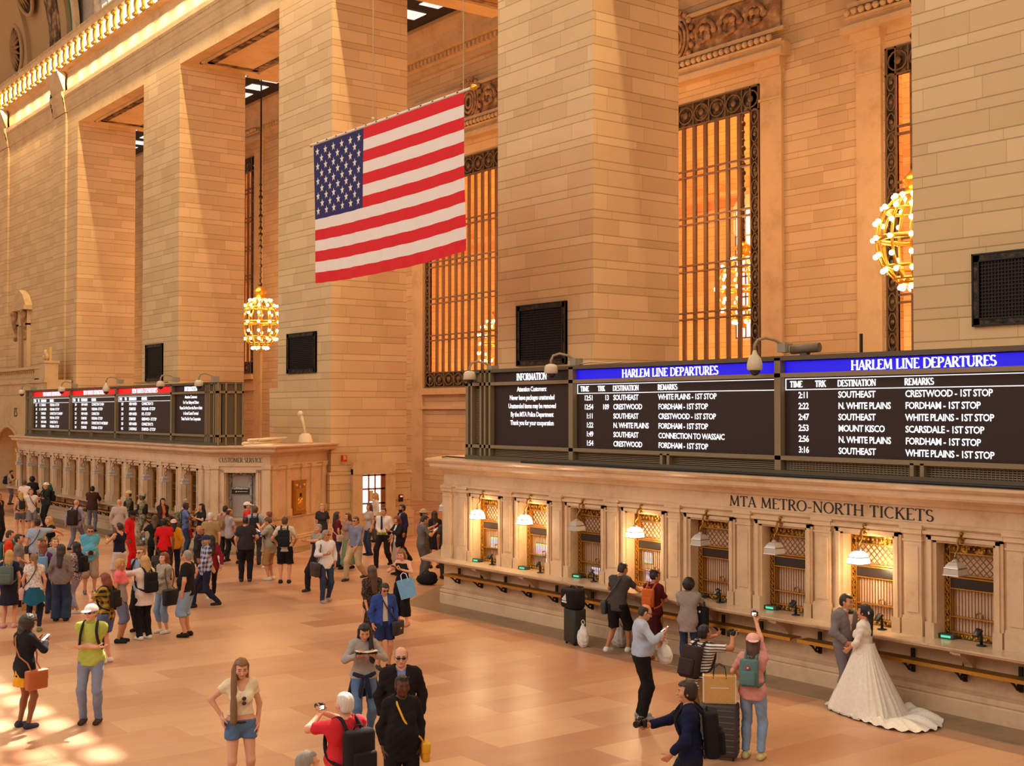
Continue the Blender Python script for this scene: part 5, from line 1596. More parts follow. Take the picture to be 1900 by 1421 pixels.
def vrot(v, ang, axis):
    return np.array(Matrix.Rotation(ang, 3, axis) @ Vector(v))
def ik(a, b, l1, l2, pole):
    a = np.asarray(a, float); b = np.asarray(b, float); d = b-a; L = np.linalg.norm(d)
    if L > (l1+l2)*0.995: b = a+d/L*(l1+l2)*0.995; d = b-a; L = np.linalg.norm(d)
    u = d/L; x = (l1*l1-l2*l2+L*L)/(2*L); h = math.sqrt(max(0, l1*l1-x*x))
    p = np.asarray(pole, float); p = p-u*(p@u); p = p/max(1e-6, np.linalg.norm(p))
    return a+u*x+p*h, b
PEOPLE = {}
def person(key, x, y, h, deg, label, skin='fair', hair=('short', 'dark'), top=('tee', (90, 90, 90)), low=('trousers', (50, 50, 60)), shoe=(40, 38, 38),
           arms=('down', 'down'), step=0.0, lean=0.0, look=0.0, turn=0.0, fat=1.0, female=False, cap=None, glasses=False, beard=None, stance=0.11, belt=None, collar=None, group=None, hands=('relaxed', 'relaxed'), res=None, z=0.0, extra=None):
    dist = math.hypot(x, y)
    r_ = res or (0.0155 if dist < 24 else 0.02 if dist < 36 else 0.026)
    root = thing('person', label, 'person', (x, y, z), math.radians(deg), group)
    s = h/1.75
    root.scale = (s, s, s)
    B = {}
    st = min(step, 0.52)
    hz = 0.93-0.10*abs(st)**2*2.0
    hip = {sd: np.array([sd*0.092, 0, hz]) for sd in (-1, 1)}
    ank = {}
    toe = {}
    for sd in (-1, 1):
        fy = st*sd*0.5
        lift = 0.0
        if st != 0 and fy*1 < 0: lift = min(0.05, abs(fy)*0.25)
        ank[sd] = np.array([sd*stance, fy, 0.085+lift])
    knee = {}
    for sd in (-1, 1): knee[sd], ank[sd] = ik(hip[sd], ank[sd], 0.445, 0.425, (sd*0.12, 1, 0))
    la = math.radians(lean); c0 = np.array([0, 0, hz+0.02])
    def T(p): return vrot(np.asarray(p, float)-c0, -la, 'X')+c0
    sw = 0.140 if female else 0.166
    sh = {sd: T((sd*sw, -0.005, 1.425-(0.93-hz))) for sd in (-1, 1)}
    dz = hz-0.93
    chest = T((0, 0.005, 1.29+dz)); waist = T((0, 0, 1.08+dz)); neck = T((0, -0.015, 1.475+dz)); hc_ = T((0, 0.02, 1.635+dz)) 
    hr = Matrix.Rotation(math.radians(turn), 3, 'Z') @ Matrix.Rotation(-math.radians(look)-la*0.4, 3, 'X')
    hc_ = np.array(neck)+np.array(hr @ Vector((0, 0.028, 0.155)))
    PRE = {'down': (0.07, 0.03, -0.51), 'phone': (-0.09, 0.30, -0.24), 'look': (-0.03, 0.30, -0.12), 'camera': (-0.09, 0.26, 0.13), 'up': (0.06, 0.30, 0.42), 'cross': (-0.30, 0.20, -0.27), 'hip': (0.09, 0.03, -0.38),
           'fwd': (-0.02, 0.44, -0.24), 'pocket': (0.05, 0.09, -0.47), 'swingf': (0.05, 0.26, -0.46), 'swingb': (0.08, -0.22, -0.46), 'point': (-0.02, 0.52, -0.05), 'low': (-0.10, 0.26, -0.40), 'strap': (-0.03, 0.16, -0.12),
           'out': (0.16, 0.36, -0.22), 'behind': (-0.12, -0.16, -0.42), 'side': (0.40, 0.22, -0.1), 'hold': (-0.17, 0.20, -0.38)}
    wr, el = {}, {}
    for i, sd in enumerate((-1, 1)):
        p = PRE[arms[i]] if isinstance(arms[i], str) else arms[i]
        w = sh[sd]+np.array([sd*p[0], p[1], p[2]])
        pole = (sd*0.75, -0.5, -0.35) if not (isinstance(arms[i], str) and arms[i] in ('up',)) else (sd*1, 0.4, 0)
        if arms[i] in ('hip', 'side'): pole = (sd*1.0, -0.4, 0.2)
        el[sd], wr[sd] = ik(sh[sd], w, 0.285, 0.25, pole)
    F = fat
    Y = np.array([0, 1.0, 0]); Yt = vrot(Y, -la, 'X')
    def torso(P, inf):
        d = seg_d(P, hip[-1]+[0.02, 0, 0.02], hip[1]+[-0.02, 0, 0.02], 0.118*F+inf, 0.118*F+inf, 0.86, Y)
        d = smin(d, seg_d(P, c0+[0, 0.012*F, 0.0], waist, 0.128*F+inf, (0.116 if female else 0.13)*F+inf, 0.80, Yt), 0.06)
        d = smin(d, seg_d(P, waist, chest, (0.116 if female else 0.13)*F+inf, 0.142*F**0.5+inf, 0.76, Yt), 0.06)
        q = T((0, 0, 1.34+dz))
        ww = (sw-0.075)
        d = smin(d, seg_d(P, T((-ww, 0, 1.34+dz)), T((ww, 0, 1.34+dz)), 0.098*F**0.5+inf, 0.098*F**0.5+inf, 0.85, Yt), 0.07)
        d = smin(d, seg_d(P, sh[-1], sh[1], 0.055+inf, 0.055+inf), 0.06)
        if female:
            for sd in (-1, 1): d = smin(d, ell_d(P, T((sd*0.07, 0.095, 1.27+dz)), np.array([0.062, 0.055, 0.062])+inf), 0.04)
        if F > 1.1: d = smin(d, ell_d(P, T((0, 0.08, 1.09+dz)), np.array([0.15, 0.11, 0.15])*F**0.5+inf), 0.07)
        d = smin(d, seg_d(P, neck-[0, 0, 0.03], sh[-1]*0.45+neck*0.55, 0.05+inf, 0.045+inf), 0.05)
        d = smin(d, seg_d(P, neck-[0, 0, 0.03], sh[1]*0.45+neck*0.55, 0.05+inf, 0.045+inf), 0.05)
        return d
    def arm(P, sd, inf, f0=1.0, f1=1.0):
        """arm covered to fraction f: 0..1 upper, 1..2 forearm"""
        u = min(f0, 1.0)
        e = sh[sd]+(el[sd]-sh[sd])*u
        g_ = 0.9 if female else 1.0
        d = seg_d(P, sh[sd], e, (0.052*g_+inf)*F**0.4, ((0.052-0.012*u)*g_+inf)*F**0.4)
        if f0 > 1.0:
            e2 = el[sd]+(wr[sd]-el[sd])*(f0-1)
            d = smin(d, seg_d(P, el[sd], e2, (0.041*g_+inf)*F**0.3, (0.041-0.013*(f0-1))*g_+inf), 0.025)
        return d
    def leg(P, sd, inf, infk=None, infa=None, upto=2.0):
        infk = inf if infk is None else infk; infa = infk if infa is None else infa
        u = min(1.0, upto)
        k = hip[sd]+(knee[sd]-hip[sd])*u
        rk = 0.088+(0.055-0.088)*u
        d = seg_d(P, hip[sd], k, 0.090*F**0.6+inf, rk*F**0.3+inf+(infk-inf)*u)
        if upto > 1.0:
            v = upto-1; a = knee[sd]+(ank[sd]-knee[sd])*v
            d = smin(d, seg_d(P, knee[sd], a, 0.055+infk, 0.055-0.019*v+infk+(infa-infk)*v), 0.03)
            cf = knee[sd]*0.68+ank[sd]*0.32+np.array([0, -0.016, 0])
            if v > 0.5: d = smin(d, ell_d(P, cf, np.array([0.047, 0.05, 0.1])+infk), 0.04)
        return d
    def body(P):
        d = torso(P, 0)
        d = smin(d, seg_d(P, neck-[0, 0, 0.04], neck+(hc_-neck)*0.5, 0.054, 0.05), 0.035)
        for sd in (-1, 1):
            d = smin(d, arm(P, sd, 0, 2.0), 0.035)
        l = None
        for sd in (-1, 1):
            q = leg(P, sd, 0); l = q if l is None else np.minimum(l, q)
            f0 = ank[sd]+np.array([0, -0.03, -0.045]); f1 = ank[sd]+np.array([0, 0.13, -0.055])
            l = smin(l, seg_d(P, f0, f1, 0.032, 0.028), 0.03)
        return smin(d, l, 0.04)
    pts = [p for q in (wr, el, sh, ank, knee) for p in q.values()]+[hc_, c0]
    lo = np.min(pts, 0)-[0.2, 0.24, 0.16]; hi = np.max(pts, 0)+[0.2, 0.26, 0.17]
    lo[2] = -0.03
    V, Fq = surf(body, lo, hi, r_)
    parts = [(V, Fq, np.zeros(len(Fq), int))]
    hrn = np.array(hr)
    parts.append((HV@hrn.T+hc_, HF, HMI))
    for i, sd in enumerate((-1, 1)):
        hv, hf = HANDS[hands[i]]
        hv = hv.copy(); hf2 = hf
        if sd < 0: hv[:, 0] *= -1; hf2 = hf[:, ::-1]
        zax = el[sd]-wr[sd]
        if arms[i] == 'hip': zax = np.array([sd*0.02, -0.35, 0.93])
        if arms[i] == 'cross': zax = zax/np.linalg.norm(zax)+np.array([0, 0.5, 0])
        zax = zax/np.linalg.norm(zax)
        yy = np.array([0, 1.0, 0.35]); yy = yy-zax*(yy@zax); yy /= max(1e-6, np.linalg.norm(yy))
        xx = np.cross(yy, zax)
        M = np.stack([xx, yy, zax], 1)
        parts.append((hv@M.T+wr[sd], hf2, np.zeros(len(hf2), int)))
    o = 0; VV, FF, MM = [], [], []
    for v, f, mi in parts: VV.append(v); FF.append(f+o); MM.append(mi); o += len(v)
    lipc = tuple(v*0.72 for v in SKIN[skin])
    bm_ = bpy.data.objects.new('body', np_mesh('body', np.concatenate(VV), np.concatenate(FF),
        [skin_mat(skin), plain('lip_'+skin, (SKIN[skin][0]*0.8, SKIN[skin][1]*0.5, SKIN[skin][2]*0.5), 0.5), plain('eye', srgb(70, 54, 46), 0.3), hair_mat('brown' if hair[1] in ('blond', 'light', 'auburn', 'grey', 'white', 'brown') else 'dark')], np.concatenate(MM)))
    COL.objects.link(bm_); bm_.parent = root
    def part(name, fn, lo_, hi_, mat, rr=None, split=None, lab=None):
        V, Fq = surf(fn, lo_, hi_, rr or r_)
        if len(Fq) == 0: return None
        ob = bpy.data.objects.new(name, np_mesh(name, V, Fq, mat)); COL.objects.link(ob); ob.parent = root
        if lab: ob['label'] = lab
        return ob
    def fold(P, a=0.0065):
        return 0.7*a*np.sin(P[:, 2]*19+P[:, 0]*9+np.sin(P[:, 0]*12+P[:, 1]*9)*1.6)+a*np.sin(P[:, 0]*31+P[:, 2]*23+np.sin(P[:, 1]*17)*2)*np.sin(P[:, 2]*41+P[:, 0]*13)
    # upper garment
    kind, tc = top[0], top[1]
    hem = {'tee': 0.84, 'shirt': 0.82, 'tucked': 0.97, 'jacket': 0.76, 'cardigan': 0.70, 'tank': 0.86, 'crop': 1.04, 'sweater': 0.86, 'hoodie': 0.78, 'cami': 0.95, 'polo': 0.85, 'coat': 0.55, 'blouse': 0.90, 'dress': 0.90}[kind]+dz
    slv = {'tee': 0.72, 'shirt': 1.92, 'tucked': 1.92, 'jacket': 1.96, 'cardigan': 1.9, 'tank': 0.0, 'crop': 0.5, 'sweater': 1.9, 'hoodie': 1.95, 'cami': 0.0, 'polo': 0.78, 'coat': 1.95, 'blouse': 0.45, 'dress': 0.5}[kind]
    if len(top) > 2 and top[2] is not None: slv = top[2]
    if len(top) > 3 and top[3] is not None: hem = top[3]+dz
    inf = {'jacket': 0.026, 'coat': 0.028, 'hoodie': 0.026, 'cardigan': 0.024, 'sweater': 0.020, 'tank': 0.012, 'cami': 0.010, 'crop': 0.012}.get(kind, 0.017)
    neckz = T((0, 0, (1.462 if kind not in ('cami', 'crop', 'tank') else 1.40)+dz))[2]
    nf = vrot((0, 0, 1.0), -la, 'X'); npt = T((0, 0.0, (1.475 if kind not in ('cami', 'crop') else 1.405)+dz))
    nn2 = nf+Y*(-0.30 if kind not in ('cami', 'crop') else -0.2); nn2 = nn2/np.linalg.norm(nn2)
    def upper(P):
        d = torso(P, inf)
        if kind in ('jacket', 'coat', 'cardigan', 'hoodie', 'tee', 'shirt', 'polo', 'sweater') and hem < 0.93:
            fl = seg_d(P, c0+[0, 0.005, 0.08], np.array([0, 0.005, hem]), 0.128*F+inf, 0.150*F+inf+(0.02 if kind in ('cardigan', 'coat') else 0), 0.78, Y)
            d = smin(d, fl, 0.05)
        if slv > 0:
            for sd in (-1, 1):
                q = arm(P, sd, inf*0.85, slv)
                ax_ = (el[sd]-sh[sd]) if slv <= 1 else (wr[sd]-el[sd]); ax_ = ax_/np.linalg.norm(ax_)
                end = sh[sd]+(el[sd]-sh[sd])*slv if slv <= 1 else el[sd]+(wr[sd]-el[sd])*(slv-1)
                q = np.maximum(q, (P-end)@ax_)
                d = smin(d, q, 0.03)
        d = d+fold(P)
        d = np.maximum(d, hem-P[:, 2])
        if kind == 'cami':
            d = np.maximum(d, (P-npt)@nn2)
            for sd in (-1, 1): d = np.minimum(d, np.maximum(np.abs(torso(P, 0.006))-0.004, np.abs(P[:, 0]-sd*0.075)-0.012)+0*d) if False else d
        else:
            hr_ = 0.098 if kind == 'crop' else 0.082 if kind == 'tank' else 0.064
            hole = seg_d(P, neck+[0, 0.0, -0.03], neck+[0, 0.06, 0.26], hr_, hr_+0.03)
            if kind in ('crop', 'tank', 'blouse', 'jacket', 'cardigan'): hole = smin(hole, seg_d(P, neck+[0, 0.06, 0.0], neck+[0, 0.125, -0.085], 0.06, 0.045), 0.03)
            d = np.maximum(d, -hole)
        if slv == 0:
            for sd in (-1, 1): d = np.maximum(d, -(seg_d(P, sh[sd]+[sd*0.02, 0, 0.02], sh[sd]+[sd*0.02, 0, -0.08], 0.052, 0.04)))
        if kind in ('jacket', 'cardigan', 'coat') and belt != 'closed':
            op = np.maximum(np.abs(P[:, 0])-0.045-0.02*(1.45+dz-P[:, 2]), 0.05-P[:, 1])
            d = np.maximum(d, -op)
        return d
    names = {'tee': 't_shirt', 'tucked': 'shirt', 'crop': 'crop_top', 'cami': 'camisole', 'tank': 'sleeveless_top', 'polo': 'polo_shirt', 'dress': 'dress_bodice'}
    part(names.get(kind, kind), upper, lo, hi, cloth(tc))
    if kind in ('jacket', 'cardigan', 'coat') and belt != 'closed':
        part('under_shirt', lambda P: np.maximum(np.maximum(torso(P, 0.008)+fold(P, 0.002), 0.93+dz-P[:, 2]), -seg_d(P, neck+[0, 0.0, -0.02], neck+[0, 0.06, 0.26], 0.062, 0.09)), lo, hi, cloth(collar or (220, 214, 206)))
    elif collar:
        part('collar', lambda P: np.maximum(np.abs(seg_d(P, neck-[0, 0, 0.02], neck+[0, 0.004, 0.03], 0.066, 0.064))-0.008, np.abs((P-neck)@nn2+0.0)-0.03), neck-0.14, neck+0.14, cloth(collar), 0.009)
    # lower garment
    kl, lc = low[0], low[1]
    wz = (0.985 if kl != 'hotpants' else 1.0)+dz
    cut = {'trousers': 0.045, 'jeans': 0.05, 'leggings': 0.12, 'capri': 0.36, 'shorts': 0.50, 'hotpants': 0.76, 'skirt': 0.56, 'longskirt': 0.22, 'miniskirt': 0.60, 'wide': 0.16, 'bermuda': 0.44, 'none': 0}[kl]
    if len(low) > 2: cut = low[2]
    ii = {'trousers': (0.018, 0.024, 0.030), 'jeans': (0.012, 0.014, 0.020), 'leggings': (0.007, 0.007, 0.008), 'capri': (0.012, 0.018, 0.02), 'shorts': (0.028, 0.048, 0.05), 'bermuda': (0.026, 0.044, 0.05), 'hotpants': (0.014, 0.03, 0.03), 'wide': (0.022, 0.05, 0.075)}.get(kl, (0.02, 0.02, 0.02))
    lo2 = np.min([hip[-1], hip[1], knee[-1], knee[1], ank[-1], ank[1]], 0)-[0.2, 0.22, 0.1]; hi2 = np.max([hip[-1], hip[1], knee[-1], knee[1], ank[-1], ank[1]], 0)+[0.2, 0.24, 0.2]
    lo2[2] = -0.02
    if kl in ('skirt', 'longskirt', 'miniskirt'):
        wd = low[3] if len(low) > 3 else 0.22
        def lower(P):
            c1 = np.array([0, (ank[-1][1]+ank[1][1])*0.25, cut])
            d = smin(seg_d(P, hip[-1]+[0.02, 0, 0.02], hip[1]+[-0.02, 0, 0.02], 0.128*F, 0.128*F, 0.88, Y), seg_d(P, c0+[0, 0.01, 0.06], c1, 0.146*F, wd, 0.86, Y), 0.05)
            an = np.arctan2(P[:, 1], P[:, 0])
            d = d+0.010*np.sin(an*11)*np.clip((wz-P[:, 2])*1.6, 0, 1)
            return np.maximum(np.maximum(d, cut-P[:, 2]), P[:, 2]-wz)
        part('skirt', lower, lo2-[0.1, 0.1, 0], hi2+[0.1, 0.1, 0], cloth(lc))
    elif kl != 'none':
        def lower(P):
            d = seg_d(P, hip[-1]+[0.02, 0, 0.02], hip[1]+[-0.02, 0, 0.02], 0.124*F, 0.124*F, 0.88, Y)
            d = smin(d, seg_d(P, c0+[0, 0.012*F, -0.02], c0+[0, 0.012*F, 0.1], 0.146*F, 0.143*F, 0.82, Y), 0.05)
            l = None
            for sd in (-1, 1):
                q = leg(P, sd, *ii)
                q = np.maximum(q, cut+(ank[sd][2]-0.085)-P[:, 2])
                l = q if l is None else np.minimum(l, q)
            d = smin(d, l, 0.03)+fold(P, 0.004)
            return np.maximum(np.maximum(d, cut-P[:, 2]), P[:, 2]-wz)
        part({'hotpants': 'shorts', 'bermuda': 'shorts', 'wide': 'wide_trousers', 'capri': 'cropped_trousers'}.get(kl, kl), lower, lo2, hi2, cloth(lc))
    if belt and belt != 'closed':
        part('belt', lambda P: np.maximum(seg_d(P, c0+[0, 0.012*F, 0], c0+[0, 0.012*F, 0.1], 0.153*F, 0.150*F, 0.82, Y), np.abs(P[:, 2]-(wz-0.03))-0.018), c0-0.24, c0+0.24, plain('belt_leather', srgb(*belt), 0.4), 0.012)
    # shoes
    for sd in (-1, 1):
        a = ank[sd]; lf = a[2]-0.085
        def sfn(P):
            f0 = a+np.array([0, -0.045, -0.045]); f1 = a+np.array([0, 0.145, -0.058])
            d = seg_d(P, f0, f1, 0.044, 0.040, 1.15, np.array([1.0, 0, 0]))
            d = smin(d, seg_d(P, a+[0, -0.02, -0.03], a+[0, -0.012, 0.005], 0.044, 0.043), 0.03)
            d = np.maximum(d, lf+0.0-P[:, 2]); return np.maximum(d, P[:, 2]-(a[2]+0.015))
        part('shoe', sfn, a-[0.09, 0.15, 0.1], a+[0.09, 0.24, 0.06], cloth(shoe), 0.012)
    # hair
    hk, hcol = hair[0], hair[1]
    up_ = hrn@np.array([0, 0, 1.0]); fy_ = hrn@np.array([0, 1.0, 0]); fx_ = hrn@np.array([1.0, 0, 0])
    def L(P): return (P-hc_)@hrn
    if hk != 'bald':
        vol = {'short': 0.010, 'crop': 0.005, 'receding': 0.006, 'long': 0.016, 'pony': 0.012, 'bun': 0.012, 'bob': 0.020, 'afro': 0.045, 'curly': 0.050, 'fringe': 0.018, 'updo': 0.018}[hk]
        def hfn(P):
            Q = L(P)
            d = ell_d(Q, (0, -0.014, 0.028), np.array([0.076, 0.097, 0.090])+vol)
            if hk in ('short', 'crop', 'receding', 'fringe'):
                d = smin(d, ell_d(Q, (0, -0.045, -0.035), np.array([0.066, 0.058, 0.06])+vol*0.7), 0.03)
            lowz = {'short': 0.0, 'crop': 0.0, 'receding': 0.0}.get(hk, -0.01)
            face = np.maximum(np.maximum(0.030-Q[:, 1]-(0.25*np.maximum(Q[:, 2], 0)), Q[:, 2]-(0.068 if hk != 'receding' else 0.14)), np.abs(Q[:, 0])-0.2)
            d = np.maximum(d, -face)
            if hk in ('short', 'crop', 'receding', 'bald'):
                side = np.maximum(Q[:, 2]+0.004, -(Q[:, 1]+0.028))
                d = np.maximum(d, -side)
                d = np.maximum(d, -(Q[:, 2]+0.075))
                if hk == 'receding': d = np.maximum(d, (Q[:, 2]-0.075))
            if hk in ('long', 'bob', 'curly'):
                bot = {'long': hair[2] if len(hair) > 2 else 0.36, 'bob': 0.13, 'curly': 0.10}[hk]
                wdt = 0.075 if hk == 'long' else 0.085
                fr = hair[3] if len(hair) > 3 else 0.0
                back = seg_d(Q, (0, -0.055, 0.02), (0.0, -0.085, -0.10), wdt, wdt, 0.75, np.array([0, 1.0, 0]))
                d = smin(d, back, 0.03)
                for sd in (-1, 1):
                    d = smin(d, seg_d(Q, (sd*0.062, -0.02, 0.03), (sd*0.072, -0.025, -min(bot, 0.14)), 0.034, 0.032), 0.03)
                if bot > 0.14:
                    d = smin(d, seg_d(P, hc_-fy_*0.085-up_*0.09, hc_-fy_*(0.125)-np.array([0, 0, bot])-Yt*0.02, 0.082, 0.060, 0.55, Y), 0.04)
                    if fr: d = smin(d, seg_d(P, hc_+fx_*0.07*fr-up_*0.04, hc_+fx_*0.12*fr+Yt*0.115-np.array([0, 0, bot]), 0.062, 0.042), 0.03)
                d = np.maximum(d, -np.maximum(np.maximum(0.04-Q[:, 1], Q[:, 2]-0.062), np.abs(Q[:, 0])-0.062))
            if hk == 'pony': d = smin(d, seg_d(P, hc_-fy_*0.10+up_*0.04, hc_-fy_*0.16-np.array([0, 0, 0.24]), 0.034, 0.024), 0.02)
            if hk == 'bun': d = smin(d, ell_d(Q, (0, -0.085, 0.095), (0.045, 0.045, 0.042)), 0.015)
            if hk == 'updo':
                d = smin(d, ell_d(Q, (0, -0.10, -0.01), (0.075, 0.07, 0.08)), 0.02)
                d = smin(d, seg_d(P, hc_-fy_*0.12-up_*0.05, hc_-fy_*0.12-np.array([0, 0, 0.36]), 0.045, 0.03), 0.03)
            if hk in ('curly', 'afro'): d = d+0.008*np.sin(Q[:, 0]*90)*np.sin(Q[:, 1]*85+1)*np.sin(Q[:, 2]*95)
            else: d = d+0.003*np.sin(Q[:, 0]*110+Q[:, 1]*40)
            return d
        hb = hair[2] if (hk == 'long' and len(hair) > 2) else (0.36 if hk in ('long', 'pony', 'updo') else 0.2)
        part('hair', hfn, hc_-[0.24, 0.26, 0.12+hb], hc_+[0.24, 0.24, 0.2], hair_mat(hcol), max(0.010, r_*0.75))
    if beard:
        part('beard', lambda P: np.maximum(np.maximum(head_fn(L(P))-0.007, L(P)[:, 2]+0.028), np.maximum(-(L(P)[:, 1]-0.005), -(L(P)[:, 2]+0.125))), hc_-0.16, hc_+0.16, hair_mat(beard), 0.009)
    if cap:
        ck, cc = cap
        def cfn(P):
            Q = L(P)
            if ck == 'helmet' or ck == 'hat':
                d = ell_d(Q, (0, -0.012, 0.045), (0.098, 0.115, 0.095)); d = np.maximum(d, 0.03-Q[:, 2])
                rim = np.maximum(ell_d(Q, (0, 0, 0.042), (0.17, 0.18, 0.05)), np.abs(Q[:, 2]-0.042)-0.009)
                if ck == 'hat': d = np.minimum(d, rim)
                return d
            d = np.maximum(ell_d(Q, (0, -0.014, 0.035), (0.100, 0.122, 0.102)), 0.030-Q[:, 2])
            sg = -1 if ck == 'capback' else 1
            br = np.maximum(ell_d(Q, (0, sg*0.14, 0.045), (0.078, 0.078, 0.03)), np.abs(Q[:, 2]-0.045+0.18*(sg*Q[:, 1]-0.1))-0.007)
            return np.minimum(d, br)
        part('hat' if ck in ('hat', 'helmet') else 'cap', cfn, hc_-0.24, hc_+0.24, cloth(cc), 0.0105)
    if glasses:
        g = MB()
        for sd in (-1, 1):
            cxy = (sd*0.033, 0.098 if glasses != 'head' else 0.072, 0.008 if glasses != 'head' else 0.105)
            g.ball(cxy, 0.023, 0, 8, (1.1, 0.28, 0.75)); g.tube([(sd*0.055, cxy[1], cxy[2]), (sd*0.08, 0.0 if glasses != 'head' else 0.01, cxy[2]-0.003)], 0.004, 5)
        g.tube([(-0.015, cxy[1], cxy[2]), (0.015, cxy[1], cxy[2])], 0.004, 5)
        go = g.obj('glasses', plain('dark_lens', srgb(30, 26, 26), 0.15), root)
        go.matrix_local = Matrix.Translation(Vector(hc_)) @ hr.to_4x4()
    root['_'] = 0; del root['_']
    Mw = Matrix.Translation((x, y, z)) @ Matrix.Rotation(math.radians(deg), 4, 'Z') @ Matrix.Scale(s, 4)
    W_ = lambda p: Mw @ Vector(p)
    PEOPLE[key] = dict(M=Mw, W=W_, wr={k: W_(v) for k, v in wr.items()}, sh={k: W_(v) for k, v in sh.items()}, head=W_(hc_), hip=W_(c0), chest=W_(chest), waist=W_(waist), deg=deg, s=s, fat=F, lean=lean,
        hand={sd: W_(wr[sd]+(wr[sd]-el[sd])/np.linalg.norm(wr[sd]-el[sd])*0.09) for sd in (-1, 1)}, loc={'sh': sh, 'chest': chest, 'waist': waist, 'la': la, 'T': T, 'dz': dz, 'wr': wr, 'el': el, 'hc': hc_}, ank={k: W_(v) for k, v in ank.items()})
    return root

# ------------------------------------------------------------------ things people carry
def local_thing(key, name, label, cat, group=None):
    p = PEOPLE[key]
    t = thing(name, label, cat, (0,0,0), 0, group)
    t.matrix_world = p['M']
    return t, p
def backpack(key, label, col, size=1.0, strap=None, logo=None, one=False):
    t, p = local_thing(key, 'backpack', label, 'backpack')
    T = p['loc']['T']; dz = p['loc']['dz']; F = p['fat']
    yb = -0.125*F-0.02
    w, h, d = 0.155*size, 0.44*size, 0.15*size
    rot = Matrix.Rotation(-p['loc']['la'], 4, 'X')
    top = T((0, yb, 1.42+dz))
    m = MB(); m.rbox(-w, w, -d, 0.0, -h, 0.0, 0.06*size)
    ob_ = m.obj('bag_body', cloth(col), t); ob_.matrix_local = Matrix.Translation(Vector(top)) @ rot
    m = MB(); m.rbox(-w*0.82, w*0.82, -d-0.05*size, -d+0.02, -h*0.93, -h*0.42, 0.035*size)
    m.obj('front_pocket', cloth(col), ob_)
    m = MB(); m.tube([(-0.04, -0.05, -0.005), (-0.03, -0.06, 0.035), (0.03, -0.06, 0.035), (0.04, -0.05, -0.005)], 0.009, 6)
    m.obj('grab_loop', cloth(strap or col), ob_)
    if logo:
        m = MB(); m.lathe([(0.036*size, -0.002), (0.036*size, 0.002)], (0,0,0), 14); m.lathe([(0.016*size, 0.002), (0.016*size, 0.004)], (0,0,0), 10, 1)
        o = m.obj('round_badge', [plain('badge_a', srgb(*logo), 0.6), plain('badge_b', srgb(230, 200, 190), 0.6)], ob_)
        o.matrix_local = Matrix.Translation((0.0, -d-0.012, -h*0.30)) @ Matrix.Rotation(PI/2, 4, 'X')
    for sd in ((1,) if one else (-1, 1)):
        pts = [T((sd*w*0.55, yb-0.01, 1.40+dz)), T((sd*0.085, -0.06, 1.497+dz)), T((sd*0.10, 0.05, 1.485+dz)), T((sd*0.112, 0.128*F**0.6+0.015, 1.37+dz)), T((sd*0.135*F, 0.11*F+0.01, 1.22+dz)), T((sd*0.162*F, 0.02, 1.10+dz)), T((sd*w*0.8, yb, 1.04+dz))]
        m = MB()
        q = [Vector(a) for a in pts]; pp = []
        for i in range(len(q)-1):
            a = q[max(i-1, 0)]; b = q[i]; c = q[i+1]; d_ = q[min(i+2, len(q)-1)]
            for j in range(4):
                u = j/4
                pp.append(0.5*((2*b)+(c-a)*u+(2*a-5*b+4*c-d_)*u*u+(3*b-a-3*c+d_)*u**3))
        pp.append(q[-1])
        m.tube(pp, 0.021, 6); m.obj('strap', cloth(strap or col), t)
    return t
def shoulder_bag(key, label, col, side=1, across=True, size=1.0, low=0.0, strap=None, clasp=None, fwd_=0.0, nm='shoulder_bag', rough=0.5):
    """bag at one hip, strap across the body from the other shoulder"""
    t, p = local_thing(key, nm, label, 'bag')
    T = p['loc']['T']; dz = p['loc']['dz']; F = p['fat']
    bx, by, bz = side*0.205*F**0.7, 0.03+fwd_, 1.02+dz-low
    w, h, d = 0.15*size, 0.24*size, 0.05*size
    mat = plain('leather_%d_%d_%d' % col, srgb(*col), rough)
    m = MB(); m.rbox(-d, d, -w, w, -h, 0, 0.03*size); o = ob_ = m.obj('bag_body', mat, t); o.location = (bx+side*d, by, bz)
    if fwd_: o.rotation_euler = (0, 0, side*min(1.3, fwd_*8))
    m = MB(); m.rbox(-d-0.008, d+0.008, -w-0.004, w+0.004, -h*0.55, 0.012, 0.03*size); m.obj('flap', mat, ob_)
    if clasp:
        m = MB(); m.ball((side*(d+0.01), 0, -h*0.5), 0.022, 0, 8); m.obj('clasp', plain('clasp', srgb(*clasp), 0.3, 0.8), ob_)
    s2 = -side if across else side
    f = F**0.6
    fr = [(s2*0.07, 0.03, 1.495), (s2*0.06, 0.11*f, 1.43), (0, 0.158*f+0.01, 1.28), (side*0.09, 0.150*f+0.01, 1.14), (side*0.19*f, 0.08, 1.04)] if across else [(s2*0.13, 0.03, 1.492), (s2*0.15, 0.10*f, 1.38), (side*0.175*f, 0.105*f, 1.2), (side*0.2*f, 0.07, 1.03)]
    bk = [(s2*0.08, -0.03, 1.50), (s2*0.06, -0.125*f, 1.42), (0, -0.158*f, 1.28), (side*0.09, -0.155*f, 1.14), (side*0.19*f, -0.08, 1.04)] if across else [(s2*0.13, -0.02, 1.492), (s2*0.15, -0.12*f, 1.38), (side*0.175*f, -0.12*f, 1.2), (side*0.2*f, -0.06, 1.03)]
    pts = [Vector((bx+side*d, by+w*0.5, bz-0.02))]+[Vector(T((a, b, c+dz))) for a, b, c in reversed(fr)]+[Vector(T((a, b, c+dz))) for a, b, c in bk]+[Vector((bx+side*d, by-w*0.5, bz-0.02))]
    m = MB(); m.tube(pts, 0.013, 6); m.obj('strap', plain('leather_%d_%d_%d' % (strap or col), srgb(*(strap or col)), rough), t)
    return t
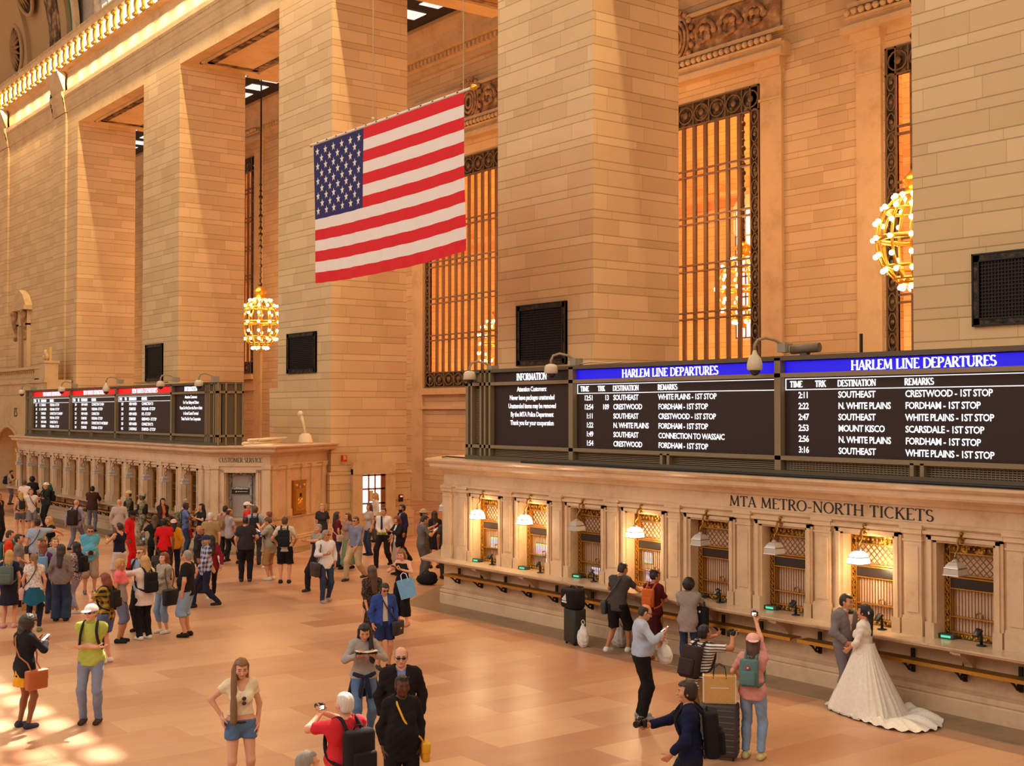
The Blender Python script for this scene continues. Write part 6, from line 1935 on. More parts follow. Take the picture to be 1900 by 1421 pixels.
def at_hand(key, side, name, label, cat, dz=0.0):
    p = PEOPLE[key]; c = p['hand'][side]
    t = thing(name, label, cat, (c.x, c.y, c.z+dz), math.radians(p['deg']))
    return t, p
def phone(key, side, label, lit=True):
    t, p = at_hand(key, side, 'phone', label, 'phone', 0.03)
    m = MB(); m.rbox(-0.036, 0.036, -0.075, 0.075, -0.005, 0.005, 0.01); oc = m.obj('case', BLACK, t); oc.rotation_euler = (math.radians(35), 0, 0)
    m = MB(); m.box(-0.032, 0.032, -0.068, 0.068, 0.0052, 0.0062); o = m.obj('display', glow('phone_display', (.75, .82, .9), 0.9) if lit else plain('phone_dark', srgb(60, 70, 90), 0.1), oc)
def camera_thing(key, label, at, deg, strap=False, screen=False, big=True):
    t = thing('photo_camera', label, 'camera', at, math.radians(deg))
    k = 1.0 if big else 0.7
    m = MB(); m.rbox(-0.068*k, 0.068*k, -0.028*k, 0.028*k, -0.045*k, 0.045*k, 0.015*k); m.rbox(-0.028*k, 0.028*k, -0.028*k, 0.03*k, 0.03*k, 0.065*k, 0.01*k); cb_ = m.obj('camera_body', BLACK, t)
    m = MB(); m.tube([(0, 0.02*k, 0), (0, 0.12*k, 0)], [0.036*k, 0.038*k], 12); m.obj('lens', plain('lens_black', srgb(16, 15, 16), 0.25), t)
    if screen: m = MB(); m.box(-0.045*k, 0.04*k, -0.032*k, -0.0285*k, -0.03*k, 0.028*k); m.obj('display', glow('camera_display', (.75, .85, .9), 0.9), cb_)
    return t
def paper_bag(name, label, loc, deg, w, h, d, col, tilt=0, handle=(240, 240, 240), hand=None):
    t = thing(name, label, 'bag', loc, math.radians(deg))
    m = MB(); a, b = w/2, d/2
    v = [(-a*.94,-b,0),(a*.94,-b,0),(a*.94,b,0),(-a*.94,b,0),(-a,-b,h),(a,-b,h),(a,b,h),(-a,b,h)]
    m.add(v, [(0,3,2,1),(0,1,5,4),(1,2,6,5),(2,3,7,6),(3,0,4,7)])
    m.add([(-a*.98,-b*.96,h-.01),(a*.98,-b*.96,h-.01),(a*.98,b*.96,h-.01),(-a*.98,b*.96,h-.01)], [(0,1,2,3)])
    o = m.obj('bag_body', cloth(col), t); o.rotation_euler = (0, tilt, 0)
    m = MB()
    for y in (-b, b): m.tube([(-a*.4, y, h-.03), (-a*.32, y*.6, h+.11), (0, y*.4, h+.15), (a*.32, y*.6, h+.11), (a*.4, y, h-.03)], 0.006, 5)
    o = m.obj('handles', cloth(handle), t); o.rotation_euler = (0, tilt, 0)
    return t
def plastic_bag(label, loc, w, h, col=(226, 218, 210), name='plastic_bag'):
    t = thing(name, label, 'bag', loc)
    def fn(P):
        d = ell_d(P, (0, 0, h*0.40), (w*0.5, w*0.38, h*0.42))
        d = smin(d, seg_d(P, (0, 0, h*0.6), (0.0, 0, h*0.98), w*0.24, w*0.07), 0.05)
        d = d+0.010*np.sin(P[:, 0]*50+P[:, 2]*30)*np.sin(P[:, 1]*44-P[:, 2]*25)
        return np.maximum(d, 0.004-P[:, 2])
    V, Fq = surf(fn, (-w*.7, -w*.6, -0.02), (w*.7, w*.6, h*1.08), 0.014)
    o = bpy.data.objects.new('bag_body', np_mesh('bag_body', V, Fq, cloth(col))); COL.objects.link(o); o.parent = t
    m = MB()
    for s_ in (-1, 1): m.tube([(s_*0.02, 0, h*0.9), (s_*0.05, 0, h*1.02), (s_*0.03, 0, h*1.1), (0, 0, h*1.13)], 0.008, 5)
    m.obj('handles', cloth(col), t)
    return t
def suitcase(label, loc, deg, w, h, d, col, handle=0.0, ribs=True):
    t = thing('suitcase', label, 'suitcase', loc, math.radians(deg))
    mat = plain('case_%d_%d_%d' % col, srgb(*col), 0.45)
    m = MB(); m.rbox(-w/2, w/2, -d/2, d/2, 0.045, h, 0.05); m.obj('shell', mat, t)
    if ribs:
        m = MB()
        for k in range(8):
            z = 0.12+(h-0.2)*k/7
            m.box(-w/2+0.04, w/2-0.04, -d/2-0.006, -d/2+0.01, z, z+0.012); m.box(-w/2+0.04, w/2-0.04, d/2-0.01, d/2+0.006, z, z+0.012)
            m.box(-w/2-0.006, -w/2+0.01, -d/2+0.04, d/2-0.04, z, z+0.012); m.box(w/2-0.01, w/2+0.006, -d/2+0.04, d/2-0.04, z, z+0.012)
        m.obj('ribs', plain('case_rib', srgb(96, 90, 88), 0.35), t.children[0])
    for sx in (-1, 1):
        for sy in (-1, 1):
            m = MB(); m.tube([(sx*(w/2-0.06)-0.012, sy*(d/2-0.05), 0.025), (sx*(w/2-0.06)+0.012, sy*(d/2-0.05), 0.025)], 0.025, 10); m.box(sx*(w/2-0.06)-0.01, sx*(w/2-0.06)+0.01, sy*(d/2-0.05)-0.015, sy*(d/2-0.05)+0.015, 0.03, 0.06); m.obj('wheel', BLACK, t)
    if handle:
        m = MB()
        for sx in (-1, 1): m.tube([(sx*w*0.27, d/2-0.04, h-0.02), (sx*w*0.27, d/2-0.04, h+handle)], 0.011, 6)
        hro = m.obj('handle_rods', plain('handle_silver', srgb(214, 206, 200), 0.3, 0.6), t)
        m = MB(); m.tube([(-w*0.30, d/2-0.04, h+handle), (w*0.30, d/2-0.04, h+handle)], 0.016, 8); m.obj('handle_grip', BLACK, hro)
    return t
# ------------------------------------------------------------------ extra garments and hand-held things
ROOT = {}
_person = person
def person(key, *a, **k):
    r = _person(key, *a, **k); ROOT[key] = r; return r
def child(key, m, name, mats): return m.obj(name, mats, ROOT[key])
def bow_tie(key):
    p = PEOPLE[key]['loc']; c = p['hc']+np.array([0, 0.055, -0.155]); m = MB()
    for s_ in (-1, 1): m.ball((c[0]+s_*0.032, c[1]+0.03, c[2]), 0.030, 0, 8, (1.2, 0.4, 0.8))
    m.ball((c[0], c[1]+0.035, c[2]), 0.014, 0, 6); child(key, m, 'bow_tie', BLACK)
    m = MB(); T = p['T']
    m.prism([(-0.045, 1.44), (0.045, 1.44), (0, 1.18)], 0.128, 0.134, 0, 'y'); child(key, m, 'shirt_front', cloth((232, 224, 216)))
def neck_tie(key):
    m = MB(); m.prism([(-0.022, 1.455), (0.022, 1.455), (0.03, 1.10), (0, 1.06), (-0.03, 1.10)], 0.140, 0.150, 0, 'y'); child(key, m, 'neck_tie', cloth((40, 38, 56)))
def sunglasses_on(key):
    m = MB()
    for z in (1.27, 1.21): m.ball((-0.02, 0.165, z), 0.028, 0, 8, (1.0, 0.3, 0.9))
    m.tube([(-0.02, 0.16, 1.27), (-0.02, 0.165, 1.21)], 0.005, 5); child(key, m, 'hanging_sunglasses', plain('plum_lens', srgb(70, 34, 40), 0.2))
def sleeves(key, col):
    p = PEOPLE[key]['loc']; m = MB()
    for sd in (-1, 1):
        a, e, w = p['sh'][sd], p['el'][sd], p['wr'][sd]
        m.tube([a*0.45+e*0.55, a*0.2+e*0.8, e, e*0.6+w*0.4, e*0.2+w*0.8], [0.068, 0.066, 0.064, 0.055, 0.046], 10)
    child(key, m, 'sleeves', cloth(col))
def vest(key, label):
    p = PEOPLE[key]['loc']; c = p['chest']; m = MB()
    m.rbox(-0.19, 0.19, -0.165, 0.175, 1.04, 1.40, 0.10)
    for x in (-0.1, 0.0, 0.1): m.rbox(x-0.04, x+0.04, 0.16, 0.215, 1.08, 1.22, 0.015)
    child(key, m, 'body_vest', cloth((40, 38, 40)))
def shirt_print(key):
    p = PEOPLE[key]['loc']; m = MB()
    F = PEOPLE[key]['fat']
    for k in range(9): m.box(-0.11+k*0.026, -0.095+k*0.026+0.004*(k % 3), 0.190*F, 0.196*F, 1.06, 1.085)
    child(key, m, 'shirt_lettering', WHITE)
def open_book(key, label):
    c = PEOPLE[key]['hand'][-1].lerp(PEOPLE[key]['hand'][1], 0.5)
    t = thing('booklet', label, 'booklet', (c.x, c.y, c.z+0.03), math.radians(PEOPLE[key]['deg'])); m = MB()
    m.add([(-0.15,-0.1,0.02),(0,-0.1,0),(0,0.1,0.02),(-0.15,0.1,0.04),(0.15,-0.1,0.02),(0.15,0.1,0.04),(-0.15,-0.1,0.01),(0,-0.1,-0.01),(0,0.1,0.01),(-0.15,0.1,0.03),(0.15,-0.1,0.01),(0.15,0.1,0.03)],
          [(0,1,2,3),(1,4,5,2),(9,8,7,6),(8,11,10,7),(0,6,7,1),(1,7,10,4),(3,2,8,9),(2,5,11,8),(0,3,9,6),(4,10,11,5)])
    m.obj('pages', cloth((222, 206, 190)), t)
    m = MB(); m.box(-0.15, 0.15, -0.1, 0.1, -0.004, 0.0); m.obj('cover', cloth((60, 48, 46)), t)
def jacket_at_waist(key, label, col):
    t, p = local_thing(key, 'tied_jacket', label, 'jacket')
    dz = p['loc']['dz']; F = p['fat']; m = MB(); N = 22; v = []; f = []
    for i in range(N+1):
        a = math.radians(160+220*i/N)
        for j in range(7):
            q = j/6; r = 0.155*F+0.07*q+0.012*math.sin(a*9)*q
            v.append((r*math.cos(a)*1.08, r*math.sin(a)*0.9, 1.0+dz-0.40*q*(0.9+0.1*math.sin(a*3))))
    for i in range(N):
        for j in range(6): f.append((i*7+j, i*7+j+1, (i+1)*7+j+1, (i+1)*7+j))
    m.add(v, f, 0, True); m.add([(x*1.04, y*1.04, z) for x, y, z in v], [tuple(reversed(q)) for q in f], 0, True)
    m.obj('jacket_body', cloth(col), t)
    for s_ in (-1, 1):
        m = MB(); m.tube([(s_*0.15*F, 0.06, 1.0+dz), (s_*0.08, 0.145*F, 0.985+dz), (-s_*0.03, 0.15*F, 0.965+dz), (-s_*0.06, 0.16*F, 0.80+dz), (-s_*0.08, 0.17*F, 0.66+dz)], [0.035, 0.032, 0.026, 0.034, 0.03], 8)
        m.obj('sleeve', cloth(col), t)
def food_box(label, loc):
    t = thing('lunch_box', label, 'box', loc); m = MB(); m.rbox(-0.11, 0.11, -0.09, 0.09, -0.03, 0.03, 0.02); m.obj('box_body', cloth((128, 146, 50)), t)
    m = MB(); m.rbox(-0.115, 0.115, -0.095, 0.095, 0.03, 0.042, 0.02); m.obj('lid', cloth((176, 180, 90)), t)
def water_bottle(label, loc):
    t = thing('water_bottle', label, 'bottle', loc); m = MB(); m.lathe([(0.035, -0.2), (0.036, -0.02), (0.03, 0.02), (0.014, 0.05)], (0,0,0), 12); m.obj('bottle_body', plain('blue_bottle', srgb(60, 120, 180), 0.15), t)
    m = MB(); m.lathe([(0.016, 0.05), (0.016, 0.075)], (0,0,0), 10); m.obj('cap', WHITE, t)
    m = MB(); m.lathe([(0.0365, -0.14), (0.0368, -0.07)], (0,0,0), 12); m.obj('paper_label', WHITE, t)
def gown(key):
    r = ROOT[key]; Mi = PEOPLE[key]['M'].inverted(); c = PEOPLE[key]['hip']
    hem = [(-12.98,16.02),(-12.76,15.80),(-12.48,15.66),(-12.15,15.58),(-11.85,15.52),(-11.55,15.46),(-11.25,15.48),(-11.02,15.62),(-10.95,15.85),(-11.0,16.15),(-11.15,16.45),(-11.4,16.68),(-11.7,16.78),(-12.0,16.76),(-12.35,16.68),(-12.70,16.50),(-12.92,16.28)]
    n = len(hem); N = 96; K = 22; v = []; f = []
    def hp(u):
        i = int(u*n) % n; q = u*n-int(u*n); a = [Vector(hem[(i+k) % n]) for k in (-1, 0, 1, 2)]
        return 0.5*((2*a[1])+(a[2]-a[0])*q+(2*a[0]-5*a[1]+4*a[2]-a[3])*q*q+(3*a[1]-a[0]-3*a[2]+a[3])*q**3)
    zt = c.z+0.15
    for i in range(N):
        u = i/N; h = hp(u); d = Vector((h.x-c.x, h.y-c.y)); R = d.length; e = d/R
        r1 = min(R, 0.62)
        for j in range(K+1):
            q = j/K
            if q < 0.72:
                w = q/0.72; rr = 0.146+(r1-0.146)*(w**1.2); z = zt*(1-w)**0.92+0.03
            else:
                w = (q-0.72)/0.28; rr = r1+(R-r1)*w; z = 0.03+(0.10 if R > 0.75 else 0.0)*math.sin(w*PI)*(0.6+0.4*math.sin(i*0.9))
            fo = 0.030*math.sin(i*2*PI/N*17+math.sin(i*0.5))*min(1, q*1.6)
            rr = rr+fo*0.6; z = max(0.012, z+0.02*math.sin(i*2*PI/N*23+j*0.4)*(q > 0.55))
            v.append(Mi @ Vector((c.x+e.x*rr, min(c.y+e.y*rr, 16.84), z)))
    for i in range(N):
        for j in range(K): f.append((i*(K+1)+j, i*(K+1)+j+1, ((i+1) % N)*(K+1)+j+1, ((i+1) % N)*(K+1)+j))
    m = MB(); m.add(v, f, 0, True); m.obj('gown_skirt', cloth((240, 230, 216)), r)
    m = MB(); p = PEOPLE[key]['loc']
    for k in range(7): m.ball((p['hc'][0]-0.09*math.sin(k)*0.9, p['hc'][1]-0.10+0.02*math.cos(k*2), p['hc'][2]+0.03-0.02*k), 0.014, 0, 6)
    m.obj('hair_flowers', WHITE, r)
# ------------------------------------------------------------------ the people (place, height, heading, dress)
person('phoneman', -14.05, 13.03, 1.75, -33, 'balding man in pale blue shirt and black trousers holding a phone and white bag', skin='fair', hair=('receding','dark'), top=('tucked',(176,186,206)), low=('trousers',(28,25,26)), shoe=(150,150,150), arms=('phone','look'), look=22, turn=0, fat=1.14, glasses=True, collar=(176,186,206), hands=('grip','grip'))
phone('phoneman', 1, 'blue-lit phone held up by the balding man in the pale blue shirt')
p_ = PEOPLE['phoneman']['hand'][-1]; plastic_bag('white plastic bag hanging from the hand of the balding man in pale blue', (p_.x+0.03, p_.y-0.02, p_.z-0.36), 0.27, 0.33)
person('stripe', -12.52, 12.70, 1.66, 3, 'youth in black and white striped t-shirt raising a camera to his face', skin='tan', hair=('short','black'), top=('tee',('stripe',(222,214,210),(44,38,40))), low=('shorts',(150,112,66)), arms=((-0.12,0.30,0.12),(0.10,0.34,0.12)), lean=14, look=-6, hands=('grip','grip'))
backpack('stripe', 'dark brown backpack on the youth in the striped t-shirt', (58,44,42), 1.08)
c_ = PEOPLE['stripe']['hand'][1]; camera_thing('stripe', 'black camera at the face of the youth in stripes', (c_.x-0.02, c_.y, c_.z+0.02), PEOPLE['stripe']['deg'])
person('pinkcap', -11.55, 12.74, 1.66, 27, 'woman in pink cap and pink top holding a camera high overhead', skin='pale', hair=('long','brown',0.26), top=('tee',(216,150,140),0.8), low=('jeans',('denim',(120,146,180),(150,172,200)),0.11), shoe=(206,190,130), arms=((0.10,0.24,-0.36),(-0.16,0.22,0.50)), lean=4, turn=18, female=True, cap=('capback',(232,176,166)), hands=('relaxed','grip'))
backpack('pinkcap', 'small grey-green backpack with a round red badge on the woman in the pink cap', (92,124,122), 0.86, None, (176,40,34))
c_ = PEOPLE['pinkcap']['hand'][1]; camera_thing('pinkcap', 'small black camera held overhead by the woman in the pink cap', (c_.x, c_.y, c_.z+0.03), PEOPLE['pinkcap']['deg'], False, True, False)
person('navy', -9.88, 9.91, 1.74, 137, 'dark-haired man in navy jacket walking left at the bottom edge', skin='fair', hair=('fringe','dark'), top=('sweater',(24,30,62),1.9,0.78), low=('trousers',(32,32,44)), arms=((0.02,0.20,-0.44),(0.02,0.44,-0.22)), step=0.5, lean=4, hands=('relaxed','grip'))
backpack('navy', 'large black backpack on the man in navy at the bottom edge', (30,28,32), 1.15)
c_ = PEOPLE['navy']['hand'][1]; camera_thing('navy', 'black camera in the outstretched hand of the man in navy', (c_.x, c_.y, c_.z+0.05), PEOPLE['navy']['deg']+60)
person('groom', -12.77, 16.22, 1.76, -94, 'groom in grey suit with bow tie holding the hand of his bride', skin='fair', hair=('short','dark'), top=('jacket',(124,116,116)), low=('trousers',(118,110,110)), shoe=(40,30,28), arms=((-0.14,0.24,-0.36),(0.0,0.20,-0.40)), turn=18, look=8, belt='closed', collar=(232,226,220), hands=('grip','relaxed'))
bow_tie('groom')
person('bride', -12.28, 16.08, 1.66, 107, 'bride in white lace gown with long train beside the groom', skin='fair', hair=('updo','black'), top=('sweater',(236,226,214),1.35,0.95), low=('none',(226,220,212)), arms=((0.02,0.22,-0.40),(-0.02,0.26,-0.36)), female=True, hands=('relaxed','grip'))
gown('bride')
person('greytee', -18.13, 16.20, 1.78, 18, 'man in dark grey t-shirt and black shorts leaning on the counter', skin='tan', hair=('short','dark'), top=('tee',(72,66,62)), low=('bermuda',(28,25,26),0.42), shoe=(226,222,220), arms=((0.10,0.36,-0.30),(0.02,0.42,-0.24)), lean=14, step=0.42, turn=-20, look=10)
shoulder_bag('greytee', 'small dark slate bag slung on the hip of the man in grey t-shirt and shorts', (52,56,60), -1, True, 1.0, 0.02)
person('maroon', -17.17, 16.24, 1.68, 17, 'woman with hair in a bun and a long dark red dress at the counter', skin='tan', hair=('bun','black'), top=('tee',(88,20,24),0.8,0.9), low=('longskirt',(58,14,18),0.45,0.20), shoe=(190,120,60), arms=('fwd','phone'), turn=-35, female=True, look=6)
backpack('maroon', 'orange leather backpack hanging low on the woman in the dark red dress', (196,96,40), 0.80, None, None, False)
person('hoodie', -16.23, 16.20, 1.62, 30, 'person in pale grey hooded top and jeans leaning at the counter', skin='brown', hair=('afro','black'), top=('hoodie',(150,136,130),1.9,0.74), low=('jeans',('denim',(38,48,72),(54,66,92))), shoe=(48,36,34), arms=('fwd','fwd'), lean=6, turn=10, collar=(132,24,28))
person('girl', -14.06, 6.51, 1.7, -107, 'girl with very long light brown hair in cream crop top and denim shorts', skin='pale', hair=('long','light',0.62,0.9), top=('crop',(236,220,188),0.5,1.05), low=('hotpants',('denim',(70,98,138),(104,130,164)),0.76), shoe=(226,220,212), arms=('down','hip'), look=16, female=True, belt=(44,26,24))
sunglasses_on('girl')
person('redpolo', -11.39, 6.43, 1.76, 96, 'white-haired man in red polo shirt photographing with a small camera', skin='pale', hair=('short','white'), top=('polo',(206,44,54)), low=('trousers',(70,66,66)), arms=((-0.10,0.36,0.05),(-0.16,0.36,0.05)), fat=1.12, hands=('grip','grip'))
backpack('redpolo', 'black backpack on the man in the red polo shirt', (34,30,32), 1.12)
c_ = PEOPLE['redpolo']['hand'][-1].lerp(PEOPLE['redpolo']['hand'][1], 0.5); camera_thing('redpolo', 'small camera with glowing display held by the man in red', (c_.x, c_.y, c_.z+0.03), PEOPLE['redpolo']['deg'], True, True, False)
person('blackdress', -12.03, 7.51, 1.7, -114, 'woman in black v-neck with a yellow strap across her chest', skin='dark', hair=('crop','black'), top=('sweater',(28,25,26),1.85,0.78), low=('trousers',(28,25,26)), arms=('down','down'), fat=1.16, female=True, glasses='head', look=4, turn=10)
shoulder_bag('blackdress', 'yellow shoulder bag with yellow strap on the woman in black', (222,166,24), -1, True, 0.85, 0.05)
person('oldman', -13.13, 8.19, 1.78, -120, 'bald man with glasses in black jacket over a blue shirt', skin='pale', hair=('receding','grey'), top=('jacket',(32,27,30)), low=('trousers',(40,38,44)), arms=('down','down'), fat=1.1, glasses=True, collar=(124,136,176), look=6)
person('reader', -15.55, 9.08, 1.68, -114, 'woman in pale grey turtleneck and jeans reading while she walks', skin='fair', hair=('long','black',0.40,-0.9), top=('sweater',(168,156,150),1.9,0.93), low=('jeans',('denim',(70,98,138),(104,130,164)),0.09), shoe=(170,150,130), arms=('look','look'), look=24, step=0.3, female=True, glasses='head', collar=(168,156,150), hands=('grip','grip'))
open_book('reader', 'open booklet in the hands of the woman in the grey turtleneck')
jacket_at_waist('reader', 'dark denim jacket tied round the waist of the woman in grey turtleneck', (40,46,66))
person('blueboy', -19.59, 11.85, 1.56, -103, 'boy in bright blue jacket and navy shorts with dark glasses', skin='fair', hair=('fringe','black'), top=('jacket',(52,76,150),1.9,0.66), low=('shorts',(36,44,84),0.60), shoe=(60,50,50), arms=('down','down'), look=20, glasses=True, collar=(200,192,180))
shoulder_bag('blueboy', 'black bag with gold clasp in front of the boy in the blue jacket', (30,27,30), -1, True, 1.15, 0.06, None, (230,180,90), 0.10)
person('darkwoman', -21.22, 12.57, 1.66, 84, 'woman with long brown hair in a dark patterned dress walking away', skin='fair', hair=('long','brown',0.40), top=('blouse',('floral',(44,34,34),(92,70,58)),1.5,0.9), low=('longskirt',('floral',(40,32,32),(86,64,54)),0.36,0.20), arms=('swingb','down'), step=0.25, female=True)
person('bluebag', -23.24, 14.54, 1.68, -150, 'woman in black camisole and wide black trousers looking at her phone', skin='pale', hair=('long','light',0.20), top=('cami',(28,25,26),0,0.90), low=('wide',(28,25,26),0.22), shoe=(206,140,126), arms=('look','look'), look=22, female=True, hands=('grip','grip'))
phone('bluebag', 1, 'phone in the hands of the woman in the black camisole')
e_ = PEOPLE['bluebag']['W'](PEOPLE['bluebag']['loc']['wr'][-1]*0.45+PEOPLE['bluebag']['loc']['el'][-1]*0.55); paper_bag('shopping_bag', 'light blue paper shopping bag on the arm of the woman in black camisole', (e_.x+0.05, e_.y+0.03, e_.z-0.56), PEOPLE['bluebag']['deg']+25, 0.36, 0.40, 0.15, (120,172,214), 0.25)
person('sunglassman', -27.25, 14.83, 1.76, -99, 'grey-haired man in white shirt and dark jeans holding a drink', skin='tan', hair=('short','grey'), top=('shirt',(222,212,212),1.7), low=('jeans',('denim',(38,48,72),(54,66,92))), shoe=(150,140,130), arms=('down',(-0.10,0.24,-0.24)), turn=30, step=0.2, glasses=True, hands=('relaxed','grip'))
shoulder_bag('sunglassman', 'dark brown duffel bag on the hip of the man in the white shirt', (52,44,42), 1, False, 1.35, 0.05)
person('vestman', -29.08, 15.61, 1.78, -166, 'man in striped black and grey top pointing left behind the white-shirted man', skin='fair', hair=('short','grey'), top=('tee',('yoke',(150,140,128),(40,36,38))), low=('trousers',(34,30,32)), shoe=(60,46,40), arms=((-0.05,0.5,-0.06),'down'), step=0.5)
person('blondedark', -35.93, 19.43, 1.68, -123, 'blonde woman in dark t-shirt by the brass letter box', skin='pale', hair=('bob','blond'), top=('tee',(52,48,50)), low=('shorts',(46,44,52)), arms=('down','down'), female=True)
person('maroontop', -33.22, 18.46, 1.64, -9, 'woman with long dark hair in maroon top near the letter box', skin='fair', hair=('long','dark',0.34), top=('tee',(104,24,40)), low=('jeans',('denim',(38,48,72),(54,66,92))), arms=('hold','down'), female=True)
shoulder_bag('maroontop', 'cream bag on the woman in the maroon top', (206,188,160), 1, True, 0.8)
person('bluegrey', -30.30, 17.43, 1.8, -158, 'man in blue-grey shirt and khaki trousers striding left', skin='fair', hair=('short','brown'), top=('tucked',(126,128,152),1.8), low=('trousers',(196,168,128)), shoe=(80,60,50), arms=('swingf','swingb'), step=0.6, glasses=True, belt=(80,50,40), fat=1.08)
person('greenskirt', -32.51, 18.43, 1.66, -180, 'woman with long brown hair in a long green skirt', skin='fair', hair=('long','brown',0.40), top=('tee',(150,120,110)), low=('longskirt',(110,132,104),0.16,0.26), arms=('down','down'), step=0.2, female=True)
person('browngrey', -35.26, 20.78, 1.66, 179, 'woman with long brown hair in grey top before the daylit door', skin='fair', hair=('long','brown',0.30), top=('tee',(176,160,150)), low=('jeans',('denim',(38,48,72),(54,66,92))), arms=('down','down'), female=True)
person('doorblonde', -38.71, 23.07, 1.74, 164, 'blond person in white shirt standing in front of the daylit door', skin='pale', hair=('bob','blond'), top=('shirt',(226,214,200)), low=('trousers',(90,80,80)), arms=('down','down'))
person('tie', -32.31, 19.54, 1.84, -146, 'man in white shirt and dark tie striding forward with a green box', skin='fair', hair=('short','dark'), top=('tucked',(232,216,204)), low=('trousers',(40,30,32)), shoe=(50,30,26), arms=('down','hold'), step=0.6, look=8, collar=(232,216,204), hands=('relaxed','grip'))
neck_tie('tie')
q_ = PEOPLE['tie']['hand'][1]; food_box('green lunch box in the hand of the man with the dark tie', (q_.x, q_.y, q_.z+0.02))
person('blazer', -30.54, 18.95, 1.68, 178, 'woman in black blazer and pale grey skirt reading a paper', skin='fair', hair=('long','auburn',0.18), top=('jacket',(34,28,32),1.8,0.80), low=('skirt',(172,156,140),0.40,0.20), arms=('look','look'), look=14, female=True)
person('navysuit', -32.94, 20.58, 1.82, 170, 'bearded man in navy suit behind the woman in the blazer', skin='tan', hair=('short','black'), top=('jacket',(38,38,62)), low=('trousers',(36,36,56)), arms=('down','down'), step=0.4, beard='black', collar=(150,160,196))
person('trooper', -28.84, 18.66, 1.84, -15, 'officer in grey uniform with black belt checking a phone', skin='fair', hair=('short','dark'), top=('tucked',(110,104,98),0.75), low=('trousers',(96,90,86)), shoe=(26,22,22), arms=('look','look'), look=24, belt=(22,20,22), fat=1.06, hands=('grip','grip'))
phone('trooper', 1, 'lit phone in the hands of the officer in grey uniform')
person('trooperhat', -30.14, 19.55, 1.86, -43, 'officer in tan wide-brimmed hat behind the officer with the phone', skin='fair', hair=('crop','dark'), top=('tucked',(112,104,92),0.75), low=('trousers',(90,84,78)), arms=('down','look'), cap=('hat',(170,150,116)))
person('darkdress', -31.17, 20.60, 1.7, 67, 'woman with long dark hair in short dark dress by the office corner', skin='tan', hair=('long','dark',0.42), top=('cardigan',(42,32,34),1.9,0.8), low=('miniskirt',(32,28,34),0.58,0.18), shoe=(40,30,28), arms=('down','down'), female=True)
person('cornerman', -29.04, 19.60, 1.76, 76, 'bald man in dark shirt half hidden by the near office corner', skin='tan', hair=('receding','dark'), top=('tee',(66,60,66)), low=('trousers',(58,54,58)), arms=('down','down'))
person('darktee', -31.83, 14.86, 1.78, 57, 'stocky man in dark grey t-shirt and black trousers seen from behind', skin='fair', hair=('crop','dark'), top=('tee',(52,46,50),0.75,0.86), low=('trousers',(28,25,26)), shoe=(60,54,52), arms=('down',(0.04,0.2,-0.36)), fat=1.2)
person('jersey', -31.72, 15.56, 1.76, 129, 'man in grey jersey with blue sleeves and khaki shorts texting', skin='fair', hair=('short','brown'), top=('jacket',(166,154,136),0.95,0.74), low=('bermuda',(178,136,84),0.42), shoe=(222,214,206), arms=('look','look'), look=30, belt='closed', fat=1.12, hands=('grip','grip'))
phone('jersey', -1, 'lit phone held by the man in the grey jersey')
sleeves('jersey', (34,44,130))
backpack('jersey', 'black backpack on the man in the grey jersey', (34,30,30), 0.85)
person('whitetee', -30.89, 15.57, 1.8, 55, 'young man in light grey t-shirt and black shorts with his back to us', skin='fair', hair=('short','brown'), top=('tee',(206,190,172)), low=('shorts',(28,26,32),0.50), shoe=(40,34,36), arms=((0.06,0.16,-0.40),(0.06,0.16,-0.40)))
backpack('whitetee', 'black backpack on the young man in light grey t-shirt', (36,32,34), 1.0)
person('redcap', -36.50, 17.09, 1.8, -35, 'person in red polo shirt and black and white cap facing right', skin='fair', hair=('short','black'), top=('polo',(214,50,44)), low=('trousers',(64,54,50)), arms=('down','look'), cap=('cap',(226,214,204)), female=False)
person('greyblue', -35.14, 16.72, 1.78, 55, 'person in grey-blue top with dark backpack right of the red polo', skin='fair', hair=('short','brown'), top=('tee',(160,162,170)), low=('trousers',(56,52,60)), arms=('down','down'))
backpack('greyblue', 'dark backpack on the person in the grey-blue top', (36,36,46), 0.9)
person('redbun', -34.22, 16.72, 1.66, 124, 'woman with red hair in a bun and pale pink top', skin='pale', hair=('bun','auburn'), top=('tank',(226,170,160)), low=('shorts',(160,140,120)), shoe=(220,210,200), arms=('look','down'), female=True)
person('tanshirt', -33.57, 14.60, 1.8, 58, 'white-haired man in tan short-sleeved shirt and grey trousers', skin='pale', hair=('short','white'), top=('polo',(172,140,92),0.85,0.90), low=('trousers',(106,90,78)), shoe=(60,46,40), arms=('down','down'), fat=1.16, step=0.2)
p_ = PEOPLE['tanshirt']['hand'][1]; plastic_bag('white shopping bag in the hand of the white-haired man in the tan shirt', (p_.x, p_.y, p_.z-0.60), 0.30, 0.56)
person('greybun', -35.83, 16.19, 1.74, -4, 'bald man in grey t-shirt walking right behind the tan shirt', skin='tan', hair=('receding','dark'), top=('tee',(164,152,156)), low=('leggings',(34,30,36)), shoe=(44,40,42), arms=('swingf','swingf'), step=0.7)
person('hoodback', -36.57, 16.35, 1.72, 36, 'person in pale grey hooded top with a tan and red backpack', skin='tan', hair=('short','black'), top=('hoodie',(164,160,150)), low=('trousers',(40,38,44)), arms=('down','down'), lean=8)
backpack('hoodback', 'tan and red backpack on the person in the pale grey hooded top', (150,112,80), 0.95, (176,52,48))
person('blackwoman', -38.00, 16.22, 1.7, -173, 'dark-haired woman in black t-shirt looking left', skin='fair', hair=('long','black',0.20), top=('tee',(34,31,33)), low=('trousers',(38,40,38)), arms=('look','down'), female=True)
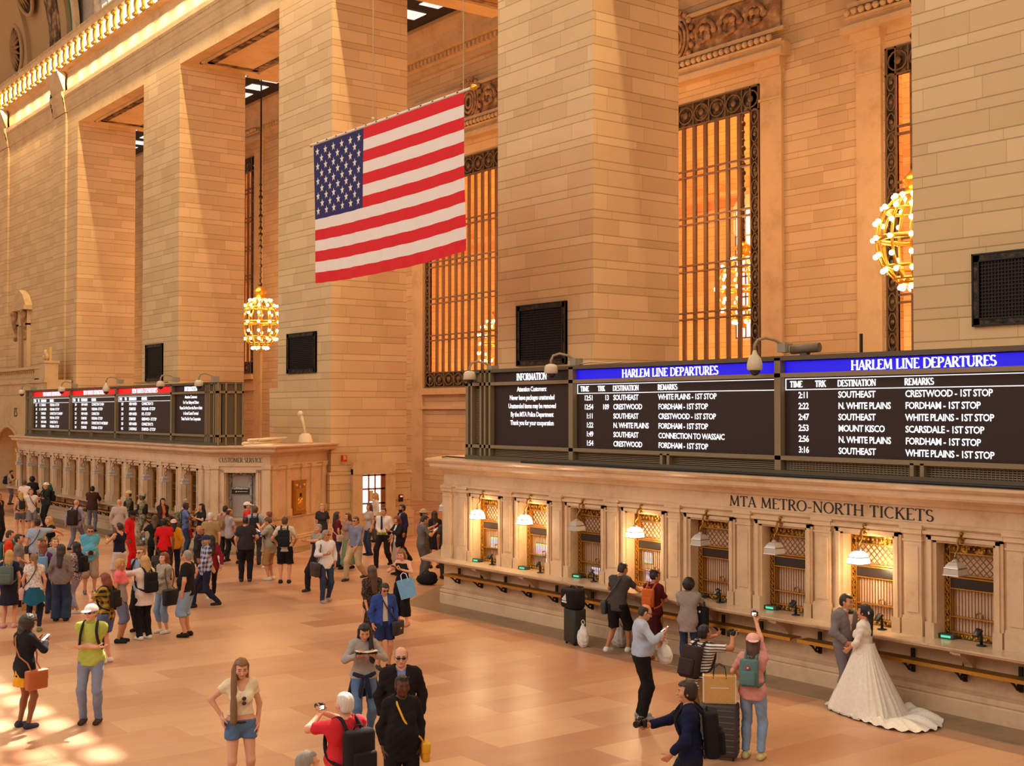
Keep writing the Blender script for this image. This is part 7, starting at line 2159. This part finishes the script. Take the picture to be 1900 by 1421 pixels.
person('camo', -38.48, 15.86, 1.74, -17, 'man in bright blue t-shirt wearing a camouflage backpack', skin='dark', hair=('crop','black'), top=('tee',(92,110,168)), low=('jeans',('denim',(38,48,72),(54,66,92))), arms=('look','look'), look=10)
backpack('camo', 'camouflage backpack on the man in the blue t-shirt', ('camo',(112,106,84),(66,60,46)), 1.15)
person('redshorts', -39.22, 16.20, 1.8, -2, 'man in grey t-shirt and red shorts at the counter', skin='tan', hair=('crop','grey'), top=('tee',(186,176,170)), low=('shorts',(168,28,30)), shoe=(80,70,66), arms=('look','down'))
person('visor', -41.47, 16.30, 1.68, -91, 'woman with mirrored glasses on dark hair in brown cardigan and orange top', skin='fair', hair=('long','black',0.26), top=('cardigan',(60,42,40),1.9,0.8), low=('trousers',(44,40,44)), arms=('hold','hold'), female=True, glasses='head', collar=(226,120,70))
person('yellow', -33.86, 13.63, 1.62, 64, 'girl in mustard yellow jacket and pale pink cap', skin='brown', hair=('long','black',0.20), top=('jacket',(222,156,34),1.85,0.86), low=('trousers',(30,30,54)), shoe=(30,28,30), arms=('down','down'), female=True, belt='closed', cap=('capback',(228,180,180)))
q_ = PEOPLE['yellow']['W']((-0.42, 0.0, 0)); suitcase('dark suitcase with raised silver handle beside the girl in yellow', (q_.x, q_.y, 0), PEOPLE['yellow']['deg'], 0.40, 0.62, 0.24, (52,46,44), 0.42)
person('blacktee2', -34.42, 13.30, 1.72, 71, 'woman with loose brown hair in black t-shirt and black trousers seen from behind', skin='fair', hair=('long','brown',0.22), top=('tee',(30,27,28)), low=('trousers',(28,25,26)), arms=('out','down'), female=True)
p_ = PEOPLE['blacktee2']['hand'][-1]; water_bottle('blue water bottle in the hand of the woman in black t-shirt', (p_.x, p_.y, p_.z-0.05))
person('redtee2', -33.38, 13.18, 1.72, 48, 'person in bright red t-shirt beside the girl in yellow', skin='brown', hair=('short','black'), top=('tee',(214,26,28)), low=('trousers',(52,46,48)), arms=('down','down'))
person('baldgrey', -30.63, 13.02, 1.72, -38, 'bald man with glasses in grey t-shirt and dark open jacket', skin='tan', hair=('bald','dark'), top=('jacket',(48,44,52)), low=('trousers',(42,40,46)), arms=('down','down'), glasses=True, collar=(136,128,130))
person('plaid', -28.21, 12.16, 1.76, 172, 'old man in navy cap and blue plaid shirt striding left', skin='fair', hair=('short','grey'), top=('shirt',('plaid',(186,186,204),(52,56,96))), low=('jeans',(36,38,62)), shoe=(52,42,40), arms=('swingf','swingb'), step=0.75, cap=('cap',(44,46,78)), beard='grey', turn=15)
person('darkred', -29.25, 12.75, 1.64, 76, 'woman with long black hair in dark red jacket walking away', skin='tan', hair=('long','black',0.34), top=('jacket',(130,24,36),1.9,0.84), low=('leggings',(24,22,26)), shoe=(206,198,192), arms=('swingf','swingb'), step=0.6, female=True, belt='closed')
person('denimshorts', -24.81, 10.29, 1.78, 137, 'man in black t-shirt and denim shorts with close-cropped hair', skin='fair', hair=('crop','grey'), top=('tee',(30,28,28)), low=('bermuda',('denim',(120,146,180),(150,172,200)),0.42), shoe=(36,30,30), arms=('down','pocket'), fat=1.14, turn=-20)
person('greysweater', -25.52, 10.07, 1.68, -162, 'woman with short auburn hair in beige-grey sweater and ripped jeans', skin='pale', hair=('bob','auburn'), top=('sweater',(164,152,138)), low=('jeans',('denim',(120,146,180),(150,172,200)),0.24), shoe=(226,214,206), arms=('hold','down'), female=True, fat=1.06)
shoulder_bag('greysweater', 'large black shoulder bag on the woman in the grey sweater', (34,30,32), -1, False, 1.4, 0.05, (110,60,40))
person('whitecardi', -25.04, 9.47, 1.7, 104, 'blonde woman in white open cardigan pointing left', skin='pale', hair=('long','blond',0.22), top=('cardigan',(226,208,196),1.9,0.72), low=('trousers',(28,25,26)), shoe=(228,220,212), arms=((0.05,0.5,-0.04),'down'), female=True, belt='closed', fat=1.06)
backpack('whitecardi', 'black leather backpack on the blonde woman pointing left', (30,27,28), 0.95)
person('specs', -25.99, 9.75, 1.78, -151, 'tall man with glasses in blue-grey t-shirt and black trousers', skin='pale', hair=('short','light'), top=('tee',(132,150,166)), low=('trousers',(26,24,26)), shoe=(40,36,36), arms=('down','hold'), glasses=True)
backpack('specs', 'black backpack on the tall man with glasses', (34,32,36), 0.9)
person('pinktop', -25.01, 8.95, 1.68, -35, 'short-haired blonde woman in pink and grey t-shirt and cropped jeans', skin='tan', hair=('short','blond'), top=('tee',('yoke',(226,110,112),(150,134,128)),0.6), low=('capri',(104,108,136),0.40), shoe=(34,30,32), arms=('down','down'), female=True, fat=1.1)
person('redhead', -23.11, 8.02, 1.66, 126, 'girl with waist-long red hair in yellow plaid shirt and blue shorts', skin='pale', hair=('long','auburn',0.60), top=('tee',('plaid',(176,140,46),(44,38,28)),0.9), low=('shorts',(84,94,140),0.58), shoe=(222,206,196), arms=('look','look'), look=12, female=True)
backpack('redhead', 'small black backpack half covered by the long red hair', (36,32,30), 0.75)
person('greenshirt', -18.83, 6.31, 1.76, -124, 'man in lime green shirt and white cap with folded arms', skin='pale', hair=('short','grey'), top=('tee',(176,184,84),0.75,0.86), low=('jeans',('denim',(112,122,150),(140,150,172))), shoe=(70,52,46), arms=('cross','cross'), turn=-15, glasses=True, cap=('cap',(238,232,232)), collar=(176,184,84), hands=('relaxed','relaxed'))
backpack('greenshirt', 'dark backpack on the man in the lime green shirt', (40,38,38), 0.85)
person('tanbag', -19.13, 5.43, 1.64, 19, 'woman with brown curly hair in black jacket with bare legs reading a phone', skin='brown', hair=('curly','dark'), top=('cardigan',(30,28,34),1.9,0.80), low=('miniskirt',(222,156,30),0.66,0.19), shoe=(56,58,74), arms=('look','look'), look=18, female=True, belt='closed', collar=(228,160,40))
shoulder_bag('tanbag', 'tan leather shoulder bag on the woman in the black jacket', (168,92,46), 1, True, 1.2, 0.10, (176,100,56))
phone('tanbag', 1, 'silver phone in the hand of the woman with curly hair')
person('bluetee', -32.16, 10.72, 1.76, -103, 'man in turquoise t-shirt and khaki shorts handling a camera', skin='fair', hair=('short','brown'), top=('tee',(92,164,192)), low=('bermuda',(160,132,112),0.40), shoe=(110,104,104), arms=('hold','hold'), look=22, glasses=True, fat=1.15, hands=('grip','grip'))
c_ = PEOPLE['bluetee']['hand'][1].lerp(PEOPLE['bluetee']['hand'][-1], 0.5); camera_thing('bluetee', 'black camera in the hands of the man in turquoise', (c_.x, c_.y, c_.z+0.04), PEOPLE['bluetee']['deg'])
shirt_print('bluetee')
person('navytank', -32.64, 11.66, 1.72, 115, 'young man in navy sleeveless top and white shorts with a camera', skin='fair', hair=('short','dark'), top=('tank',(30,30,50),0,0.82), low=('shorts',(214,196,190)), shoe=(40,36,38), arms=('look','look'), hands=('grip','grip'))
c_ = PEOPLE['navytank']['hand'][1]; camera_thing('navytank', 'black camera held by the young man in the navy sleeveless top', (c_.x, c_.y, c_.z+0.04), PEOPLE['navytank']['deg'])
person('redsuit', -36.35, 13.29, 1.72, -35, 'person in bright red tracksuit and black cap', skin='brown', hair=('short','black'), top=('jacket',(226,22,26),1.9,0.8), low=('trousers',(206,22,26)), shoe=(40,34,34), arms=('down','down'), belt='closed', cap=('cap',(34,30,34)), look=20)
person('soldier', -44.17, 16.10, 1.8, 160, 'soldier with light helmet standing against the far counter', skin='fair', hair=('crop','dark'), top=('jacket',('camo',(120,112,90),(72,66,52)),1.95), low=('trousers',('camo',(120,112,90),(72,66,52))), shoe=(120,96,70), arms=('hold','hold'), belt='closed', cap=('helmet',(206,180,124)))
vest('soldier', 'dark vest on the helmeted soldier')
person('soldier2', -42.55, 16.00, 1.8, 151, 'soldier in camouflage uniform and soft cap beside the far counter', skin='brown', hair=('crop','dark'), top=('jacket',('camo',(156,146,122),(104,96,78)),1.95), low=('trousers',('camo',(156,146,122),(104,96,78))), shoe=(126,100,74), arms=('hold','hold'), belt='closed', cap=('cap',('camo',(156,146,122),(104,96,78))))
vest('soldier2', 'dark vest on the soldier in the soft cap')
person('pinkshirt', -40.93, 14.60, 1.76, 68, 'bald man in pale pinkish-grey shirt seen from behind', skin='fair', hair=('bald','dark'), top=('shirt',(184,164,154)), low=('trousers',(110,96,90)), arms=('down','down'), fat=1.1)
person('brownjacket', -48.54, 16.25, 1.76, 56, 'man in dark brown jacket and jeans leaning on the far counter', skin='fair', hair=('short','black'), top=('jacket',(74,44,30),1.95,0.84), low=('jeans',('denim',(96,96,110),(120,118,130))), arms=('fwd','fwd'), lean=6, belt='closed', fat=1.1)
person('lavender', -42.21, 13.61, 1.76, 42, 'bald man in lavender shirt with a big dark backpack walking away', skin='fair', hair=('bald','dark'), top=('shirt',(150,140,158)), low=('jeans',('denim',(100,100,116),(120,120,134))), arms=('swingb','down'), step=0.5)
backpack('lavender', 'big dark brown backpack on the bald man in lavender', (50,38,36), 1.15)
person('foldedarms', -51.27, 15.33, 1.8, -177, 'man in dark green t-shirt and white cap with folded arms', skin='fair', hair=('short','grey'), top=('tee',(40,48,44)), low=('trousers',(28,25,26)), arms=('cross','cross'), cap=('capback',(220,208,200)), fat=1.16)
backpack('foldedarms', 'black backpack on the man in dark green t-shirt', (30,28,30), 0.9)
person('straps', -48.76, 14.02, 1.76, -91, 'young man in white t-shirt and grey shorts with crossed straps', skin='fair', hair=('short','brown'), top=('tee',(220,206,196)), low=('shorts',(126,124,128),0.54), shoe=(40,36,36), arms=('down','down'), step=0.35)
shoulder_bag('straps', 'dark bag with crossing strap on the young man in white t-shirt', (48,44,44), -1, True, 0.8)
person('blondeshorts', -47.87, 13.40, 1.68, 89, 'blonde girl in grey shorts with a small dark backpack', skin='fair', hair=('long','blond',0.30), top=('tank',(196,150,120)), low=('hotpants',(96,96,98),0.70), shoe=(60,50,48), arms=('down','down'), female=True)
backpack('blondeshorts', 'small dark backpack on the blonde girl in grey shorts', (44,40,38), 0.72)
person('whiteshirt', -54.46, 15.40, 1.76, 54, 'man in loose white shirt and red shorts seen from behind', skin='fair', hair=('short','brown'), top=('tee',(230,210,190)), low=('shorts',(160,64,40)), arms=('look','down'))
person('greyphone', -65.14, 17.70, 1.74, -25, 'man in grey shirt and jeans reading his phone by the arch', skin='fair', hair=('short','black'), top=('shirt',(166,146,130)), low=('jeans',('denim',(76,76,92),(96,94,108))), shoe=(34,30,30), arms=('look','look'), look=26)
backpack('greyphone', 'dark backpack on the man reading his phone by the arch', (36,36,50), 0.9)
person('palebluetee', -34.58, 10.12, 1.78, 69, 'broad man in pale blue t-shirt with a striped strap across his back', skin='fair', hair=('short','black'), top=('tee',(158,168,188)), low=('trousers',(34,30,32)), arms=('down','side'), fat=1.18)
shoulder_bag('palebluetee', 'dark bag hung on a striped strap by the broad man in pale blue', (40,40,46), -1, True, 0.8)
person('blackblonde', -36.20, 11.03, 1.7, -167, 'blonde woman in black top bending forward', skin='pale', hair=('long','blond',0.18), top=('tee',(28,26,26)), low=('trousers',(28,25,26)), arms=('hip','down'), female=True, lean=14)
person('orangeboy', -32.42, 8.80, 1.7, -20, 'boy in orange-red t-shirt with a teal backpack', skin='fair', hair=('short','dark'), top=('tee',(220,62,40)), low=('shorts',(60,56,66)), arms=('hold','hold'), look=8)
backpack('orangeboy', 'teal backpack on the boy in orange-red', (50,104,112), 0.95)
person('frontpack', -31.07, 8.66, 1.72, -26, 'boy with dark hair carrying a grey and black bag on his chest', skin='fair', hair=('short','black'), top=('tee',(126,118,116)), low=('trousers',(52,48,56)), arms=('hold','hold'))
person('navydress', -28.14, 7.65, 1.66, 60, 'girl with long blonde hair in navy dress', skin='fair', hair=('long','blond',0.36), top=('tee',(34,34,58),0.6), low=('skirt',(34,32,44),0.52,0.22), shoe=(206,150,150), arms=('down','down'), female=True)
backpack('navydress', 'grey-green backpack on the girl in the navy dress', (92,104,98), 0.95)
person('tealwaist', -27.29, 7.93, 1.66, 64, 'girl in white floral top with a teal jacket tied round her waist', skin='fair', hair=('pony','light'), top=('tee',('floral',(224,212,204),(188,170,166)),0.4,0.92), low=('leggings',(34,36,56)), shoe=(110,120,84), arms=('down','down'), turn=25, female=True)
jacket_at_waist('tealwaist', 'teal jacket tied round the waist of the girl in white', (30,88,112))
shoulder_bag('tealwaist', 'pale patterned shoulder bag on the girl in white', (196,160,150), -1, True, 1.0, 0.06, (40,36,40))
person('longgrey', -28.34, 8.81, 1.7, 58, 'woman with thick dark brown hair in grey jacket and wide jeans', skin='fair', hair=('long','dark',0.36), top=('jacket',(128,112,106),1.9,0.84), low=('wide',('denim',(38,48,72),(54,66,92)),0.06), shoe=(50,48,46), arms=('down','down'), female=True, belt='closed')
person('lavjeans', -29.00, 9.35, 1.68, 127, 'woman with long black hair in black top and lavender jeans', skin='tan', hair=('long','black',0.44), top=('tee',('floral',(190,174,170),(90,74,80)),1.2), low=('jeans',(150,146,172),0.16), shoe=(206,186,176), arms=('look','look'), female=True, step=0.3)
backpack('lavjeans', 'black backpack on the woman in lavender jeans', (30,27,28), 0.85)
person('bluepack', -29.62, 8.80, 1.64, 63, 'woman with chestnut hair in purple top', skin='fair', hair=('long','auburn',0.22), top=('tee',(84,46,86)), low=('jeans',('denim',(38,48,72),(54,66,92))), arms=('down','down'), female=True)
backpack('bluepack', 'light blue backpack on the woman in the purple top', (110,150,184), 0.95)
person('smallboy', -30.18, 9.23, 1.68, -87, 'young man with short brown hair facing us in the left crowd', skin='pale', hair=('short','light'), top=('tee',(150,150,160)), low=('jeans',('denim',(38,48,72),(54,66,92))), arms=('down','down'))
person('browngirl', -30.73, 9.08, 1.62, 174, 'girl with brown ponytail in profile in the left crowd', skin='fair', hair=('pony','brown'), top=('tee',(140,146,160)), low=('jeans',('denim',(38,48,72),(54,66,92))), arms=('down','down'), female=True)
person('bigafro', -56.52, 16.30, 1.78, 74, 'person with a large round black afro at the far counter', skin='dark', hair=('afro','black'), top=('hoodie',(44,40,42)), low=('trousers',(40,38,40)), arms=('fwd','fwd'))
person('bottomman', -9.65, 5.08, 1.76, 2, 'man with cropped greying hair cut off by the bottom edge', skin='fair', hair=('crop','grey'), top=('tee',(96,100,110)), low=('trousers',(60,60,70)), arms=('down','down'))
person('shadowman', -46.16, 12.18, 1.76, -45, 'person in dark jacket cut by the left edge, beside the arch', skin='tan', hair=('short','black'), top=('jacket',(40,32,30),1.9), low=('trousers',(36,30,30)), arms=('down','down'), belt='closed')
# ------------------------------------------------------------------ luggage and bags on the floor and counters
suitcase('large dark grey ribbed suitcase behind the man in navy', (-11.85, 12.42, 0), 35, 0.50, 0.74, 0.30, (58, 52, 52))
t = paper_bag('shopping_bag', 'tan paper shopping bag standing on the large dark suitcase', (-11.85, 12.42, 0.745), 45, 0.44, 0.36, 0.18, (204, 158, 96), 0, (40, 34, 32))
m = MB(); a = 0.5
for k in range(12): m.box(-0.12+k*0.02, -0.108+k*0.02, -0.093, -0.090, 0.20, 0.215)
m.obj('printed_line', WHITE, t)
m = MB()
for x in (-0.225, 0.20): m.box(x, x+0.02, -0.095, 0.095, 0.01, 0.36)
m.obj('pale_trim', cloth((220, 206, 184)), t)
t = suitcase('dark green upright suitcase against the near office, under the black sports bag', (-19.35, 16.15, 0), -8, 0.42, 0.72, 0.30, (40, 44, 38), 0.42, False)
t = thing('sports_bag', 'black sports bag with a white three-bar mark resting on the green suitcase', 'bag', (-19.35, 16.10, 0.725), math.radians(-8))
m = MB(); m.rbox(-0.26, 0.26, -0.17, 0.17, 0.0, 0.40, 0.10); m.obj('bag_body', cloth((30, 26, 27)), t)
m = MB()
for k, hh in enumerate((0.05, 0.09, 0.13)): m.prism([(-0.12+k*0.05, 0.16), (-0.08+k*0.05, 0.16), (-0.10+k*0.05, 0.16+hh), (-0.135+k*0.05, 0.15+hh*0.85)], -0.178, -0.171, 0, 'y')
m.box(-0.14, 0.04, -0.178, -0.171, 0.115, 0.145)
m.obj('three_bar_mark', WHITE, t)
m = MB(); m.tube([(-0.1, 0, 0.39), (-0.06, 0, 0.44), (0.06, 0, 0.44), (0.1, 0, 0.39)], 0.014, 6); m.obj('grip', BLACK, t)
plastic_bag('tall white plastic bag on the floor beside the green suitcase', (-18.98, 16.05, 0), 0.26, 0.48)
plastic_bag('translucent pale bag on the floor behind the legs of the man in shorts', (-18.55, 16.62, 0), 0.42, 0.5, (190, 176, 164))
t = thing('laptop_bag', 'black bag hanging against the counter right of the person in the pale hooded top', 'bag', (-16.15, 16.42, 0.62), math.radians(12))
m = MB(); m.rbox(-0.17, 0.17, -0.08, 0.08, 0, 0.50, 0.06); m.obj('bag_body', cloth((30, 28, 30)), t)
m = MB(); m.tube([(-0.1, 0, 0.48), (-0.08, 0.03, 0.58), (0.08, 0.03, 0.58), (0.1, 0, 0.48)], 0.012, 6); m.obj('strap', BLACK, t)
m = MB(); m.ball((0.05, -0.085, 0.42), 0.022, 0, 8, (1, .4, 1)); m.obj('badge', WHITE, t)
t = thing('duffel', 'black bag lying on the floor by the far corner of the near office', 'bag', (-28.35, 18.5, 0), 0.4)
m = MB(); m.ball((0, 0, 0.14), 0.25, 0, 12, (1.35, 0.8, 0.62)); m.ball((0.15, 0, 0.2), 0.16, 0, 10); m.obj('bag_body', cloth((28, 25, 27)), t)
m = MB(); m.tube([(-0.2, 0, 0.24), (-0.05, 0.03, 0.4), (0.12, 0, 0.33)], 0.014, 6); m.obj('strap', BLACK, t)
paper_bag('shopping_bag', 'brown paper bag on the floor behind the girl in the navy dress', (-30.3, 8.75, 0), 60, 0.42, 0.46, 0.22, (178, 122, 66), 0, (150, 100, 60))
